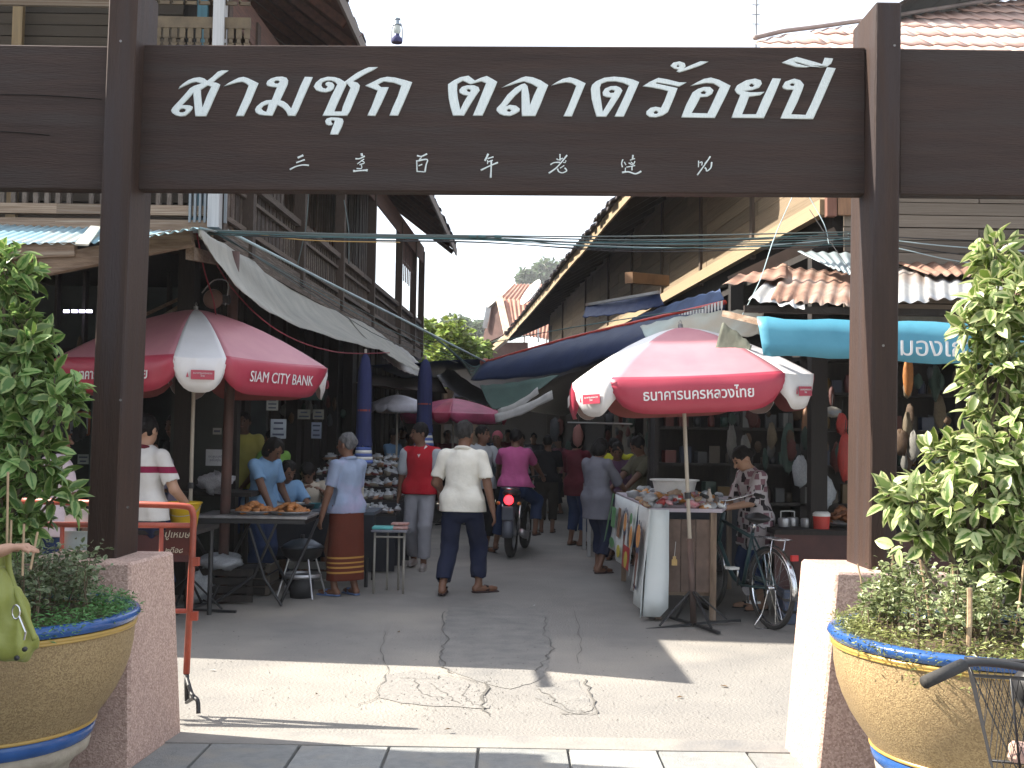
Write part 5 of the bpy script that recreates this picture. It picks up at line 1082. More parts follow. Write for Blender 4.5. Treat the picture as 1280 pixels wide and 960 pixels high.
MB().lathe([(.001, -.10), (.2, -.09), (.38, -.05), (.50, .03), (.50, .045), (.38, -.02), (.2, -.06), (.001, -.07)], q, 24, axis=(Matrix.Rotation(R_(28), 3, 'Y') @ axd)).build('dish', WHITEP, SD, smooth=True)
MB().tube([q, q + V(.25, 0, -.55), q + V(.25, 0, -1.6)], .03, 6).build('mast', STEEL, SD)
TB = [M('tree_bark', (.12, .09, .07), .9, bump=.4)]
def tree(name, base, top, r, hgt, mat, label, seed, n=5200, ls=.3, sq=1.):
    rr_ = random.Random(seed); t = thing(name, base, label, 'tree', 'trees beyond the market roofs'); B_ = V(*base); T_ = V(*top)
    tk = MB(); tk.tube(smoothpath([B_, lerp(B_, T_, .5) + V(rr_.uniform(-.3, .3), 0, 0), T_], 5), [.3 - .02 * k for k in range(11)], 8)
    L = []; cl = []
    for k in range(26):
        d = V(rr_.gauss(0, 1), rr_.gauss(0, 1), rr_.gauss(0, 1)).normalized(); c = T_ + V(d.x * r, d.y * r, d.z * hgt) * rr_.uniform(.35, .95); cl.append((c, rr_.uniform(.22, .45) * r))
        tk.tube([lerp(B_, T_, .6), lerp(T_, c, .5), c], [.1, .06, .02], 5)
    for _ in range(n):
        c, cr = cl[rr_.randrange(len(cl))]; d = V(rr_.gauss(0, 1), rr_.gauss(0, 1), rr_.gauss(0, 1)).normalized(); p = c + d * cr * rr_.uniform(.6, 1) ** .5 * V(1, 1, .8).length / 1.6
        L.append((leaf_matrix(p, V(rr_.gauss(0, 1), rr_.gauss(0, 1), rr_.uniform(-.6, .6)), ls * rr_.uniform(.6, 1.3), rr_.uniform(-1.5, 1.5)), rr_.random()))
    tk.build('trunk', TB[0], t, smooth=True); joined_leaves('crown', leaf_template(.28, .2, .1, 2), L, mat, t)
TRN = leafmat('tree_leaf_near', (.12, .19, .03), (.30, .36, .09), rand=.45); TRF = leafmat('tree_leaf_far', (.08, .12, .06), (.12, .16, .09), rand=.4)
def tr(px, py, Y, rp, hp, mat, label, seed, **k):
    c = P(px, py, Y); tree('tree', (c.x, c.y, 0), tuple(c), rp * Y / FPX, hp * Y / FPX, mat, label, seed, **k)
tr(560, 440, 30, 46, 38, TRN, 'bright green leafy tree behind the left balcony end, nearest of the trees', 31, n=7500, ls=.2)
tr(500, 462, 27, 34, 20, TRN, 'sunlit green branches glimpsed under the grey awnings', 32, n=3000, ls=.2)
tr(592, 452, 36, 26, 24, TRN, 'green tree in front of the red-roofed house', 33, n=3500, ls=.22)
tr(568, 408, 160, 16, 14, TRF, 'pale distant tree left of the red-roofed house', 34, n=2600, ls=.9)
tr(600, 414, 180, 20, 14, TRF, 'low distant tree touching the red-roofed house', 35, n=2600, ls=1.0)
tr(657, 345, 270, 10, 9, TRF, 'small distant tree crown left above the red roof', 36, n=1800, ls=1.2)
tr(684, 342, 280, 19, 16, TRF, 'round distant tree crown above the red roof', 37, n=3200, ls=1.4)
tr(708, 335, 290, 12, 13, TRF, 'distant tree crown partly hidden by the right eaves', 38, n=2000, ls=1.4)
tr(535, 415, 60, 14, 12, TRF, 'distant tree just beyond the left balcony posts', 39, n=2200, ls=.4)
# ------------------------------------------------------------------ umbrellas
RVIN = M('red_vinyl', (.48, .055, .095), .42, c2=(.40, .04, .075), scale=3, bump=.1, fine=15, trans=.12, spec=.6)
TOPVIN = M('pale_red_vinyl', (.58, .26, .29), .45, c2=(.5, .2, .24), scale=3, bump=.12, fine=15, trans=.12, spec=.6)  # paler red, given to the canopy top faces only
WVIN = M('white_vinyl', (.80, .79, .80), .45, c2=(.7, .69, .7), scale=3, bump=.1, fine=15, trans=.12)
LINE = M('umbrella_lining', (.42, .33, .30), .8, c2=(.36, .27, .25), scale=3, bump=.1, trans=.2)
RLINE = M('umbrella_lining_red', (.38, .12, .11), .8, c2=(.32, .1, .09), scale=3, bump=.1, trans=.2)
def umbrella(C, yaw, label, za=2.40, zs=1.955, a=.905, c=.27, texts=('ธนาคารนครหลวงไทย', 'SIAM CITY BANK'), mats=(RVIN, WVIN), base=True, drop=.27, group='bank umbrellas at the lane entrance'):
    t = thing('market_umbrella', C, label, 'umbrella', group); t.rotation_euler.z = yaw; ORG.pop(t.name, None)
    oc = [(-(a - c), -a), (a - c, -a), (a, -(a - c)), (a, a - c), (a - c, a), (-(a - c), a), (-a, a - c), (-a, -(a - c))]
    for k in range(8):
        p, q = V(*oc[k], 0), V(*oc[(k + 1) % 8], 0); wide = k % 2 == 0; NU = 18 if wide else 10; rows = []
        nrm_ = ((p + q) / 2).normalized(); nrm_.z = 0
        for s_ in (0, .08, .2, .35, .5, .65, .8, .92, .97):
            rows.append([lerp(p, q, i / NU) * s_ + V(0, 0, zs + (za - zs) * (1 - s_ ** 1.5) - .012 * math.sin(math.pi * i / NU) * s_ + (.0)) for i in range(NU + 1)])
        for j, (sc_, dz) in enumerate(((.985, .02), (1.0, .06), (1.01, .35), (1.0, .7), (.97, 1.0))):
            r_ = []
            for i in range(NU + 1):
                u = i / NU; e = abs(2 * u - 1); d = drop * (1 - .55 * e ** (7 if wide else 3)); b = lerp(p, q, u) * sc_
                b = b - (lerp(p, q, .5) - 0 * p) * 0
                wv = .012 * math.sin(u * 9 + k) * dz
                r_.append(b + nrm_ * (wv - .05 * e ** 8 * dz) + V(0, 0, zs - .0 - d * dz + (za - zs) * .02))
            rows.append(r_)
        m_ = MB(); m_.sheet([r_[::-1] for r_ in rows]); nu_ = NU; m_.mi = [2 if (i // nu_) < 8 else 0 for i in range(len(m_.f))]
        o = m_.build('canopy_panel', [mats[0] if wide else mats[1], RLINE if (wide and mats[0] is RVIN) else LINE, TOPVIN if (wide and mats[0] is RVIN) else (mats[0] if wide else mats[1]), RLINE if (wide and mats[0] is RVIN) else LINE], t, world=False, smooth=50, solid=.003); md = o.modifiers[0]; md.material_offset = 1; md.offset = 1
        out = math.atan2(nrm_.y, nrm_.x) + math.pi / 2
        if wide and texts:
            me = text_mesh(texts[(k // 2) % 2], .1, PL('letter_white', (.75, .75, .75)), shear=.25 if (k // 2) % 2 else 0, extrude=.0012, offset=.0012 if (k // 2) % 2 == 0 else 0)
            xs = [v.co.x for v in me.vertices]; sc_ = .80 / (max(xs) - min(xs)); hy = 1.0
            link_mesh('lettering', me, t, mw=None).matrix_local = Matrix.Translation(nrm_ * (a * 1.008 + .018) + V(0, 0, zs - .16)) @ Matrix.Rotation(out, 4, 'Z') @ Matrix.Rotation(R_(88), 4, 'X') @ Matrix.Diagonal((sc_, sc_ * 1.15, 1, 1))
        elif texts:
            rad = ((p + q) / 2).length; B_ = Matrix.Translation(nrm_ * (rad * 1.01 + .016) + V(0, 0, zs - .13)) @ Matrix.Rotation(out, 4, 'Z')
            m_ = MB(); m_.box((.02, 0, 0), (.17, .003, .07)); o = m_.build('logo_patch', RVIN, t, world=False); o.matrix_local = B_
            me = text_mesh('ธนาคารนครหลวง\nไทย', .02, PL('letter_white', (0, 0, 0)), extrude=.0008); o = link_mesh('lettering', me, t); o.matrix_local = B_ @ Matrix.Translation((.02, -.003, .006)) @ Matrix.Rotation(R_(90), 4, 'X')
            m_ = MB(); m_.add([V(-.1, 0, -.02), V(-.08, 0, -.02), V(-.09, 0, .02)], [(0, 1, 2)]); o = m_.build('emblem', RVIN, t, world=False, solid=.002); o.matrix_local = B_
    for k in range(8):
        p = V(*oc[k], 0); MB().tube([V(0, 0, za - .07), p * .5 + V(0, 0, zs + (za - zs) * .6), p * .97 + V(0, 0, zs - .005)], .005, 5).build('rib', STEEL, t, world=False)
        MB().tube([V(0, 0, zs - .15), p * .5 + V(0, 0, zs + (za - zs) * .58)], .004, 5).build('strut', STEEL, t, world=False)
    MB().tube([V(0, 0, .55), V(0, 0, za + .01)], .016, 10).build('pole', M('pale_pole', (.55, .5, .42), .5, c2=(.45, .4, .34)), t, world=False, smooth=True)
    MB().tube([V(0, 0, za - .02), V(0, 0, za + .03)], .02, 8).build('finial', STEEL, t, world=False)
    MB().tube([V(0, 0, za + .03), V(.012, 0, za + .045), V(0, 0, za + .065), V(-.012, 0, za + .045), V(0, 0, za + .03)], .004, 5).build('finial_ring', STEEL, t, world=False)
    if base:
        MB().tube([V(0, 0, .02), V(0, 0, .7)], .026, 10).build('base_tube', M('rusty_steel', (.16, .1, .08), .6, c2=(.07, .05, .045), metal=.3), t, world=False, smooth=True)
        MB().tube([V(0, 0, 1.02), V(0, 0, 1.07)], .026, 8).build('clamp', BLACKM, t, world=False)
        for k in range(4):
            d = V(math.cos(k * 1.5708 + .35), math.sin(k * 1.5708 + .35), 0); m_ = MB(); m_.bar(d * .02 + V(0, 0, .02), d * .42 + V(0, 0, .012), .03, .018); m_.bar(V(0, 0, .28) + d * .02, d * .3 + V(0, 0, .03), .018, .01); m_.build('base_leg', BLACKM, t, world=False)
    return t
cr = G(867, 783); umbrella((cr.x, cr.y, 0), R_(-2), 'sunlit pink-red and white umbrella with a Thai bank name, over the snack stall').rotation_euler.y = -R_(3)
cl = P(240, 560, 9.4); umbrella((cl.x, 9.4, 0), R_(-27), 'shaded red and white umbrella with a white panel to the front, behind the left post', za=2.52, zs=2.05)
W2 = M('lilac_white_vinyl', (.8, .8, .9), .6); B2 = M('blue_vinyl', (.04, .07, .35), .6)
c0 = P(497, 500, 17.6); umbrella((c0.x, 17.6, 0), R_(20), 'small pale lilac umbrella far down the left side of the lane', za=2.12, zs=1.95, a=.44, c=.15, texts=None, mats=(W2, W2), drop=.12, group='distant umbrellas')
P2 = M('pink_vinyl', (.55, .09, .2), .5, trans=.2)
c0 = P(567, 500, 19); umbrella((c0.x, 19, 0), R_(35), 'magenta-pink umbrella in the middle distance above the crowd', za=2.12, zs=1.86, a=.74, c=.22, texts=None, mats=(P2, M('red_pink_vinyl', (.5, .04, .1), .5, trans=.2)), drop=.18, group='distant umbrellas')
def closed_umbrella(px, yt, Y, L, r, label, tip=True):
    c0 = P(px, yt, Y); t = thing('closed_umbrella', (c0.x, Y, 0), label, 'umbrella', 'closed blue umbrellas on the left'); z1 = c0.z
    m_ = MB(); n = 20; vs = []; rows = [(0, .2), (.05, .6), (.2, .95), (.5, 1.05), (.75, 1.05), (.9, 1.15), (1., 1.3)]
    for (f, s_) in rows:
        for k in range(n): a = 2 * math.pi * k / n; rr_ = r * s_ * (1 + .22 * (k % 2) - .08 * math.sin(3 * a)); vs.append(V(c0.x + rr_ * math.cos(a), Y + rr_ * math.sin(a), z1 - f * L + .015 * (k % 2) * (f == 1)))
    m_.add(vs, [(i * n + k, (i + 1) * n + k, (i + 1) * n + (k + 1) % n, i * n + (k + 1) % n) for i in range(len(rows) - 1) for k in range(n)])
    m_.build('folded_canopy', M('royal_blue_cloth', (.024, .034, .13), .8, c2=(.015, .022, .085), scale=6, stretch=(5, 5, .5), bump=.3), t, smooth=True)
    MB().tube([V(c0.x, Y, 0), V(c0.x, Y, z1 + .05)], .014, 8).build('pole', M('pale_pole', (0, 0, 0)), t); MB().tube([V(c0.x, Y, z1 - L * .62), V(c0.x, Y, z1 - L * .6)], r * 1.25, 10).build('tie', PL('redband', (0, 0, 0)), t)
    st = M('striped_hem', (.1, .16, .45), .8)
    for k in range(5):
        f = 1.0 + k * .035; m_ = MB(); m_.lathe([(r * (1.3 + k * .08), z1 - f * L), (r * (1.36 + k * .08), z1 - (f + .035) * L)], (c0.x, Y, 0), 16); m_.build('striped_hem', st if k % 2 == 0 else PL('white', (0, 0, 0)), t, smooth=True, solid=.003)
closed_umbrella(457, 442, 12.6, 1.05, .065, 'closed royal-blue umbrella with striped hem, behind the grey-haired woman'); closed_umbrella(532, 449, 15.2, 1.0, .08, 'closed blue umbrella above the man in the red vest, farther down the lane')

# ------------------------------------------------------------------ crowd barrier
OR = M('orange_red_paint', (.42, .085, .045), .45, c2=(.3, .05, .03), scale=9, bump=.15, c3=(.2, .06, .04))
BR = thing('crowd_barrier', (-2.4, 6.0, 0), 'orange-red tubular barrier with a dark red lettered plate, behind the left plinth', 'barrier')
YB = 6.0
m_ = MB(); m_.tube(smoothpath([P(-40, 624, YB), P(222, 632, YB)], 1) + smoothpath([P(222, 632, YB), P(238, 635, YB), P(242, 648, YB)], 5)[1:] + [P(240, 700, YB), P(233, 842, YB)], .0175, 10); m_.build('frame_tube', OR, BR, smooth=True)
MB().tube([P(-40, 655, YB), P(241, 657, YB)], .015, 8).build('rail', OR, BR, smooth=True); MB().tube([P(171, 632, YB), P(170, 657, YB)], .009, 6).build('bracket', PL('cream', (0, 0, 0)), BR)
MB().tube([P(202, 657, YB), P(200, 760, YB)], .012, 8).build('upright', OR, BR, smooth=True)
MB().tube([P(78, 655, YB), P(76, 740, YB)], .012, 8).build('upright', OR, BR, smooth=True); MB().tube([P(-40, 760, YB), P(236, 764, YB)], .013, 8).build('rail', OR, BR, smooth=True)
MB().box(P(222, 675, YB), (.13, .006, .16)).build('sign_plate', M('dark_red_plate', (.10, .025, .02), .4), BR)
MB().box(P(96, 648, YB + .03), (.13, .006, .1)).build('sign_plate', PL('white', (0, 0, 0)), BR); MB().box(P(95, 685, YB + .03), (.16, .006, .18)).build('sign_plate', M('pale_teal_plate', (.5, .58, .57), .5), BR)
for s_, px, py, sz in (('ปูเหมษ', 221, 672, .05), ('๒ดีอ๘', 217, 691, .04)):
    me = text_mesh(s_, sz, PL('gilt_letters', (.6, .55, .42)), shear=.2, extrude=.001); q = P(px, py, YB - .008); link_mesh('lettering', me, BR, mw=Matrix.Translation(q) @ Matrix.Rotation(R_(90), 4, 'X'))
for (px, py) in ((245, 702), (243, 770)): MB().box(P(px, py, YB), (.035, .03, .045)).build('hinge', OR, BR)
MB().tube([P(233, 840, YB), P(234, 876, YB - .02)], .014, 8).build('foot', BLACKM, BR, smooth=True); MB().tube(smoothpath([P(233, 846, YB), P(240, 868, YB - .1), P(247, 876, YB - .15), P(248, 892, YB - .17)], 4), .012, 8).build('foot', BLACKM, BR, smooth=True)
MB().tube([P(233, 878, YB), P(243, 872, YB - .14)], .01, 6).build('foot', BLACKM, BR)

# ------------------------------------------------------------------ bicycles
def bicycle(C, yaw, label, col_, rackc, basket=False, steer=0., stand=True, seatz=.86, cat='bicycle'):
    t = thing('bicycle', C, label, 'bicycle'); t.rotation_euler.z = yaw; ORG.pop(t.name, None); R = .325; wb = 1.04; kw = dict(world=False, smooth=True)
    HB = V(0, wb, 0)
    def wheel(y, name):
        w_ = MB(); w_.lathe([(R - .03, -.014), (R - .012, -.02), (R, -.008), (R, .008), (R - .012, .02), (R - .03, .014), (R - .03, -.014)], (0, y, R), 40, axis=V(1, 0, 0)); o = w_.build(name, [RUBBER], t, **kw)
        w_ = MB(); w_.lathe([(R - .045, -.011), (R - .03, -.014), (R - .03, .014), (R - .045, .011), (R - .045, -.011)], (0, y, R), 40, axis=V(1, 0, 0)); w_.build('rim', CHROME, o, **kw)
        w_ = MB(); w_.tube([V(-.035, y, R), V(.035, y, R)], .018, 10)
        w_.build('hub', CHROME, o, **kw); w_ = MB()
        for k in range(32):
            a = 2 * math.pi * k / 32; b = a + (.6 if k % 4 < 2 else -.6); s_ = .028 if k % 2 else -.028
            w_.tube([V(s_, y + .02 * math.cos(b), R + .02 * math.sin(b)), V(0, y + (R - .04) * math.cos(a), R + (R - .04) * math.sin(a))], .0014, 3)
        w_.build('spokes', CHROME, o, world=False)
        f = MB(); rows = []
        a0, a1 = (R_(-10), R_(155)) if y == 0 else (R_(20), R_(190))
        for k in range(17):
            a = a0 + (a1 - a0) * k / 16 if y else R_(200) - (R_(200) - R_(25)) * k / 16
            if y: a = R_(-5 + 160 * k / 16) if False else R_(20 + 150 * k / 16)
            else: a = R_(5 + 185 * k / 16)
            rows.append([V(x, y + (R + .022 - abs(x) * .5) * math.cos(a), R + (R + .022 - abs(x) * .5) * math.sin(a)) for x in (-.03, -.018, 0, .018, .03)])
        f.sheet(rows); f.build('mudguard', rackc, t, world=False, smooth=True, solid=.0015); return o
    wheel(0, 'rear_wheel'); wheel(wb, 'front_wheel')
    bb = V(0, .44, .29); st = V(0, .29, .74); ht = V(0, wb - .26, .84); hb = V(0, wb - .19, .62); ra = V(0, 0, R); fa_ = V(0, wb, R)
    f = MB(); f.tube([bb, st], .016, 10); f.tube([st + V(0, .02, -.04), ht - V(0, 0, .04)], .015, 10) if not basket else f.tube(smoothpath([bb + V(0, .02, .05), V(0, .6, .42), ht - V(0, 0, .06)], 6), .016, 10)
    f.tube(smoothpath([bb, V(0, .62, .36), hb], 6), .018, 10); f.tube([hb - V(0, -.01, .03), ht + V(0, -.005, .03)], .02, 10); f.build('frame', col_, t, **kw)
    for s_ in (-1, 1):
        f = MB(); f.tube([bb + V(s_ * .02, 0, 0), ra + V(s_ * .05, 0, 0)], .009, 8); f.tube([st + V(s_ * .015, 0, -.04), ra + V(s_ * .05, 0, 0)], .008, 8); f.build('stay', col_, t, **kw)
        f = MB(); f.tube([hb + V(s_ * .03, .01, -.02), fa_ + V(s_ * .045, -.02, .02), fa_ + V(s_ * .045, 0, 0)], .01, 8); f.build('fork', col_, t, **kw)
    MB().tube([st, V(0, .265, seatz - .03)], .0125, 10).build('seat_post', CHROME, t, **kw)
    sd = Field((-.13, .05, seatz - .1), (.13, .45, seatz + .08), .009); sd.ell((0, .2, seatz), (.095, .1, .035), None, .03); sd.cap((0, .22, seatz + .005), (0, .38, seatz), .04, .022, .04); sd.build('saddle', BLACKM, t)
    for s_ in (-1, 1): MB().tube(smoothpath([V(s_ * .05, .16, seatz - .06), V(s_ * .05, .2, seatz - .085), V(s_ * .02, .28, seatz - .05)], 3), .006, 6).build('saddle_spring', CHROME, t, **kw)
    hz = ht + V(0, -.03, .13)
    MB().tube([ht, hz], .012, 8).build('stem', CHROME, t, **kw)
    hbp = [V(-.27, -.17, .045), V(-.26, -.05, .06), V(-.17, .02, .03), V(0, .02, 0), V(.17, .02, .03), V(.26, -.05, .06), V(.27, -.17, .045)] if not basket else [V(-.29, -.10, .0), V(-.2, -.02, .03), V(-.08, .03, .02), V(0, .03, 0), V(.08, .03, .02), V(.2, -.02, .03), V(.29, -.10, .0)]
    MB().tube([p + hz for p in smoothpath(hbp, 5)], .0095, 8).build('handlebar', CHROME if not basket else BLACKM, t, **kw)
    for s_ in (0, -1):
        a, b = (hbp[0], hbp[1]) if s_ == 0 else (hbp[-1], hbp[-2]); MB().tube([hz + a + (a - b) * .1, hz + lerp(a, b, .9)], .0145 if basket else .017, 10).build('grip', RUBBER, t, **kw)
        MB().tube([hz + lerp(a, b, .95) + V(0, .02, 0), hz + lerp(a, b, .2) + V(0, .05, -.01)], .004, 5).build('brake_lever', CHROME, t, **kw)
    rk = MB(); zr = 2 * R + .07
    for s_ in (-.06, 0, .06): rk.tube([V(s_, .2, zr), V(s_, -.2, zr)], .004, 6)
    rk.tube([V(-.06, -.2, zr), V(.06, -.2, zr)], .004, 6); rk.tube([V(-.06, 0, zr), V(.06, 0, zr)], .004, 6)
    for s_ in (-1, 1): rk.tube([V(s_ * .06, -.1, zr), V(s_ * .055, 0, R)], .004, 6)
    rk.build('rear_rack', CHROME, t, **kw)
    ck = MB(); ck.lathe([(.001, 0), (.085, 0), (.085, .006), (.001, .006)], bb + V(.035, 0, 0), 24, axis=V(1, 0, 0)); ck.build('chainring', CHROME, t, world=False)
    for s_ in (-1, 1):
        e = bb + V(s_ * .075, s_ * .04, -s_ * .15); MB().tube([bb + V(s_ * .05, 0, 0), e], .009, 6).build('crank', CHROME, t, **kw); m_ = MB()
        for q in (-.03, .03): m_.box(e + V(s_ * .05, q, 0), (.09, .018, .02))
        m_.box(e + V(s_ * .02, 0, 0), (.015, .07, .02)); m_.box(e + V(s_ * .08, 0, 0), (.015, .07, .02)); m_.build('pedal', PL('white', (0, 0, 0)) if not basket else BLACKM, t, world=False)
    MB().tube([V(.04, .06, R + .03), V(.045, .25, .36), V(.04, .44, .37)], .02, 6).build('chain_guard', col_, t, **kw)
    m_ = MB(); m_.box((0, -R * .62 - .12, R + .27), (.06, .02, .045)); m_.build('reflector', PL('redlens', (.5, .02, .02)), t, world=False)
    if stand:
        m_ = MB(); m_.tube(smoothpath([V(-.03, 0, R), V(-.07, .03, .12), V(-.13, .03, .012), V(.13, .03, .012), V(.07, .03, .12), V(.03, 0, R)], 3), .006, 6); m_.build('rear_stand', CHROME, t, **kw)
    if basket:
        b0 = hz + V(0, .08, -.02); W_, D_, H_ = .17, .24, .24; b = MB(); top = [V(-W_, .02, .0), V(W_, .02, 0), V(W_ * .95, D_, 0), V(-W_ * .95, D_, 0)]; bot = [V(-W_ * .7, .05, -H_), V(W_ * .7, .05, -H_), V(W_ * .66, D_ - .05, -H_), V(-W_ * .66, D_ - .05, -H_)]
        top = [p + b0 for p in top]; bot = [p + b0 for p in bot]
        rim_ = MB(); rim_.tube(top, .005, 6, closed=True); rim_.tube(bot, .004, 6, closed=True); o = rim_.build('basket', BLACKM, t, **kw)
        for k in range(4):
            A_, B_ = top[k], top[(k + 1) % 4]; C_, D2 = bot[k], bot[(k + 1) % 4]; nn = 17
            for j in range(nn + 1):
                for sl in (-4, 4):
                    j2 = j + sl; f = 1.
                    if j2 < 0: f = j / 4; j2 = 0
                    if j2 > nn: f = (nn - j) / 4; j2 = nn
                    b.tube([lerp(A_, B_, j / nn), lerp(lerp(A_, B_, j2 / nn), lerp(C_, D2, j2 / nn), f) if f < 1 else lerp(C_, D2, j2 / nn)], .0011, 3)
        for k in range(9): b.tube([lerp(bot[0], bot[1], k / 8), lerp(bot[3], bot[2], k / 8)], .0012, 3)
        b.build('basket_mesh', BLACKM, o, world=False)
        for q in (-.09, 0, .09): MB().tube([b0 + V(q, .01, 0), b0 + V(q * .7, .05, -H_)], .003, 5).build('basket_strut', BLACKM, o, **kw)
        m_ = MB(); m_.lathe([(.001, -.03), (.05, -.02), (.06, .02), (.001, .03)], b0 + V(-.02, .05, -.03), 14, axis=V(0, 1, 0)); m_.build('lamp', BLACKM, t, **kw)
        m_ = MB(); m_.bar(b0 + V(-.08, .1, -.19), b0 + V(.03, .16, -.21), .03, .05); m_.bar(b0 + V(.0, .1, -.2), b0 + V(.1, .17, -.2), .035, .03); o2 = m_.build('parcel', PL('peach_paper', (.75, .5, .4)), None, world=False, bevel=.01)
        o2.location = C; o2.rotation_euler.z = yaw; tag(o2, 'crumpled pink-white wrapper lying inside the black bicycle basket', 'wrapper')
    return t
rb = V(2.09, 8.97, 0); bicycle(tuple(rb), math.atan2(.31, .91), 'old dark green bicycle with chrome mudguard, parked beside the snack stall', M('dark_green_paint', (.03, .07, .075), .4, bump=.05), CHROME)
pb = V(1.27 - .22, 2.62 - .80, 0); bicycle(tuple(pb), R_(-15), 'purple bicycle with a black wire basket in the bottom right corner, beside the sunlit pot', M('purple_paint', (.20, .03, .13), .25, bump=.02), STEEL, basket=True, stand=False)

# ------------------------------------------------------------------ tables, stalls and goods
def leg4(t, pts, r, mat): 
    for p in pts: MB().tube([V(*p[:2], 0), V(*p[:2], p[2])], r, 6).build('leg', mat, t)
ALU = M('scuffed_aluminium', (.5, .5, .52), .35, metal=.7, c2=(.3, .3, .31), scale=7, bump=.1)
TT = thing('folding_table', (-2.3, 9.7, 0), 'steel-topped folding table carrying fried food trays, beneath the shaded umbrella', 'table')
a, b = P(243, 646, 9.7), P(384, 645, 9.7); x0, x1, zt = a.x, b.x, .765
MB().box(((x0 + x1) / 2, 10.0, zt), (x1 - x0, .62, .025)).build('table_top', ALU, TT, bevel=.004); MB().box(((x0 + x1) / 2, 10.0, zt - .035), (x1 - x0 - .04, .58, .04)).build('apron', BLACKM, TT)
for xx in (x0 + .15, x1 - .22):
    for s_ in (-1, 1): MB().tube([V(xx, 10.0 - s_ * .28, .02), V(xx + .22 * s_, 10.0 + s_ * .25, zt - .05)], .013, 8).build('leg', BLACKM, TT, smooth=True)
MB().tube([P(345, 655, 9.75), P(318, 720, 9.75), P(268, 754, 9.7)], .012, 8).build('leg', BLACKM, TT); MB().tube([P(312, 660, 9.75), P(330, 722, 9.72), P(352, 757, 9.65)], .012, 8).build('leg', BLACKM, TT)
FRY = M('fried_food', (.5, .22, .06), .6, c2=(.24, .08, .03), scale=22, bump=1., fine=35, rand=.25, amt=1.1)
def blob_mesh(name, mat, r, seed, flat=.6, amp=.35, n=10, m=8):
    r_ = random.Random(seed); ph = [r_.uniform(0, 6.28) for _ in range(6)]; vs = []; fs = []
    for i in range(m + 1):
        th = math.pi * i / m
        for k in range(n):
            a = 2 * math.pi * k / n; rr_ = r * (1 + amp * .5 * math.sin(3 * a + ph[0] + th * 2) * math.sin(2 * th + ph[1]) + amp * .4 * math.sin(5 * a + ph[2]) * math.sin(th * 3 + ph[3]) + r_.uniform(-.3, .3) * amp * .5)
            vs.append(V(rr_ * math.sin(th) * math.cos(a), rr_ * math.sin(th) * math.sin(a), rr_ * math.cos(th) * flat))
    for i in range(m):
        for k in range(n): fs.append((i * n + k, (i + 1) * n + k, (i + 1) * n + (k + 1) % n, i * n + (k + 1) % n))
    return MB().add(vs, fs).mesh(name, mat, True)
def tray(c, sx, sy, label, food, nf=36, hgt=.05, seed=1, rim=ALU, group='trays of fried food', r=.032):
    t = thing('food_tray', c, label, 'tray', group); c = V(*c); rr_ = random.Random(seed)
    MB().lathe([(.001, .004), (.7, .004), (.95, .03), (1, .032), (.97, .024), (.72, -.002), (.001, -.002)], (0, 0, 0), 28).build('tray', rim, t, world=False, smooth=True).scale = (sx, sy, 1)
    ms = [blob_mesh('fried_piece', food, r, seed * 10 + k, .55) for k in range(3)]
    for k in range(nf):
        a = rr_.uniform(0, 6.28); q = rr_.random() ** .6; p = V(math.cos(a) * q * sx * .8, math.sin(a) * q * sy * .8, .02 + (1 - q) * hgt * 1.6)
        o = link_mesh('fried_piece', ms[k % 3], t); o.location = p; o.rotation_euler = (rr_.uniform(-.6, .6), rr_.uniform(-.6, .6), rr_.uniform(0, 6))
q = P(318, 634, 9.95); tray((q.x, 9.95, zt + .013), .21, .2, 'tray of crisp fried snacks at the left end of the steel-topped table', FRY, 60, seed=3)
q = P(362, 634, 9.95); tray((q.x, 9.95, zt + .013), .2, .19, 'tray of crisp fried snacks in front of the seated blue-shirted vendor', FRY, 55, seed=4)
# bucket with handle, on a back table
T2 = thing('work_table', (-2.9, 8.9, 0), 'low dark work table behind the barrier, holding the yellow bucket', 'table')
MB().box((-3.0, 8.95, .72), (1.2, .7, .03)).build('table_top', DARKWOOD, T2); MB().box((-3.0, 8.62, .60), (1.2, .02, .2)).build('apron', M('maroon_board', (.08, .02, .02), .6), T2); leg4(T2, [(-3.55, 8.65, .7), (-2.45, 8.65, .7), (-3.55, 9.25, .7), (-2.45, 9.25, .7)], .02, BLACKM)
q = P(231, 630, 8.85)
BK = thing('bucket', (q.x, 8.85, .738), 'yellow plastic bucket standing on the table behind the umbrella pole', 'bucket'); MB().lathe([(.0001, .0), (.095, .0), (.125, .19), (.135, .195), (.135, .205), (.122, .2), (.092, .01), (.001, .01)], (0, 0, 0), 28).build('bucket_body', PL('yellow', (.62, .40, .02)), BK, world=False, smooth=60)
MB().tube(smoothpath([V(-.13, 0, .18), V(-.1, -.1, .12), V(0, -.14, .1), V(.1, -.1, .12), V(.13, 0, .18)], 4), .003, 5).build('handle', STEEL, BK, world=False)
def bag(c, size, label, mat, cat='plastic bag', name='plastic_bag', seed=1, group=None, amp=.35, flat=.9):
    me = blob_mesh(name, mat, .5, seed, 1, amp, 18, 12); o = link_mesh(name, me, None); o.location = c; o.scale = size; o.rotation_euler.z = seed; return tag(o, label, cat, group)
q = G(245, 756); bag((q.x, q.y + .1, .14), (.3, .26, .3), 'knotted clear plastic bag on the road under the steel-topped table', PLAST_CLEAR, seed=2)
q = P(277, 700, 9.9); bag((q.x, 9.9, .36), (.48, .4, .14), 'crumpled sheet of clear plastic on the ledge under the folding table', PLAST_CLEAR, seed=5)
LG = thing('storage_box', (q.x, 10.1, 0), 'dark crate under the steel-topped table, holding the crumpled plastic', 'crate')
m_ = MB()
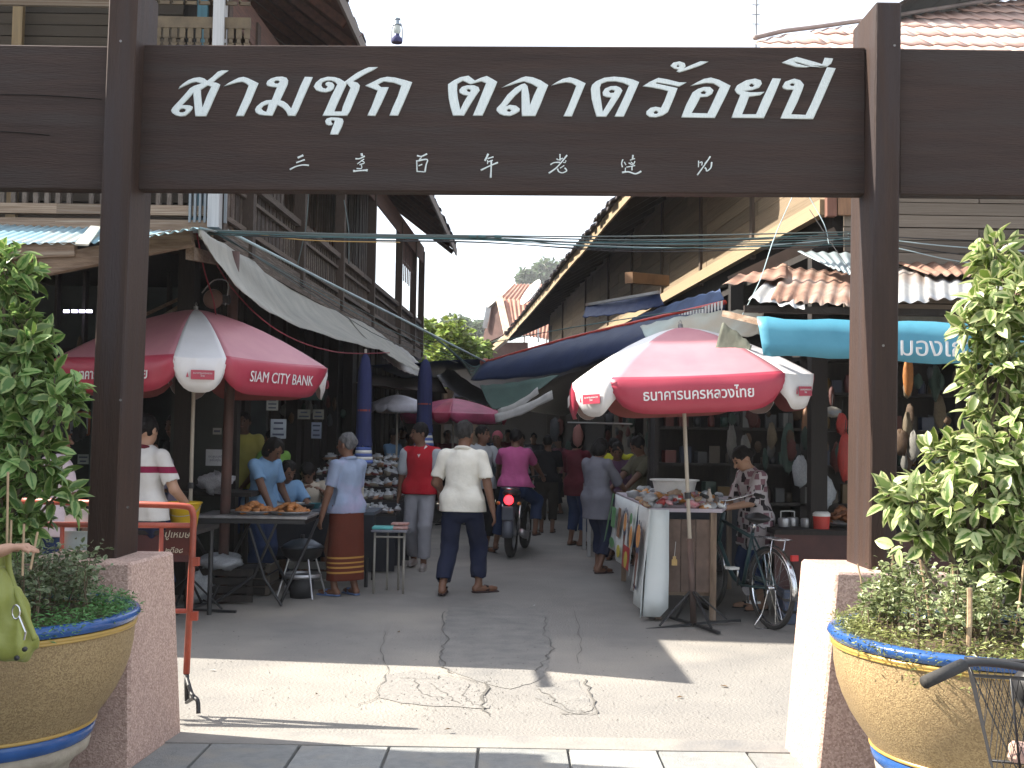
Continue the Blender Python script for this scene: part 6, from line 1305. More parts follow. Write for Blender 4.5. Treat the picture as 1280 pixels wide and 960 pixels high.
for k in range(4): MB().box((q.x, 9.82, .05 + k * .075), (.6, .02, .06)).build('slat', DARKWOOD, LG); MB().box((q.x, 10.3, .05 + k * .075), (.6, .02, .06)).build('slat', DARKWOOD, LG)
MB().box((q.x, 10.06, .29), (.62, .5, .015)).build('lid', DARKWOOD, LG)
q = G(370, 742); o = MB().box((q.x, q.y + .08, .035), (.24, .15, .07), rz=.12).build('paper_box', M('newsprint', (.42, .42, .44), .8, kind='speckle', c2=(.22, .22, .24), fine=60, amt=.8), None, bevel=.004); tag(o, 'flat newsprint-wrapped box lying on the road under the wok stand', 'box')
# wok burner stand
q = P(378, 690, 10.3); WK = thing('wok_stand', (q.x, 10.3, 0), 'black lidded wok on a steel leg stand, left of the brown-skirted woman', 'wok stand'); k_ = dict(world=False, smooth=True)
MB().lathe([(.001, .33), (.1, .335), (.17, .38), (.2, .45), (.205, .455), (.19, .45), (.16, .4), (.001, .36)], (0, 0, 0), 26).build('wok', BLACKM, WK, **k_)
MB().lathe([(.001, .54), (.03, .535), (.1, .52), (.17, .48), (.19, .46), (.001, .46)], (0, 0, 0), 26).build('lid', M('dented_lid', (.12, .14, .17), .4, metal=.6), WK, **k_); MB().tube([V(0, 0, .53), V(0, 0, .57)], .02, 8).build('knob', BLACKM, WK, **k_)
for k in range(4): a = k * 1.57 + .6; MB().tube([V(math.cos(a) * .13, math.sin(a) * .13, .36), V(math.cos(a) * .24, math.sin(a) * .24, .01)], .009, 6).build('leg', ALU, WK, world=False)
MB().lathe([(.17, .22), (.18, .2), (.17, .18), (.16, .2), (.17, .22)], (0, 0, 0), 20).build('ring', ALU, WK, **k_); MB().lathe([(.001, .0), (.1, .0), (.12, .1), (.1, .2), (.001, .2)], (0, 0, 0), 16).build('burner', BLACKM, WK, **k_)
# second food table behind the woman
T3 = thing('vendor_table', (-1.9, 11.2, 0), 'long low vendor table with bowls, left of the woman in the brown skirt', 'table')
MB().box((-1.95, 11.35, .72), (1.25, .7, .03)).build('table_top', M('blue_grey_cloth', (.08, .1, .13), .8), T3); MB().box((-1.95, 11.02, .5), (1.25, .02, .42)).build('cloth_front', M('dark_cloth_front', (.025, .027, .035), .9), T3); leg4(T3, [(-2.5, 11.05, .7), (-1.4, 11.05, .7), (-2.5, 11.6, .7), (-1.4, 11.6, .7)], .02, BLACKM)
bowlm = [ALU, PL('white', (0, 0, 0)), PL('tealbowl', (.05, .2, .22)), BLACKM]
rq = random.Random(5)
for k in range(14):
    x, y = -2.5 + (k % 7) * .17 + rq.uniform(-.02, .02), 11.15 + (k // 7) * .26; s_ = rq.uniform(.06, .085)
    o = MB().lathe([(.001, 0), (s_ * .6, 0), (s_, .05), (s_ * 1.05, .055), (s_ * .93, .05), (s_ * .5, .01), (.001, .01)], (x, y, .735), 16).build('bowl', bowlm[k % 4], None, smooth=60); tag(o, ('steel', 'white', 'teal', 'black')[k % 4] + ' food bowl on the long low vendor table behind the wok', 'bowl', 'food bowls on the vendor table')
# small stool table with packages
ST = thing('folding_stool_table', (-1.2, 10.7, 0), 'small folding table with tube legs, right of the woman in the brown skirt', 'table'); q0, q1 = P(464, 664, 10.6), P(509, 664, 10.6)
MB().box(((q0.x + q1.x) / 2, 10.78, .585), (q1.x - q0.x, .38, .022)).build('table_top', M('navy_edge', (.05, .055, .09), .5, c2=(.2, .2, .22)), ST, bevel=.004)
for xx in (q0.x + .03, q0.x + .13, q1.x - .1, q1.x - .03): MB().tube([V(xx, 10.62 + (.25 if xx in (q0.x + .13, q1.x - .1) else 0), 0), V(xx, 10.65 + (.2 if xx in (q0.x + .13, q1.x - .1) else 0), .57)], .011, 8).build('leg', M('pale_tube', (.36, .34, .3), .5), ST, smooth=True)
MB().tube([V(q0.x + .03, 10.63, .53), V(q1.x - .03, 10.63, .53)], .01, 6).build('cross_tube', M('pale_tube', (0, 0, 0)), ST)
o = MB().box((q0.x + .1, 10.72, .61), (.2, .16, .03)).build('package', PL('teal_pack', (.1, .45, .45)), None, bevel=.008); tag(o, 'flat teal packet at the left end of the small folding table', 'packet')
for k, (dx, dz) in enumerate(((.25, 0), (.25, .03))): o = MB().box((q0.x + dx, 10.72 + k * .12, .609 + dz), (.17, .13, .024)).build('tray_pack', M('pink_tray', (.45, .3, .27), .6, scale=30, c2=(.3, .12, .1)), None, bevel=.006); tag(o, ('nearer' if k == 0 else 'raised farther') + ' pinkish food pack at the right end of the small folding table', 'food pack')
# tiered stall with rows of snack bags
SG = thing('tiered_stall', (-1.72, 14, 0), 'dark tiered stall with rows of clear snack bags, behind the man in the red vest', 'stall')
tiers = [(12.2, .62), (12.75, .74), (13.3, .86), (13.9, .97), (14.6, 1.05), (15.4, 1.12)]
for k, (y, z) in enumerate(tiers):
    MB().box((-1.72 - .02 * k, y + .25, z), (.95 + (.1 * k), .5, .025)).build('shelf', DARKWOOD, SG); MB().box((-1.72 - .02 * k, y + .01, z / 2), (.95 + .1 * k, .02, z - .03)).build('shelf_front', M('dark_cloth_front', (0, 0, 0)), SG)
CONT = [M('snack%d' % k, c, .6, scale=25, bump=.6, rand=.2) for k, c in enumerate(((.2, .05, .05), (.35, .2, .12), (.12, .1, .1), (.3, .26, .2)))]
def bagmesh(seed, mat):
    m_ = MB(); r_ = random.Random(seed); n = 10; vs = []
    for (r, z) in ((.001, 0), (.042, .0), (.052, .025), (.05, .05), (.036, .072), (.016, .085), (.016, .094), (.026, .108)):
        for k in range(n): a = 6.283 * k / n; q = r * (1 + r_.uniform(-.3, .3)); vs.append(V(q * math.cos(a), q * math.sin(a) * .8, z + r_.uniform(-.004, .004)))
    m_.add(vs, [(i * n + k, i * n + (k + 1) % n, (i + 1) * n + (k + 1) % n, (i + 1) * n + k) for i in range(7) for k in range(n)], 0)
    m_.f = m_.f; m_.mi = [1 if f[0] // n >= 3 else 0 for f in m_.f]; return m_.mesh('snack_bag', [mat, PLAST_CLEAR], True)
bms = [bagmesh(k, CONT[k % 4]) for k in range(8)]
cn = ('dark red', 'brown', 'blackish', 'beige')
for k, (y, z) in enumerate(tiers):
    n_ = 12 if k < 4 else 10
    for j in range(n_):
        for d in (0, 1):
            b = (j * 3 + k * 5 + d) % 8; o = link_mesh('snack_bag', bms[b], None); o.location = (-2.13 - .07 * k + j * (.078 + .006 * k) + rng.uniform(-.035, .035), y + .12 + d * .19 + rng.uniform(-.05, .05), z + .013); o.rotation_euler = (rng.uniform(-.35, .35), rng.uniform(-.35, .35), rng.uniform(0, 6)); s_ = rng.uniform(.75, 1.25); o.scale = (s_ * rng.uniform(.9, 1.4), s_, s_ * rng.uniform(.7, 1.05))
            tag(o, 'knotted clear bag with %s contents on step %s of the tiered stall, %s' % (cn[b % 4], ('one', 'two', 'three', 'four', 'five', 'six')[k], 'left end' if j < n_ // 3 else ('middle' if j < 2 * n_ // 3 else 'right end')), 'snack bag', 'clear snack bags on the tiered stall')
# right snack stall with ice-cream banners
S0 = G(820, 776); SX, SY = 1.19, 9.3
RS = thing('snack_stall', (1.5, 10.2, 0), 'snack stall with ice-cream banners on its side, under the sunlit umbrella', 'stall'); ztp = .895
MB().hexa([V(SX - .03, SY - .03, ztp), V(SX + .56, SY - .03, ztp), V(2.3, 11.4, ztp), V(1.12, 11.9, ztp), V(SX - .03, SY - .03, ztp + .03), V(SX + .56, SY - .03, ztp + .03), V(2.3, 11.4, ztp + .03), V(1.12, 11.9, ztp + .03)]).build('counter_top', M('lilac_counter', (.5, .46, .5), .6, c2=(.35, .3, .35)), RS)
for k in range(3): MB().box((SX + .17 + k * .125, SY + .06, .53), (.12, .02, .6)).build('panel_board', M('brown_ply', (.17, .115, .09), .8, c2=(.1, .07, .055), scale=8, bump=.3, rand=.15), RS)
for (x, y) in ((SX + .05, SY + .05), (SX + .50, SY + .05), (1.2, 11.8), (2.2, 11.3)): MB().box((x, y, ztp / 2), (.05, .05, ztp - .01)).build('leg', WOODZ, RS)
MB().box((SX + .28, SY + .1, .22), (.46, .05, .04)).build('rail', WOODX, RS)
BANW = M('white_banner', (.68, .72, .72), .5, c2=(.58, .63, .63), scale=2, bump=.2, fine=10)
def side(Yp, z, off=.0): return V(lerp(V(SX - .035, 0, 0), V(1.12 - .03, 0, 0), (Yp - SY) / 2.6).x - off, Yp, z)
def banner(y0, y1, z0a, z0b, name, slack=.03, flare=.06):
    m_ = MB(); rows = []
    for j in range(7):
        f = j / 6; rows.append([side(lerp(V(y0, 0, 0), V(y1, 0, 0), i / 8).x, ztp + .02 - f * (ztp + .02 - (z0a + (z0b - z0a) * i / 8)), slack * math.sin(i * 1.3 + j * .4) * f + flare * f) for i in range(9)])
    m_.sheet(rows); return m_.build(name, BANW, RS, smooth=True, solid=.003)
banner(9.24, 9.95, .03, .16, 'banner'); banner(9.97, 11.7, .28, .36, 'banner')
m_ = MB(); m_.sheet([[V(SX - .04 - .05 * j / 6 + .0, SY - .045, ztp + .02 - j / 6 * (ztp - .02)), V(SX + .05, SY - .055 + .01 * math.sin(j), ztp + .02 - j / 6 * (ztp - .02)), V(SX + .12, SY - .05 + .012 * math.sin(j * 1.3), ztp + .02 - j / 6 * (ztp - .09))] for j in range(7)]); m_.build('banner', BANW, RS, smooth=True, solid=.003)
m_ = MB(); m_.sheet([[side(11.7, ztp + .02, .01), side(11.85, ztp + .02, .01)], [side(11.7, .45, .1), side(11.85, .4, .1)]]); m_.build('banner', M('green_print', (.08, .22, .1), .6), RS, solid=.003)
CONE = M('cone_brown', (.16, .07, .05), .6); SCO = M('scoop_orange', (.62, .33, .10), .6, c2=(.5, .2, .08), scale=15); DK = M('print_dark', (.06, .07, .12), .6); YL = M('print_yellow', (.6, .52, .08), .6); RD = M('print_red', (.4, .04, .04), .6); GR = M('print_green', (.1, .3, .12), .6)
def disc(yc, zc, ry, rz_, mat, name, off=.075, n=18, shape=None):
    pts = shape or [(math.cos(6.283 * k / n), math.sin(6.283 * k / n)) for k in range(n)]
    fl_ = lambda z: .062 * (ztp + .02 - z) / .8
    MB().add([side(yc - u * ry, zc + v * rz_, off - .06 + fl_(zc + v * rz_) + .022) for u, v in pts], [tuple(range(len(pts)))]).build(name, mat, RS, solid=.002)
for (yc, s_) in ((9.55, 1.), (10.45, .85)):
    cz = .60 if s_ == 1 else .66
    disc(yc, cz - .17 * s_, .10 * s_, .22 * s_, CONE, 'cone_print', shape=[(-1, .9), (1, .9), (.18, -1), (-.18, -1)]); disc(yc, cz + .07 * s_, .115 * s_, .1 * s_, SCO, 'scoop_print', off=.078); disc(yc, cz - .03 * s_, .12 * s_, .045 * s_, DK, 'print_shadow', off=.076)
    for k in range(7): a = math.pi * (k / 6); disc(yc + .19 * s_ * math.cos(a), cz + .09 + .09 * s_ * math.sin(a), .022, .03, DK, 'printed_letter', off=.077, n=5)
for k, (y, z, ry, rz_, mt) in enumerate(((10.2, .42, .22, .10, RD), (10.2, .40, .1, .075, YL), (10.75, .42, .12, .06, YL), (10.0, .62, .09, .1, SCO), (11.35, .7, .16, .1, GR), (11.3, .45, .2, .05, GR), (10.9, .68, .1, .14, M('print_brown', (.25, .14, .08), .6)), (10.05, .78, .08, .05, GR))):
    disc(y, z, ry, rz_, mt, 'printed_picture', off=.079 + .002 * (k % 3), shape=[(-1, -1), (1, -1), (1, 1), (-1, 1)] if k in (0, 4, 6) else None)
me = text_mesh('โคนไอศกรีม', .05, DK, shear=.2, extrude=.001); o = link_mesh('lettering', me, RS, mw=Matrix.Translation(side(9.55, .23, .085)) @ Matrix.Rotation(R_(-90), 4, 'Z') @ Matrix.Rotation(R_(90), 4, 'X'))
m_ = MB(); q = P(843, 703, SY - .01); m_.box(q, (.045, .008, .05)); m_.box(q + V(0, 0, .035), (.025, .008, .03)); m_.build('price_tag', PL('tag_yellow', (.6, .4, .15)), RS); MB().tube([q + V(0, 0, .05), q + V(.01, 0, .17)], .002, 4).build('tag_string', PL('white', (0, 0, 0)), RS)
# goods heaped on the snack stall
gm = [blob_mesh('snack_pack', m__, .05, k, .5, .4) for k, m__ in enumerate((PLAST_CLEAR, M('pink_pack', (.5, .16, .2), .35, scale=20, bump=.4, c2=(.6, .4, .42)), M('orange_pack', (.55, .25, .06), .35, scale=20, bump=.4), M('tan_pack', (.42, .3, .2), .5, scale=20, bump=.5), M('red_pack', (.38, .05, .05), .35, scale=20, bump=.4), PL('white', (0, 0, 0))))]
gn = ('clear', 'pink', 'orange', 'tan', 'dark red', 'white'); rg = random.Random(9)
for k in range(130):
    u = rg.random(); v = rg.random() ** 1.2; x = 1.14 + u * (.60 + v * .35); y = 9.3 + v * 1.9; c = (rg.choice((1, 3, 0, 2, 4, 0)) if u < .75 else rg.choice((0, 5, 0, 2)))
    o = link_mesh('snack_pack', gm[c], None); o.location = (x, y, ztp + .05 + rg.random() ** 2 * .07 * (u < .7)); o.scale = [rg.uniform(.7, 1.25)] * 3; o.rotation_euler = (rg.uniform(-.5, .5), rg.uniform(-.5, .5), rg.uniform(0, 6))
    tag(o, '%s snack packet heaped on the %s of the ice-cream banner stall, %s side' % (gn[c], 'front part' if v < .3 else ('middle' if v < .65 else 'far part'), 'lane' if u < .35 else ('shop' if u > .7 else 'central')), 'snack packet', 'snack packets heaped on the right stall')
q = P(843, 612, 10.2); BS = tag(MB().lathe([(.001, 0), (.17, 0), (.2, .13), (.225, .135), (.225, .145), (.19, .14), (.16, .01), (.001, .01)], (q.x, 10.2, .985), 32).build('basin', PL('white', (0, 0, 0)), None, smooth=60), 'wide white plastic basin standing among the snack packets', 'basin')
q = P(895, 632, 9.35)
for k, (dx, h_, c_, nm) in enumerate(((0, .17, (.5, .42, .36), 'pale'), (.06, .11, (.1, .08, .07), 'short dark'))):
    t = thing('bottle', (q.x + dx - .04, 9.45, ztp + .03), nm + ' sauce bottle at the front right corner of the snack stall', 'bottle'); MB().lathe([(.001, 0), (.025, 0), (.027, .02), (.026, h_ * .6), (.012, h_ * .8), (.012, h_ * .93)], (0, 0, 0), 14).build('bottle_body', PL('bottle%d' % k, c_), t, world=False, smooth=50); MB().lathe([(.014, h_ * .93), (.014, h_), (.001, h_)], (0, 0, 0), 10).build('cap', BLACKM, t, world=False)

# ------------------------------------------------------------------ right shop interior: shelves, hanging goods, low tables
SHC = [PL('sh%d' % k, c, rand=.3) for k, c in enumerate(((.09, .014, .01), (.012, .02, .05), (.06, .045, .03), (.012, .035, .025), (.1, .1, .095), (.045, .022, .012), (.09, .05, .01), (.03, .03, .033)))]
shn = ('dull red', 'dark blue', 'tan', 'green', 'pale', 'brown', 'amber', 'grey')
SH = thing('shop_shelving', (4.2, 12.4, 0), 'tall dark shelving crowded with goods inside the right shop', 'shelves')
for z in (.35, .8, 1.22, 1.62, 2.02, 2.4): MB().box((4.1, 12.5, z), (5.0, .4, .03)).build('shelf', DARKWOOD, SH)
for x in (1.6, 3.2, 4.9, 6.6): MB().box((x, 12.5, 1.25), (.05, .4, 2.5)).build('upright', DARKWOOD, SH)
MB().box((4.1, 12.72, 1.3), (5.1, .03, 2.6)).build('back_panel', DARKWOOD, SH)
jar = MB().lathe([(.001, 0), (.05, 0), (.055, .03), (.055, .14), (.035, .17), (.035, .2), (.001, .2)], (0, 0, 0), 12); box_ = MB().box((0, 0, .1), (.14, .12, .2)); can = MB().lathe([(.001, 0), (.045, 0), (.045, .11), (.001, .11)], (0, 0, 0), 12)
gmesh = {(s_, c): b.mesh(n_, SHC[c], s_ != 1) for s_, (b, n_) in enumerate(((jar, 'jar'), (box_, 'carton'), (can, 'tin'))) for c in range(8)}
lev = {.35: 'lowest', .8: 'second', 1.22: 'third', 1.62: 'fourth', 2.02: 'fifth'}
for z in lev:
    x = 1.75
    while x < 6.5:
        s_ = rg.choice((0, 0, 1, 1, 2)); c = rg.randrange(8); o = link_mesh(('jar', 'carton', 'tin')[s_], gmesh[(s_, c)], None); o.location = (x, 12.42 + rg.uniform(-.04, .06), z + .016); o.rotation_euler.z = rg.uniform(-.3, .3); k = rg.uniform(.6, 1.0); o.scale = (k, k, k * (1 if s_ != 1 else rg.uniform(.7, 1.2)))
        tag(o, '%s %s on the %s shelf inside the right shop' % (shn[c], ('jar', 'carton', 'tin')[s_], lev[z]), ('jar', 'carton', 'tin')[s_], 'goods on the right shop shelves'); x += rg.uniform(.09, .19)
def hang(px, py, Y, w_, h_, mat, label, cat, seed=1, amp=.25, name='hanging_bag'):
    q = P(px, py, Y); t = thing(name, tuple(q), label, cat); me = blob_mesh('bag_body', mat, .5, seed, 1, amp, 12, 8); o = link_mesh('bag_body', me, t); o.scale = (w_, w_ * .7, h_); MB().tube([V(0, 0, h_ * .4), V(.01, 0, h_ * .5 + .12)], .004, 4).build('string', BLACKM, t, world=False); return t
RDB = M('red_bag', (.4, .03, .02), .5, scale=8, bump=.4)
hang(1056, 570, 10.2, .13, .42, RDB, 'red plastic bags hanging in the right shop beside the post', 'hanging bag', 1); hang(1052, 530, 10.3, .1, .2, RDB, 'upper red package hanging beside the right post', 'hanging bag', 2)
hang(1022, 565, 10.8, .09, .45, M('dusky_pink_cloth', (.2, .07, .09), .8), 'dusky pink cloth hanging inside the right shop', 'hanging cloth', 3); hang(1000, 590, 11, .16, .3, PLAST_CLEAR, 'clear bag of goods hanging right of the patterned-blouse vendor', 'hanging bag', 4)
hang(1030, 615, 10.4, .2, .3, PLAST_CLEAR, 'big clear bag hanging low above the right food table', 'hanging bag', 5); hang(1040, 515, 10.8, .18, .1, M('beige_board', (0, 0, 0)), 'pale cap-shaped bundle hanging high beside the right post', 'bundle', 6)
hang(722, 545, 15, .14, .28, M('pink_strips', (.35, .15, .13), .6, scale=20, stretch=(9, 9, .5)), 'pinkish sausages hanging from the rail over the right stalls', 'hanging food', 7)
hang(985, 560, 11.6, .15, .5, M('dull_green', (.06, .1, .08), .8), 'dull green cloth bundle hanging at the back of the right shop', 'hanging cloth', 8); hang(1008, 530, 12, .1, .35, PL('brownbag', (.2, .1, .05)), 'brown parcel hanging at the back of the right shop', 'parcel', 9)
hang(1135, 470, 10.4, .1, .35, M('orange_strips', (.4, .15, .03), .7, scale=15), 'orange strips hanging under the cyan banner', 'hanging goods', 10)
T5 = thing('food_table', (2.9, 9.9, 0), 'dark food table beside the right post with trays and a red cooler', 'table'); MB().box((3.0, 9.9, .72), (1.5, .7, .04)).build('table_top', DARKWOOD, T5); MB().box((3.0, 9.57, .45), (1.5, .02, .5)).build('front_board', M('red_dark_board', (.09, .035, .03), .7, c2=(.05, .02, .018)), T5); leg4(T5, [(2.3, 9.6, .7), (3.7, 9.6, .7), (2.3, 10.2, .7), (3.7, 10.2, .7)], .025, DARKWOOD)
q = P(1026, 664, 9.75); CO = thing('cooler_jug', (q.x, 9.75, .74), 'small red cooler with a white lid on the right food table', 'cooler'); MB().lathe([(.001, 0), (.07, 0), (.078, .11), (.001, .115)], (0, 0, 0), 20).build('cooler_body', PL('cooler_red', (.5, .04, .03)), CO, world=False, smooth=50); MB().lathe([(.08, .11), (.08, .135), (.06, .15), (.001, .15)], (0, 0, 0), 20).build('lid', PL('white', (0, 0, 0)), CO, world=False, smooth=50)
q = P(1052, 650, 9.9); tray((q.x, 9.9, .76), .16, .15, 'heap of dark fried food beside the right post', M('dark_fry', (.28, .1, .03), .6, c2=(.1, .04, .02), scale=20, bump=1.), 50, seed=7, hgt=.09)
for k in range(4):
    q = P(975 + 14 * k, 655, 10); o = MB().lathe([(.001, 0), (.05, 0), (.055, .06), (.05, .075), (.001, .08)], (q.x, 9.85 + .1 * (k % 2), .745), 14).build('steel_pot', ALU, None, smooth=60); tag(o, 'small steel pot, %s in the row on the right food table' % ('first', 'second', 'third', 'last')[k], 'pot', 'steel pots on the right food table')
q = P(988, 652, 9.9); t = thing('wire_rack', (q.x, 10, .83), 'white bent-wire rack standing on the right food table', 'rack'); MB().tube(smoothpath([V(-.06, 0, -.07), V(-.06, 0, .02), V(-.05, 0, .04), V(.05, 0, .04), V(.06, 0, .02), V(.06, 0, -.07)], 3), .006, 6).build('wire', PL('white', (0, 0, 0)), t, world=False)
o = MB().box(P(993, 503, 11.8), (.16, .04, .03), rz=.5).build('lamp_tube', EM('lit_tube', (.8, .9, .8), 1.6), None); tag(o, 'short lit fluorescent tube hanging inside the right shop', 'lamp')
o = MB().box(P(744, 517, 16), (.12, .05, .02)).build('lamp_tube', EM('lit_tube', (0, 0, 0), 1), None); tag(o, 'tiny lit lamp tube beneath the sunlit umbrella edge, far in', 'lamp')
# stall beyond the customers on the right
T6 = thing('far_stall', (1.5, 15.5, 0), 'pale-legged market stall beyond the customers on the right', 'stall'); MB().box((1.45, 15.2, .85), (.9, 2.6, .04)).build('counter_top', ALU, T6)
for k in range(3): MB().box((1.0, 14.2 + k * .9, .42), (.04, .1, .84)).build('leg', M('pale_post', (0, 0, 0)), T6)
MB().box((1.04, 15.2, .7), (.02, 2.5, .2)).build('side_panel', M('blue_panel', (.1, .2, .3), .6), T6)
for k in range(26):
    c = rg.choice((0, 0, 5, 3, 1)); o = link_mesh('snack_pack', gm[c], None); o.location = (1.15 + rg.random() * .6, 14.1 + rg.random() * 2.2, .92 + rg.random() * .08); o.scale = [1.3] * 3; o.rotation_euler.z = rg.uniform(0, 6); tag(o, gn[c] + ' packet on the pale-legged stall beyond the customers', 'snack packet', 'packets on the far right stall')
T7 = thing('inner_stall', (2.3, 13.3, 0), 'low stall behind the grey-shirted woman, in front of the vendors in yellow and olive', 'stall'); MB().box((1.95, 12.5, .86), (1.1, .8, .03)).build('counter_top', ALU, T7); MB().box((1.95, 12.12, .5), (1.1, .02, .7)).build('front_board', M('dark_cloth_front', (0, 0, 0)), T7)
for k in range(16):
    c = rg.choice((0, 5, 0)); o = link_mesh('snack_pack', gm[c], None); o.location = (1.45 + rg.random() * .95, 12.2 + rg.random() * .5, .91 + rg.random() * .04); o.rotation_euler.z = rg.uniform(0, 6); tag(o, gn[c] + ' packet on the low stall behind the grey-shirted woman', 'snack packet', 'packets on the inner right stall')
MB().tube([P(710, 528, 15), P(790, 530, 14)], .012, 6).build('hanging_rail', ZINC, None); tag(col.objects[-1], 'pale metal rail above the inner right stalls', 'rail')

# ------------------------------------------------------------------ left shop: notices, glowing sky gaps
def poster(px0, py0, px1, py1, Y, c, label, lines=3, name='notice', fr=None, text=None):
    a, b = P(px0, py1, Y), P(px1, py0, Y); t = thing(name, tuple((a + b) / 2), label, 'notice'); m_ = MB(); m_.box(((a.x + b.x) / 2, Y, (a.z + b.z) / 2), (b.x - a.x, .006, b.z - a.z)); m_.build('paper', M('paper_%.2f_%.2f_%.2f' % c, c, .8, bump=.05, scale=4), t)
    if text:
        me = text_mesh(text, (b.z - a.z) * .22, DK, extrude=.0005); link_mesh('lettering', me, t, mw=Matrix.Translation(V((a.x + b.x) / 2, Y - .006, (a.z + b.z) / 2)) @ Matrix.Rotation(R_(90), 4, 'X'))
    else:
        for k in range(lines): z = a.z + (b.z - a.z) * (k + .7) / (lines + .4); MB().box(((a.x + b.x) / 2, Y - .005, z), ((b.x - a.x) * rng.uniform(.5, .8), .002, (b.z - a.z) / lines * .3)).build('printed_line', DK, t)
    if fr: 
        for (p, q) in ((a, V(b.x, Y, a.z)), (V(b.x, Y, a.z), b), (b, V(a.x, Y, b.z)), (V(a.x, Y, b.z), a)): MB().bar(p, q, .02, .02).build('frame', fr, t)
poster(257, 562, 282, 582, 10.5, (.5, .52, .55), 'white notice with two lines of writing on the board behind the yellow bucket', text='งดสูบบุหรี่\nขอบคุณ'); poster(266, 535, 277, 543, 10.5, (.3, .3, .27), 'small oval number plate above the white notice', 1)
poster(86, 515, 112, 543, 12.5, (.42, .45, .5), 'framed calendar sheet on the dark wall left of the gate post', 4, fr=PL('red_frame', (.3, .1, .05))); poster(97, 568, 111, 580, 12.5, (.4, .45, .42), 'small framed picture beneath the calendar sheet', 2)
poster(333, 497, 348, 513, 12.3, (.42, .43, .38), 'small poster high on the left shop front', 3); poster(338, 524, 358, 548, 12.3, (.45, .5, .55), 'pale poster with a red heading behind the green-shirted person', 3)
poster(372, 512, 388, 524, 13.6, (.3, .3, .26), 'left one of two small brown calendars on the left shop front', 2); poster(391, 512, 405, 524, 13.6, (.3, .3, .26), 'right one of two small brown calendars on the left shop front', 2); poster(389, 528, 402, 548, 13.6, (.33, .38, .5), 'blue-white notice below the two small calendars', 3)
poster(375, 483, 405, 500, 13.7, (.06, .12, .1), 'dark green shop plate above the two calendars', 1)
LS = thing('sky_gap_glow', tuple(P(96, 388, 12.0)), 'row of four small glowing lamps on the beam in the left shop', 'lamp')
for px in (83, 93, 102.5, 111.5): MB().box(P(px, 389, 11.8), (.055, .02, .03)).build('lamp', EM('lit_blue_white', (.75, .7, 1.), 3.), LS)  # glowing boxes stand for sky seen through gaps, not lamps
# papers behind the bucket, fan, lantern, antenna
q = P(268, 603, 10.2); bag((q.x, 10.2, q.z), (.3, .2, .16), 'crumpled printed papers heaped beside the umbrella pole', M('newsprint', (0, 0, 0)), 'paper heap', 'paper_heap', 6, amp=.6)
TB2 = thing('back_table', (-2.7, 10.4, 0), 'dark table under the heap of printed papers', 'table'); MB().box((-2.75, 10.45, .93), (.8, .5, .04)).build('table_top', DARKWOOD, TB2); leg4(TB2, [(-3.1, 10.25, .93), (-2.4, 10.25, .93), (-3.1, 10.65, .93), (-2.4, 10.65, .93)], .02, DARKWOOD)
q = P(267, 374, 9.4); FN = thing('wall_fan', tuple(q), 'old round fan hanging on a red cord under the grey awning', 'fan')
MB().lathe([(.001, 0), (.07, .0), (.085, .015), (.07, .03), (.001, .035)], q, 20, axis=V(0, -1, 0)).build('fan_cage', M('old_copper', (.16, .09, .07), .6), FN, smooth=True); MB().tube(smoothpath([q + V(-.1, 0, .05), q + V(0, 0, .16), q + V(.12, 0, .14), q + V(.1, 0, -.05)], 4), .006, 5).build('bracket', STEEL, FN); MB().lathe([(.001, 0), (.04, 0), (.04, .06), (.001, .06)], q + V(.07, .02, 0), 12, axis=V(1, 0, 0)).build('motor', BLACKM, FN)
q = P(496, 53.5, 5.34); LN = thing('oil_lantern', tuple(q), 'small oil lantern hanging just above the sign, against the sky', 'lantern'); k_ = dict(smooth=40)
u = 1 / FPX * 5.34
MB().lathe([(.001, 0), (6.8 * u, 0), (7.4 * u, 2 * u), (7.2 * u, 5 * u), (5.2 * u, 7 * u), (3.5 * u, 9 * u), (3.2 * u, 11 * u), (.001, 11 * u)], q, 20).build('oil_tank', M('blue_tank', (.05, .05, .14), .4, metal=.4), LN, **k_)
MB().lathe([(2.8 * u, 11 * u), (4.6 * u, 14 * u), (4.8 * u, 17 * u), (3.6 * u, 22 * u)], q, 18).build('glass', M('lamp_glass', (.85, .9, .9), .05, bump=0, trans=.7), LN, **k_)
MB().lathe([(5 * u, 22.5 * u), (4.6 * u, 24 * u), (2.8 * u, 25 * u), (2.6 * u, 29 * u), (3.6 * u, 30 * u), (3.4 * u, 31.5 * u), (.001, 32 * u)], q, 18).build('chimney_cap', M('pale_steel_lamp', (.3, .35, .4), .4, metal=.5), LN, **k_)
for s_ in (-1, 1): MB().tube(smoothpath([q + V(s_ * 6.6 * u, 0, 4 * u), q + V(s_ * 7 * u, 0, 12 * u), q + V(s_ * 6 * u, 0, 21 * u), q + V(s_ * 4.4 * u, 0, 25 * u)], 4), .8 * u, 6).build('side_tube', STEEL, LN)
MB().tube(smoothpath([q + V(-5 * u, 0, 24 * u), q + V(0, 0, 44 * u), q + V(5 * u, 0, 24 * u)], 4), .3 * u, 4).build('bail', STEEL, LN)
MB().tube([q + V(0, 0, 43 * u), q + V(.02, 0, .6)], .0012, 4).build('cord', BLACKM, LN)
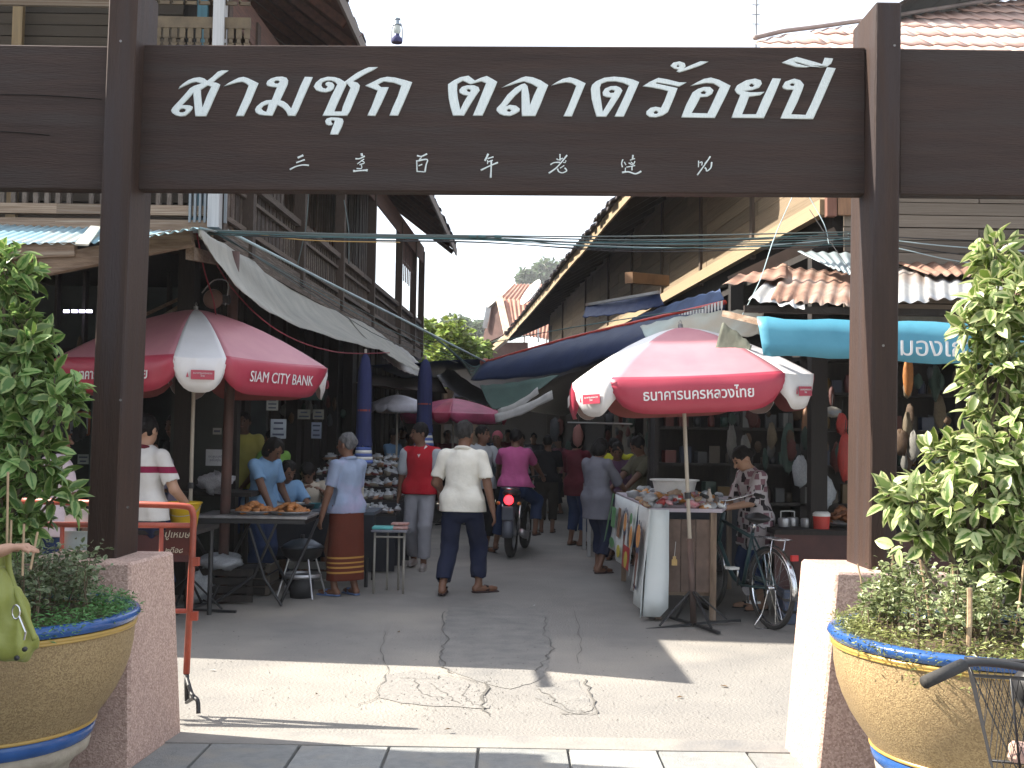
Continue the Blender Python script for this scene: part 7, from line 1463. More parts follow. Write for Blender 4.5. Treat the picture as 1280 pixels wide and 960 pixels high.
# ------------------------------------------------------------------ cables and cords
CG = M('grey_green_cable', (.09, .115, .11), .6, bump=0); CT = M('teal_cable', (.06, .15, .155), .5, bump=0); CB = M('black_cable', (.02, .02, .022), .6, bump=0); CW = M('pale_pipe', (.45, .58, .6), .5, bump=0); CRD = M('red_cord', (.3, .03, .05), .7, bump=0); CY_ = M('ochre_cord', (.4, .25, .08), .7, bump=0)
for k in range(9):
    y0 = 287 + k * .7 + rng.uniform(-1, 1); y1 = 288 + k * 2.2; s_ = rng.uniform(1, 4) + (k % 3) * 2
    cable('cable', [P(240 + k * 2, y0, 9.2), P(420, 290 + s_ + k * .5, 9.0), P(600, 292 + s_ * 1.2 + k * .5, 8.9), P(800, 292 + s_ * 1.5 + k * 1.8, 8.9), P(1065, y1 + 2, 9.2)], .004 if k % 3 else .006, (CG, CT, CB)[k % 3], ('grey-green', 'teal', 'black')[k % 3] + ' cable strung across the lane below the sign, %s of its colour' % ('top', 'middle', 'lowest')[k // 3], group='cables across the lane')
for k, x in enumerate((586, 598, 618)): o = MB().tube([P(x, 295.5, 8.88), P(x + 9, 296, 8.88)], .014, 7).build('cable_joint', CT, None); tag(o, 'teal taped joint on the cable bundle against the sky, ' + ('left', 'middle', 'right')[k] + ' of three', 'cable joint')
cable('cable', [P(618, 297, 8.88), P(650, 300, 8.9), P(720, 306, 8.9), P(900, 310, 9), P(1062, 298, 9.2)], .004, CW, 'thin pale cable sagging lowest across the lane on the right'); cable('cord', [P(290, 288, 9.3), P(380, 300, 9.6), P(500, 303, 10)], .005, CY_, 'ochre cord along the left balcony below the cable bundle', 'cord')
cable('pipe', [P(285, 289, 9.5), P(400, 348, 11.5), P(500, 398, 13.3), P(606, 452, 15.4)], .014, CW, 'long pale blue pipe slanting from the left balcony to the navy tarp', 'pipe', sm=3)
for k in range(4):
    cable('cable', [P(262 + k * 6, 288 + k * 2, 9.5), P(380 + k * 3, 352 + k * 5, 11.5), P(480, 402 + k * 7, 13.3 + k * .1), P(560 + k * 4, 440 + k * 4.5, 15.2)], .0045, (CG, CT, CB)[k % 3], ('grey-green', 'teal', 'black')[k % 3] + ' slack cable running down beside the pale pipe on the left', group='cables along the left balcony')
for k in range(7):
    cable('cable', [P(520 + k * 8, 405 + k * 6, 14.5), P(555 + k * 5, 430 + k * 5, 15), P(590, 458 + k * 2, 15.5), P(606, 450, 15.5)], .006, (CT, CG)[k % 2], ('teal', 'grey-green')[k % 2] + ' cord gathered toward the end of the navy tarp', 'cord', 'cords tied to the tarp end')
cable('cord', [P(245, 287, 9.3), P(256, 340, 9.2), P(266, 372, 9.3), P(270, 395, 9.35)], .006, CRD, 'red cord hanging down to the old fan', 'cord'); cable('cord', [P(249, 288, 9.3), P(290, 360, 9.6), P(350, 415, 10.2), P(420, 440, 11.5), P(487, 441, 13.4)], .006, CRD, 'pinkish cord sagging beneath the long grey awning', 'cord')
cable('cord', [P(606, 430, 15), P(700, 412, 13), P(800, 396, 11.5), P(880, 385, 10)], .006, CT, 'teal cord running above the red pole of the navy tarp', 'cord')
cable('wire', [P(993, 240, 9.3), P(975, 280, 9.0), P(965, 305, 8.7), P(950, 350, 8.5), P(928, 394, 8.4)], .004, CW, 'thin pale wire dangling over the rusty roof edge', 'wire'); cable('wire', [P(1008, 240, 9.3), P(1030, 280, 9.2), P(1036, 305, 9.1)], .004, CW, 'short pale wire hanging from the sunlit plank wall', 'wire'); cable('wire', [P(1012, 262, 9.3), P(1050, 320, 9.0), P(1070, 345, 8.8)], .003, CB, 'black wire hanging over the grey sheet by the right post', 'wire')
for k in range(4): cable('cable', [P(1060, 290 + k * 2, 9.2), P(1130, 297 + k * 5, 9.25), P(1200, 300 + k * 9, 9.3), P(1300, 304 + k * 11, 9.3)], .005, (CB, CW)[k % 2], ('black', 'pale')[k % 2] + ' cable along the grey plank wall right of the gate', group='cables on the right plank wall')
cable('cable', [P(1122, 376, 8.9), P(1170, 345, 9.0), P(1230, 310, 9.3)], .003, CB, 'black wire slanting up over the corrugated roof right of the gate', 'wire')
cable('wire', [P(575, 60, 12) + V(-1.1, 0, .1), P(490, 5, 12), P(492, -10, 12)], .0025, CRD, 'thin pinkish wire rising in the sky beside the lantern', 'wire', n=4)
for k, (p0, p1) in enumerate((((372, 330), (386, 240)), ((430, 250), (436, 330)))): cable('cable', [P(*p0, 11), P((p0[0] + p1[0]) / 2 + 3, (p0[1] + p1[1]) / 2, 11), P(*p1, 11)], .006, CG, ('slanting', 'upright')[k] + ' grey-green cable in front of the left balcony', 'cable')
AN = thing('antenna', tuple(P(945, 50, 14)), 'thin rooftop antenna against the sky, left of the right post', 'antenna'); b0 = P(945, 60, 14); MB().tube([b0, P(946, -12, 14)], .012, 5).build('mast', STEEL, AN)
for k in range(3): z = P(945, 30 - k * 12, 14); MB().tube([z - V(.05, 0, 0), z + V(.05, 0, 0)], .006, 4).build('crossbar', STEEL, AN)
b0 = P(1138, 40, 15); o = MB().tube([b0, P(1139, -10, 15)], .01, 5).build('mast', STEEL, None); tag(o, 'thin mast rising behind the tiled roof, right of the gate post', 'mast')
# muted goods hanging and stacked in the depths of both shops
rh = random.Random(41); HM = [M('hung%d' % k, c, .7, scale=14, bump=.5, rand=.3) for k, c in enumerate(((.10, .025, .02), (.05, .055, .06), (.13, .10, .06), (.03, .06, .045), (.16, .155, .14), (.09, .05, .025)))]
hn_ = ('dull red', 'dark grey', 'tan', 'dark green', 'pale', 'brown'); hmsh = [blob_mesh('hung_bundle', HM[k], .5, 60 + k, 1, .45, 10, 7) for k in range(6)]
def clutter(n, x0, x1, y0, y1, Ya, Yb, where, grp, hung=True, s0=.05, s1=.14):
    for k in range(n):
        c = rh.randrange(6); px, py = rh.uniform(x0, x1), rh.uniform(y0, y1); q = P(px, py, rh.uniform(Ya, Yb)); w_ = rh.uniform(s0, s1); h_ = w_ * rh.uniform(1., 2.6)
        o = link_mesh('hung_bundle', hmsh[c], None); o.location = q; o.scale = (w_, w_ * .7, h_); o.rotation_euler.z = rh.uniform(0, 6)
        t = (px - x0) / (x1 - x0); v = (py - y0) / (y1 - y0)
        tag(o, '%s bundle hanging %s, %s %s' % (hn_[c], where, 'upper' if v < .34 else ('mid' if v < .67 else 'low'), 'left' if t < .34 else ('centre' if t < .67 else 'right')), 'hanging goods', grp)
clutter(34, 905, 1060, 465, 575, 10.6, 12.0, 'inside the right shop', 'goods hanging in the right shop')
clutter(22, 1125, 1230, 465, 600, 10.4, 12.0, 'under the cyan banner right of the post', 'goods hanging under the banner')
clutter(26, 690, 850, 520, 560, 14.6, 18, 'over the inner right stalls', 'goods hanging over the inner stalls', s0=.06, s1=.16)
clutter(14, 60, 112, 430, 560, 11.4, 12.4, 'in the dark left shop', 'goods hanging in the left shop', s0=.06, s1=.13)
clutter(16, 300, 450, 500, 530, 14, 16.5, 'along the left shop front', 'goods hanging along the left front', s0=.06, s1=.14)
def crates(lst, grp):
    for (x, y, z, w_, d, h_, c, lb) in lst:
        t = thing('crate', (x, y, z), lb, 'crate', grp); m_ = PL('crate_' + lb.split()[0], c)
        for k in range(3):
            zz = z + h_ * (.18 + .32 * k)
            MB().box((x, y - d / 2, zz), (w_, .015, h_ * .24)).build('slat', m_, t); MB().box((x - w_ / 2, y, zz), (.015, d, h_ * .24)).build('slat', m_, t); MB().box((x + w_ / 2, y, zz), (.015, d, h_ * .24)).build('slat', m_, t)
        MB().box((x, y, z + .015), (w_, d, .02)).build('crate_floor', m_, t); MB().box((x, y, z + h_ * .8), (w_ * .9, d * .9, .03)).build('contents', HM[2], t)
crates([(-2.45, 10.55, 0, .5, .4, .3, (.12, .1, .08), 'brown slatted crate on the ground behind the wok stand'), (-1.9, 10.95, 0, .42, .3, .28, (.2, .2, .19), 'grey slatted crate below the long low vendor table'),
        (2.45, 9.35, 0, .4, .3, .3, (.05, .07, .12), 'navy slatted crate on the ground behind the green bicycle'), (3.3, 9.3, 0, .45, .35, .32, (.1, .05, .03), 'rust-brown slatted crate before the dark food table'), (1.9, 11.9, 0, .5, .4, .4, (.13, .12, .1), 'tan slatted crate beneath the low inner stall')], 'crates around the stalls')
# ------------------------------------------------------------------ people
def banded(name, base, bands, axis=2, rough=.9):
    """cloth with woven bands at fixed heights of the garment (object z)"""
    m = CL(name, base); n = m.node_tree.nodes; l = m.node_tree.links; b = n['Principled BSDF']; src = b.inputs['Base Color'].links[0].from_socket
    tc = n.new('ShaderNodeTexCoord'); sp = n.new('ShaderNodeSeparateXYZ'); l.new(tc.outputs['Object'], sp.inputs[0])
    for (z0, z1, c) in bands:
        a = n.new('ShaderNodeMath'); a.operation = 'GREATER_THAN'; a.inputs[1].default_value = z0; l.new(sp.outputs[axis], a.inputs[0])
        d = n.new('ShaderNodeMath'); d.operation = 'LESS_THAN'; d.inputs[1].default_value = z1; l.new(sp.outputs[axis], d.inputs[0])
        e = n.new('ShaderNodeMath'); e.operation = 'MULTIPLY'; l.new(a.outputs[0], e.inputs[0]); l.new(d.outputs[0], e.inputs[1])
        mx = n.new('ShaderNodeMix'); mx.data_type = 'RGBA'; l.new(e.outputs[0], mx.inputs[0]); l.new(src, mx.inputs[6]); mx.inputs[7].default_value = (*c, 1); src = mx.outputs[2]
    l.new(src, b.inputs['Base Color']); return m
def patterned(name, c1, c2, c3, scale):
    m = CL(name, c1); n = m.node_tree.nodes; l = m.node_tree.links; b = n['Principled BSDF']
    tc = n.new('ShaderNodeTexCoord'); v = n.new('ShaderNodeTexVoronoi'); v.distance = 'CHEBYCHEV'; v.inputs['Scale'].default_value = scale; v.inputs['Randomness'].default_value = .6; l.new(tc.outputs['Object'], v.inputs[0])
    s_ = n.new('ShaderNodeSeparateColor'); l.new(v.outputs['Color'], s_.inputs[0]); r = n.new('ShaderNodeValToRGB'); r.color_ramp.interpolation = 'CONSTANT'
    e = r.color_ramp.elements; e[0].position = 0; e[0].color = (*c2, 1); e[1].position = .3; e[1].color = (*c1, 1); k = e.new(.68); k.color = (*c3, 1); l.new(s_.outputs[0], r.inputs[0])
    r2 = n.new('ShaderNodeValToRGB'); r2.color_ramp.interpolation = 'CONSTANT'; r2.color_ramp.elements[0].color = (0, 0, 0, 1); r2.color_ramp.elements[1].position = .42; r2.color_ramp.elements[1].color = (1, 1, 1, 1)
    sc_ = n.new('ShaderNodeMath'); sc_.operation = 'MULTIPLY'; sc_.inputs[1].default_value = 1; l.new(v.outputs['Distance'], sc_.inputs[0]); l.new(sc_.outputs[0], r2.inputs[0])
    mx = n.new('ShaderNodeMix'); mx.data_type = 'RGBA'; l.new(r2.outputs[0], mx.inputs[0]); l.new(r.outputs[0], mx.inputs[6]); mx.inputs[7].default_value = (*c1, 1); l.new(mx.outputs[2], b.inputs['Base Color']); return m
def collar(mat):
    def f(J):
        n_ = J['neck'] + J['up'] * .01 * J['h']; h = J['h']; pts = [Vector(n_ + J['rt'] * math.cos(a) * .043 * h + J['fwd'] * math.sin(a) * .04 * h - J['up'] * (.012 + .012 * math.sin(a)) * h) for a in [2 * math.pi * k / 14 for k in range(14)]]
        MB().tube(pts, .0105 * h, 6, closed=True).build('collar', mat, J['root'], world=False, smooth=True)
    return f
def both(*fs):
    def f(J):
        for g in fs: g(J)
    return f
def PX(px, Y): return (px - 640) / FPX * Y
C_LB = CL('light_blue', (.30, .37, .52), c3=(.36, .34, .5)); C_WH = CL('cream_white', (.86, .83, .74)); SALT = M('salt_pepper_hair', (.055, .052, .05), .8, c2=(.018, .017, .017), scale=38, stretch=(1, 1, .3), bump=.8, fine=110, spec=.2); C_NAVY = CL('navy', (.022, .028, .06)); C_RED = CL('red_knit', (.42, .018, .03)); C_GREY = CL('grey_trouser', (.30, .30, .33))
C_PINK = CL('pink', (.55, .12, .30)); C_GSH = CL('grey_shirt', (.17, .17, .2)); C_MAR = CL('maroon', (.12, .018, .03)); C_BLK = CL('black', (.015, .015, .018)); C_SKY = CL('sky_blue', (.22, .38, .6)); C_GRN = CL('lime_green', (.22, .42, .09)); C_YEL = CL('pale_yellow', (.42, .38, .10))
C_DBL = CL('dark_blue', (.03, .05, .12)); C_OLV = CL('olive', (.13, .12, .08)); C_LGR = CL('light_grey', (.42, .45, .48)); C_LIL = CL('pinkish_white', (.58, .48, .52)); C_SAR = banded('brown_sarong', (.13, .035, .022), [(.50, .515, (.0, 0, 0))] * 0 + [(.215, .232, (.42, .23, .06)), (.262, .279, (.42, .23, .06)), (.305, .32, (.42, .23, .06)), (.35, .367, (.42, .23, .06))])
SAND_B = PL('blue_sandal', (.12, .2, .4)); SAND_K = M('dark_sandal', (.04, .02, .02), .6); SHOE = PL('grey_shoe', (.3, .27, .26))
SKINL = M('skin_light', (.42, .25, .17), .55, c2=(.36, .2, .13), scale=12, bump=.08)
gW = 'people walking in the lane'; gV = 'market vendors'; gF = 'distant people in the lane'
person(PX(437, 10.45), 10.45, 52, 1.53, 'grey-haired woman in a light blue blouse and brown banded skirt, half turned', C_LB, C_SAR, botstyle='sarong', haircol=GREYHAIR, hands={'L': (-.165, .05, .46), 'R': (.14, .12, .50)}, feet={'L': (-.06, .03, .05, 10), 'R': (.06, -.02, .05, -12)}, hem=-.02, hemleg=.095, shoe=(SAND_B, 'sandal'), headyaw=12, res=.009, group=gW, fat=1.08, extras=collar(C_LB))
person(PX(580, 10.65), 10.65, -10, 1.69, 'older man in a cream polo shirt and navy trousers walking away down the lane', C_WH, C_NAVY, haircol=SALT, hands={'R': (.185, -.02, .455), 'L': (-.13, .14, .55)}, feet={'L': (-.085, -.08, .055, 6, .25), 'R': (.085, .09, .05, -50)}, pel=(0, 0, .505), hem=-.045, hemleg=.05, shoe=(SAND_K, 'sandal'), headyaw=-22, res=.009, group=gW, fat=1.08, lean=2, extras=collar(C_WH))
def vneck(J):
    h = J['h']; n_ = J['neck']; f = J['fwd']; r = J['rt']; u = J['up']
    MB().tube([Vector(n_ + r * .04 * h + f * .02 * h), Vector(n_ - u * .07 * h + f * .075 * h), Vector(n_ - r * .04 * h + f * .02 * h)], .009 * h, 6).build('collar', PL('white', (0, 0, 0)), J['root'], world=False, smooth=True)
    for s_ in 'LR':
        F_ = Field(np.minimum(J['sh'][s_], J['el'][s_]) - .12, np.maximum(J['sh'][s_], J['el'][s_]) + .12, .011); F_.cap(J['sh'][s_] + (J['el'][s_] - J['sh'][s_]) * .1, J['sh'][s_] + (J['el'][s_] - J['sh'][s_]) * .78, .043 * h, .042 * h); F_.build('sleeve', C_LGR, J['root'])
person(PX(528, 12.7), 12.7, 172, 1.66, 'man in a red sleeveless pullover and light grey trousers walking towards the camera', C_RED, C_GREY, topstyle='vest', hands={'L': (-.15, .06, .48), 'R': (.155, -.02, .47)}, feet={'L': (-.05, .09, .05), 'R': (.06, -.10, .06, 0, .2)}, hem=-.02, hemleg=.045, headyaw=-55, shoe=(SHOE, 'shoe'), res=.010, group=gW, extras=vneck)
person(PX(603, 14.6), 14.6, -150, 1.66, 'man in a pale grey shirt and black trousers, half hidden behind the cream polo shirt', C_LGR, C_BLK, hands={'L': (-.12, .17, .60), 'R': (.12, .16, .60)}, hem=-.03, headyaw=25, group=gW, extras=collar(C_LGR))
person(PX(748, 12.5), 12.5, -48, 1.53, 'woman in a long loose grey shirt and navy cropped trousers, back to the lane', C_GSH, C_NAVY, topstyle='elbow', hair='bob', hands={'L': (-.10, .20, .60), 'R': (.10, .22, .58)}, hem=-.13, hemleg=.1, feet={'L': (-.05, .07, .05), 'R': (.05, -.02, .05)}, shoe=(SAND_K, 'sandal'), headpitch=22, res=.010, group=gW, fat=1.12)
person(PX(722, 15.6), 15.6, -40, 1.60, 'person in a dark maroon shirt standing just beyond the grey-shirted woman', C_MAR, C_DBL, topstyle='elbow', hair='bob', hands={'L': (-.1, .2, .6), 'R': (.1, .2, .6)}, hem=-.09, headpitch=15, group=gW)
person(PX(948, 10.05), 10.05, 108, 1.50, 'vendor in a white and plum block-patterned blouse bending over the snack stall', patterned('plum_pattern', (.46, .42, .43), (.03, .025, .03), (.2, .11, .13), 17), C_DBL, hair='bun', topstyle='elbow', hands={'L': (-.06, .24, .60), 'R': (.07, .22, .61)}, hem=-.16, headpitch=30, lean=10, res=.010, group=gV, fat=1.15, skin=SKINL)
person(PX(326, 10.75), 10.75, -118, 1.52, 'vendor in a light blue blouse bending over the fried food on the steel-topped table', C_SKY, C_DBL, topstyle='tight', hands={'L': (-.17, .13, .50), 'R': (.12, .22, .50)}, hem=-.04, headpitch=32, lean=12, hair='bob', group=gV, res=.010, fat=1.05)
person(PX(344, 12.6), 12.6, 50, 1.56, 'person in a lime green top standing half turned at the left shop front', C_GRN, C_DBL, hair='tail', hands={'L': (-.1, .2, .58), 'R': (.1, .2, .58)}, group=gV, headyaw=15)
person(PX(306, 12.9), 12.9, -165, 1.62, 'person in a pale yellow shirt standing in the left shop doorway', C_YEL, C_DBL, z=.14, hem=-.08, group=gV, hair='short', headyaw=-15, skin=M('skin_dark', (.12, .06, .04), .6, bump=0))
def seated(x, y, face, H, label, top, bottom, seat=.40, **k):
    return person(x, y, face, H, label, top, bottom, pel=(0, -.05, seat / H + .02), feet=k.pop('feet', {'L': (-.08, .22, .045), 'R': (.08, .2, .045)}), kneehint={'L': (-.25, .6, 1), 'R': (.25, .6, 1)}, **k)
seated(PX(355, 11.9), 11.9, -140, 1.55, 'seated vendor in a blue top behind the bending light blue vendor', C_SKY, C_BLK, seat=.5, hands={'L': (-.12, .25, .44), 'R': (.05, .24, .42)}, headpitch=20, lean=16, group=gV)
seated(PX(388, 12.4), 12.4, -160, 1.56, 'seated vendor in a cream shirt looking down at a plate beside the tiered stall', CL('cream', (.5, .44, .36)), C_BLK, seat=.46, hands={'L': (-.06, .22, .56), 'R': (.08, .2, .57)}, headpitch=38, headyaw=-20, lean=8, group=gV)
for (px, Y, lb) in ((355, 11.95, 'low dark stool under the seated blue-topped vendor'), (388, 12.45, 'low dark stool under the seated cream-shirted vendor')):
    o = MB().lathe([(.001, .38), (.15, .38), (.16, .36), (.15, .34), (.12, .0), (.10, 0), (.12, .33), (.001, .34)], (PX(px, Y), Y, 0), 14).build('stool', PL('stool', (.05, .05, .1)), None, smooth=50); tag(o, lb, 'stool')
C_POLO = banded('white_polo', (.66, .64, .62), [(1.175, 1.225, (.22, .02, .06))])
person(PX(183, 8.7), 8.7, -22, 1.65, 'man in a white polo shirt with one maroon chest stripe, partly behind the left post', C_POLO, C_NAVY, hands={'R': (.16, .13, .55), 'L': (-.15, .05, .48)}, hem=-.03, topstyle='shirt', res=.010, group=gV, fat=1.12, extras=collar(C_MAR), skin=SKINL)
person(PX(217, 9.75), 9.75, 125, 1.56, 'vendor in a mauve-grey top bent over the yellow bucket with raised hands', CL('mauve_grey', (.2, .18, .24)), C_DBL, hands={'L': (-.02, .20, .70), 'R': (.07, .21, .66)}, headpitch=28, lean=14, group=gV, res=.010, hair='short')
person(PX(222, 11.0), 11.0, 150, 1.70, 'dark figure standing in the shade behind the mauve-topped vendor', C_BLK, C_BLK, group=gV, skin=M('skin_dark', (0, 0, 0)))
person(PX(72, 8.3), 8.3, -50, 1.56, 'person in a pinkish white shirt behind the left fig tree, at the barrier', C_LIL, C_DBL, hands={'R': (.12, .14, .52), 'L': (-.1, .15, .52)}, hem=-.06, group=gV, hair='bob', res=.010, fat=1.15)
person(PX(493, 19), 19, -120, 1.62, 'distant vendor in a bright blue shirt on the left side of the lane', C_SKY, C_DBL, hands={'L': (-.1, .2, .6), 'R': (.1, .2, .6)}, group=gF, res=.014)
person(PX(514, 20), 20, -150, 1.55, 'distant person in a dark red top right of the bright blue vendor', C_MAR, C_DBL, group=gF, res=.015); person(PX(523, 22), 22, -170, 1.65, 'distant person in pale clothes left of the second closed umbrella', CL('tan', (.35, .27, .2)), C_DBL, group=gF, res=.016)
person(PX(505, 24), 24, 160, 1.7, 'far person in white behind the bright blue vendor', C_LGR, C_DBL, group=gF, res=.016)
person(PX(623, 17), 17, 165, 1.60, 'distant person with a pink cap between the two men in the lane', CL('dark_teal', (.03, .05, .06)), C_BLK, group=gF, res=.014, haircol=CL('pink_cap', (.5, .14, .18)))
person(PX(652, 21), 21, 180, 1.58, 'distant person in a grey patterned blouse ahead of the motorcycle', patterned('grey_pattern', (.2, .17, .2), (.08, .07, .09), (.3, .26, .28), 14), C_BLK, group=gF, res=.015); person(PX(636, 24), 24, 180, 1.66, 'far person in a dark red shirt seen over the motorcyclist', C_MAR, C_BLK, group=gF, res=.016)
person(PX(686, 17.6), 17.6, -5, 1.55, 'dark-clothed person holding a plate beside the motorcycle', C_BLK, CL('dark_olive', (.04, .035, .03)), hands={'L': (-.08, .2, .58), 'R': (.08, .2, .58)}, group=gF, res=.014); person(PX(668, 25), 25, 180, 1.6, 'far person in grey at the end of the lane', C_GSH, C_BLK, group=gF, res=.016)
person(PX(610, 26), 26, 150, 1.62, 'far person in blue at the end of the lane', C_DBL, C_BLK, group=gF, res=.016); person(PX(700, 22), 22, 120, 1.55, 'far person in a dull pink top by the pale-legged stall', CL('dull_pink', (.3, .12, .16)), C_BLK, group=gF, res=.016); person(PX(560, 22), 22, -160, 1.62, 'far person in dark red between the closed umbrella and the cream polo shirt', C_MAR, C_BLK, group=gF, res=.016)
person(PX(781, 14.4), 14.4, 150, 1.60, 'vendor in a bright yellow top leaning forward inside the right stalls', CL('bright_yellow', (.55, .55, .04)), C_DBL, lean=22, headpitch=30, hands={'L': (-.1, .24, .55), 'R': (.1, .24, .55)}, group=gV, res=.013); person(PX(803, 13.4), 13.4, 115, 1.56, 'vendor in an olive brown shirt right of the vendor in yellow', C_OLV, C_DBL, headpitch=25, hands={'L': (-.1, .22, .56), 'R': (.1, .22, .56)}, group=gV, res=.013)
person(PX(773, 13.9), 13.9, 175, 1.48, 'small dark-haired child-sized figure in front of the vendor in yellow', CL('plum', (.12, .06, .11)), C_DBL, headpitch=20, group=gV, res=.013)
# person cut by the left edge, holding a lime handbag
e_ = person(-1.86, 3.22, -84, 1.60, 'passer-by at the left edge, only a hand and lime handbag in view', CL('lime_top', (.3, .36, .08)), C_DBL, hands={'R': (.09, .245, .715), 'L': (-.14, .03, .48)}, elbhint={'R': (.3, -.6, -.8)}, res=.008, topstyle='tight', skin=SKINL, group=gW)
LIME = M('lime_leatherette', (.26, .28, .06), .5, c2=(.19, .21, .045), scale=6, bump=.25, fine=30); HG = thing('handbag', (-1.47, 3.18, .85), 'slouchy lime green handbag with a metal ring strap, hanging from the hand at left', 'handbag')
bf = Field((-1.75, 2.98, .74), (-1.28, 3.38, 1.14), .008); q = P(8, 775, 3.18); bf.ell(tuple(q + V(-.03, 0, .03)), (.085, .04, .115), None, .03); bf.cap(tuple(q + V(.03, 0, -.06)), tuple(P(26, 800, 3.16)), .045, .022, .03); bf.cap(tuple(q + V(-.08, 0, -.05)), tuple(q + V(.04, 0, -.07)), .05, .055, .03); bf.wrinkle(.011, 62, 3, .5); bf.build('bag_body', LIME, HG, origin=org(HG))
MB().tube(smoothpath([P(10, 690, 3.2), P(12, 715, 3.19), P(22, 745, 3.17), P(34, 775, 3.15), P(44, 800, 3.15)], 5), [.009] * 21, 8).build('strap', LIME, HG, smooth=True); MB().tube(smoothpath([P(4, 688, 3.22), P(2, 720, 3.2), P(8, 745, 3.19)], 4), .012, 8).build('strap', LIME, HG, smooth=True)
MB().tube([P(20 + 5 * math.cos(a), 765 + 9 * math.sin(a), 3.10) for a in [k * .7 for k in range(9)]], .0025, 6, closed=True).build('ring', CHROME, HG, smooth=True); MB().tube([P(24, 770, 3.1), P(32, 790, 3.09), P(30, 800, 3.09)], .003, 5).build('chain', CHROME, HG)
for (px, py) in ((32, 811), (22, 822)): MB().lathe([(.001, 0), (.007, .002), (.007, .008), (.001, .01)], P(px, py, 3.11), 10, axis=V(0, -1, 0)).build('stud', BLACKM, HG, smooth=True)
# motorcycle and rider
mx_, my_ = PX(642, 13.85), 13.95
MO = thing('motorcycle', (mx_, my_, 0), 'dark motorcycle with its round red tail light lit, ridden away down the lane', 'motorcycle'); MO.rotation_euler.z = R_(-9); ORG.pop(MO.name, None); kw = dict(world=False, smooth=True)
for (y, nm) in ((0, 'rear_wheel'), (1.2, 'front_wheel')):
    o = MB().lathe([(.20, -.04), (.25, -.05), (.285, -.03), (.295, 0), (.285, .03), (.25, .05), (.20, .04), (.20, -.04)], (0, y, .295), 32, axis=V(1, 0, 0)).build(nm, RUBBER, MO, **kw); m_ = MB()
    m_.lathe([(.19, -.03), (.205, -.035), (.205, .035), (.19, .03), (.19, -.03)], (0, y, .295), 28, axis=V(1, 0, 0)); m_.tube([V(-.06, y, .295), V(.06, y, .295)], .045, 12)
    for k in range(18): a = k * .349; m_.tube([V(.02 * (-1) ** k, y + .04 * math.cos(a), .295 + .04 * math.sin(a)), V(0, y + .2 * math.cos(a + .3), .295 + .2 * math.sin(a + .3))], .003, 4)
    m_.build('rim', ALU, o, world=False)
bf = Field((-.25, -.3, .2), (.25, 1.3, 1.1), .014); bf.cap((0, -.16, .72), (0, .5, .74), .075, .12, .05); bf.cap((0, .5, .62), (0, 1.0, .74), .11, .1, .06); bf.cap((0, 1.0, .74), (0, 1.12, .92), .09, .07, .06); bf.cap((0, -.02, .58), (0, .35, .52), .05, .09, .05); bf.build('body', M('dark_fairing', (.03, .035, .045), .35, bump=.03), MO)
sf = Field((-.2, -.3, .7), (.2, .8, .95), .012); sf.cap((0, -.12, .80), (0, .55, .79), .10, .10, .03, ((0, 0, 1), .5)); sf.build('seat', BLACKM, MO)
MB().sheet([[V(x, -(.33 + .02 - abs(x) * .6) * math.cos(a) * 1., .295 + (.35 - abs(x) * .5) * math.sin(a)) for x in (-.07, -.04, 0, .04, .07)] for a in [R_(-5 + 13 * k) for k in range(11)]]).build('rear_mudguard', M('grey_guard', (.12, .13, .16), .4), MO, world=False, smooth=True, solid=.004)
MB().box((0, -.30, .56), (.14, .03, .17)).build('mud_flap', M('grey_guard', (0, 0, 0)), MO, world=False, bevel=.01)
MB().lathe([(.001, .0), (.03, -.0), (.055, .02), (.06, .05), (.001, .05)], (0, -.29, .72), 18, axis=V(0, 1, 0)).build('tail_light', EM('tail_red', (1., .02, .03), 2.2), MO, **kw)
for s_ in (-1, 1): MB().lathe([(.001, 0), (.022, .005), (.025, .04), (.001, .045)], (s_ * .13, -.27, .68), 12, axis=V(0, 1, 0)).build('indicator', M('amber_lens', (.5, .2, .03), .3), MO, **kw)
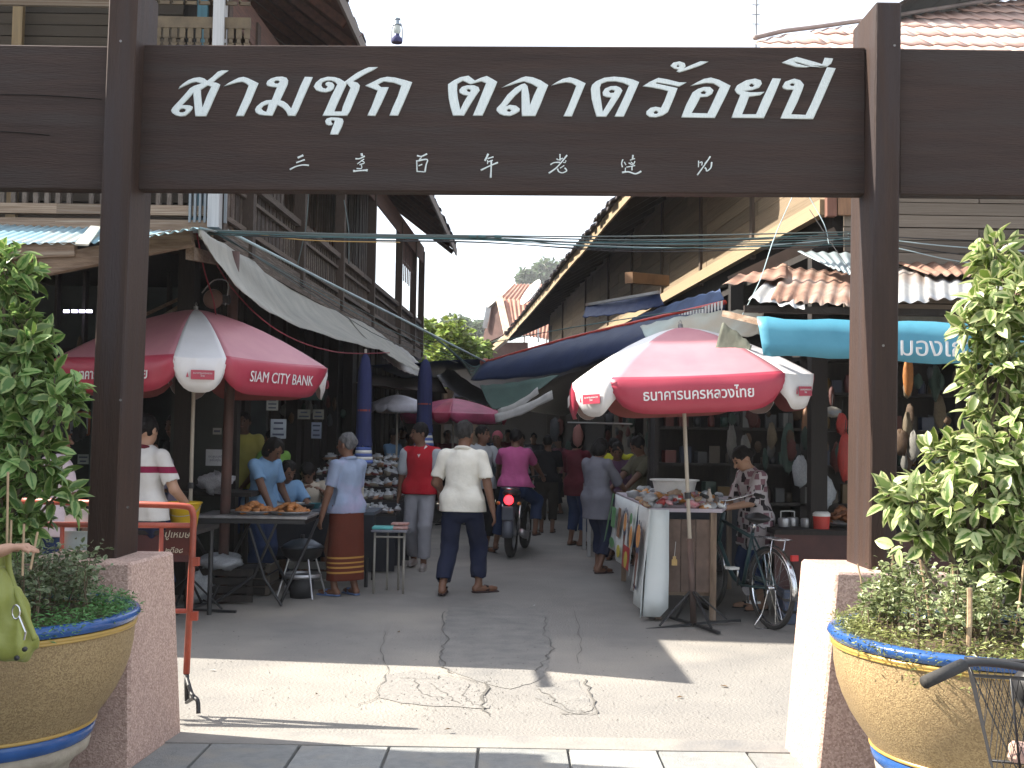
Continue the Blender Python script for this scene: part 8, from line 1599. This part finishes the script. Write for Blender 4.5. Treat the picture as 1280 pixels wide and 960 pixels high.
MB().tube(smoothpath([V(-.09, .1, .84), V(-.09, -.2, .86), V(0, -.29, .86), V(.09, -.2, .86), V(.09, .1, .84)], 4), .011, 8).build('grab_rail', CHROME, MO, **kw)
for s_ in (-1, 1): MB().tube([V(s_ * .085, 0, .295), V(s_ * .11, -.02, .66)], .022, 10).build('shock', CHROME, MO, **kw); MB().tube([V(s_ * .05, .4, .3), V(s_ * .08, 0, .295)], .018, 8).build('swing_arm', BLACKM, MO, **kw)
MB().tube(smoothpath([V(.13, .55, .28), V(.15, .2, .26), V(.16, -.2, .33)], 4), [.02] * 4 + [.045] * 5, 12).build('exhaust', ALU, MO, **kw); MB().tube([V(-.28, .45, .29), V(.28, .45, .29)], .012, 8).build('foot_peg', STEEL, MO, **kw)
MB().tube(smoothpath([V(-.33, .72, 1.0), V(-.2, .88, .98), V(0, .93, .95), V(.2, .88, .98), V(.33, .72, 1.0)], 4), .013, 8).build('handlebar', BLACKM, MO, **kw); MB().tube([V(0, .93, .95), V(0, 1.2, .295)], .03, 8).build('front_fork', CHROME, MO, **kw)
def gathers(J): pass
person(mx_ + .03, my_ + .18, -9, 1.58, 'woman in a gathered pink top riding the motorcycle, seen from behind', C_PINK, C_DBL, pel=(0, 0, .545), hands={'L': (-.185, .28, .63), 'R': (.185, .28, .63)}, elbhint={'L': (-1, -.4, -.6), 'R': (1, -.4, -.6)}, feet={'L': (-.17, .12, .05), 'R': (.15, .17, .20)}, kneehint={'L': (-.5, 1, .5), 'R': (.5, 1, .5)}, hem=-.0, hair='short', fat=1.16, res=.010, group='motorcycle riders', lean=4, shoe=(SAND_K, 'sandal'))
# ------------------------------------------------------------------ thin air haze
hm = bpy.data.materials.new('air'); hm.use_nodes = True; hn = hm.node_tree; hn.nodes.remove(hn.nodes['Principled BSDF'])
pv = hn.nodes.new('ShaderNodeVolumePrincipled'); pv.inputs['Density'].default_value = .0005; pv.inputs['Color'].default_value = (.92, .95, 1, 1); hn.links.new(pv.outputs[0], hn.nodes['Material Output'].inputs['Volume'])
hb_ = MB().box((0, 145, 29), (500, 360, 62)).build('haze', hm, None); hb_['kind'] = 'stuff'
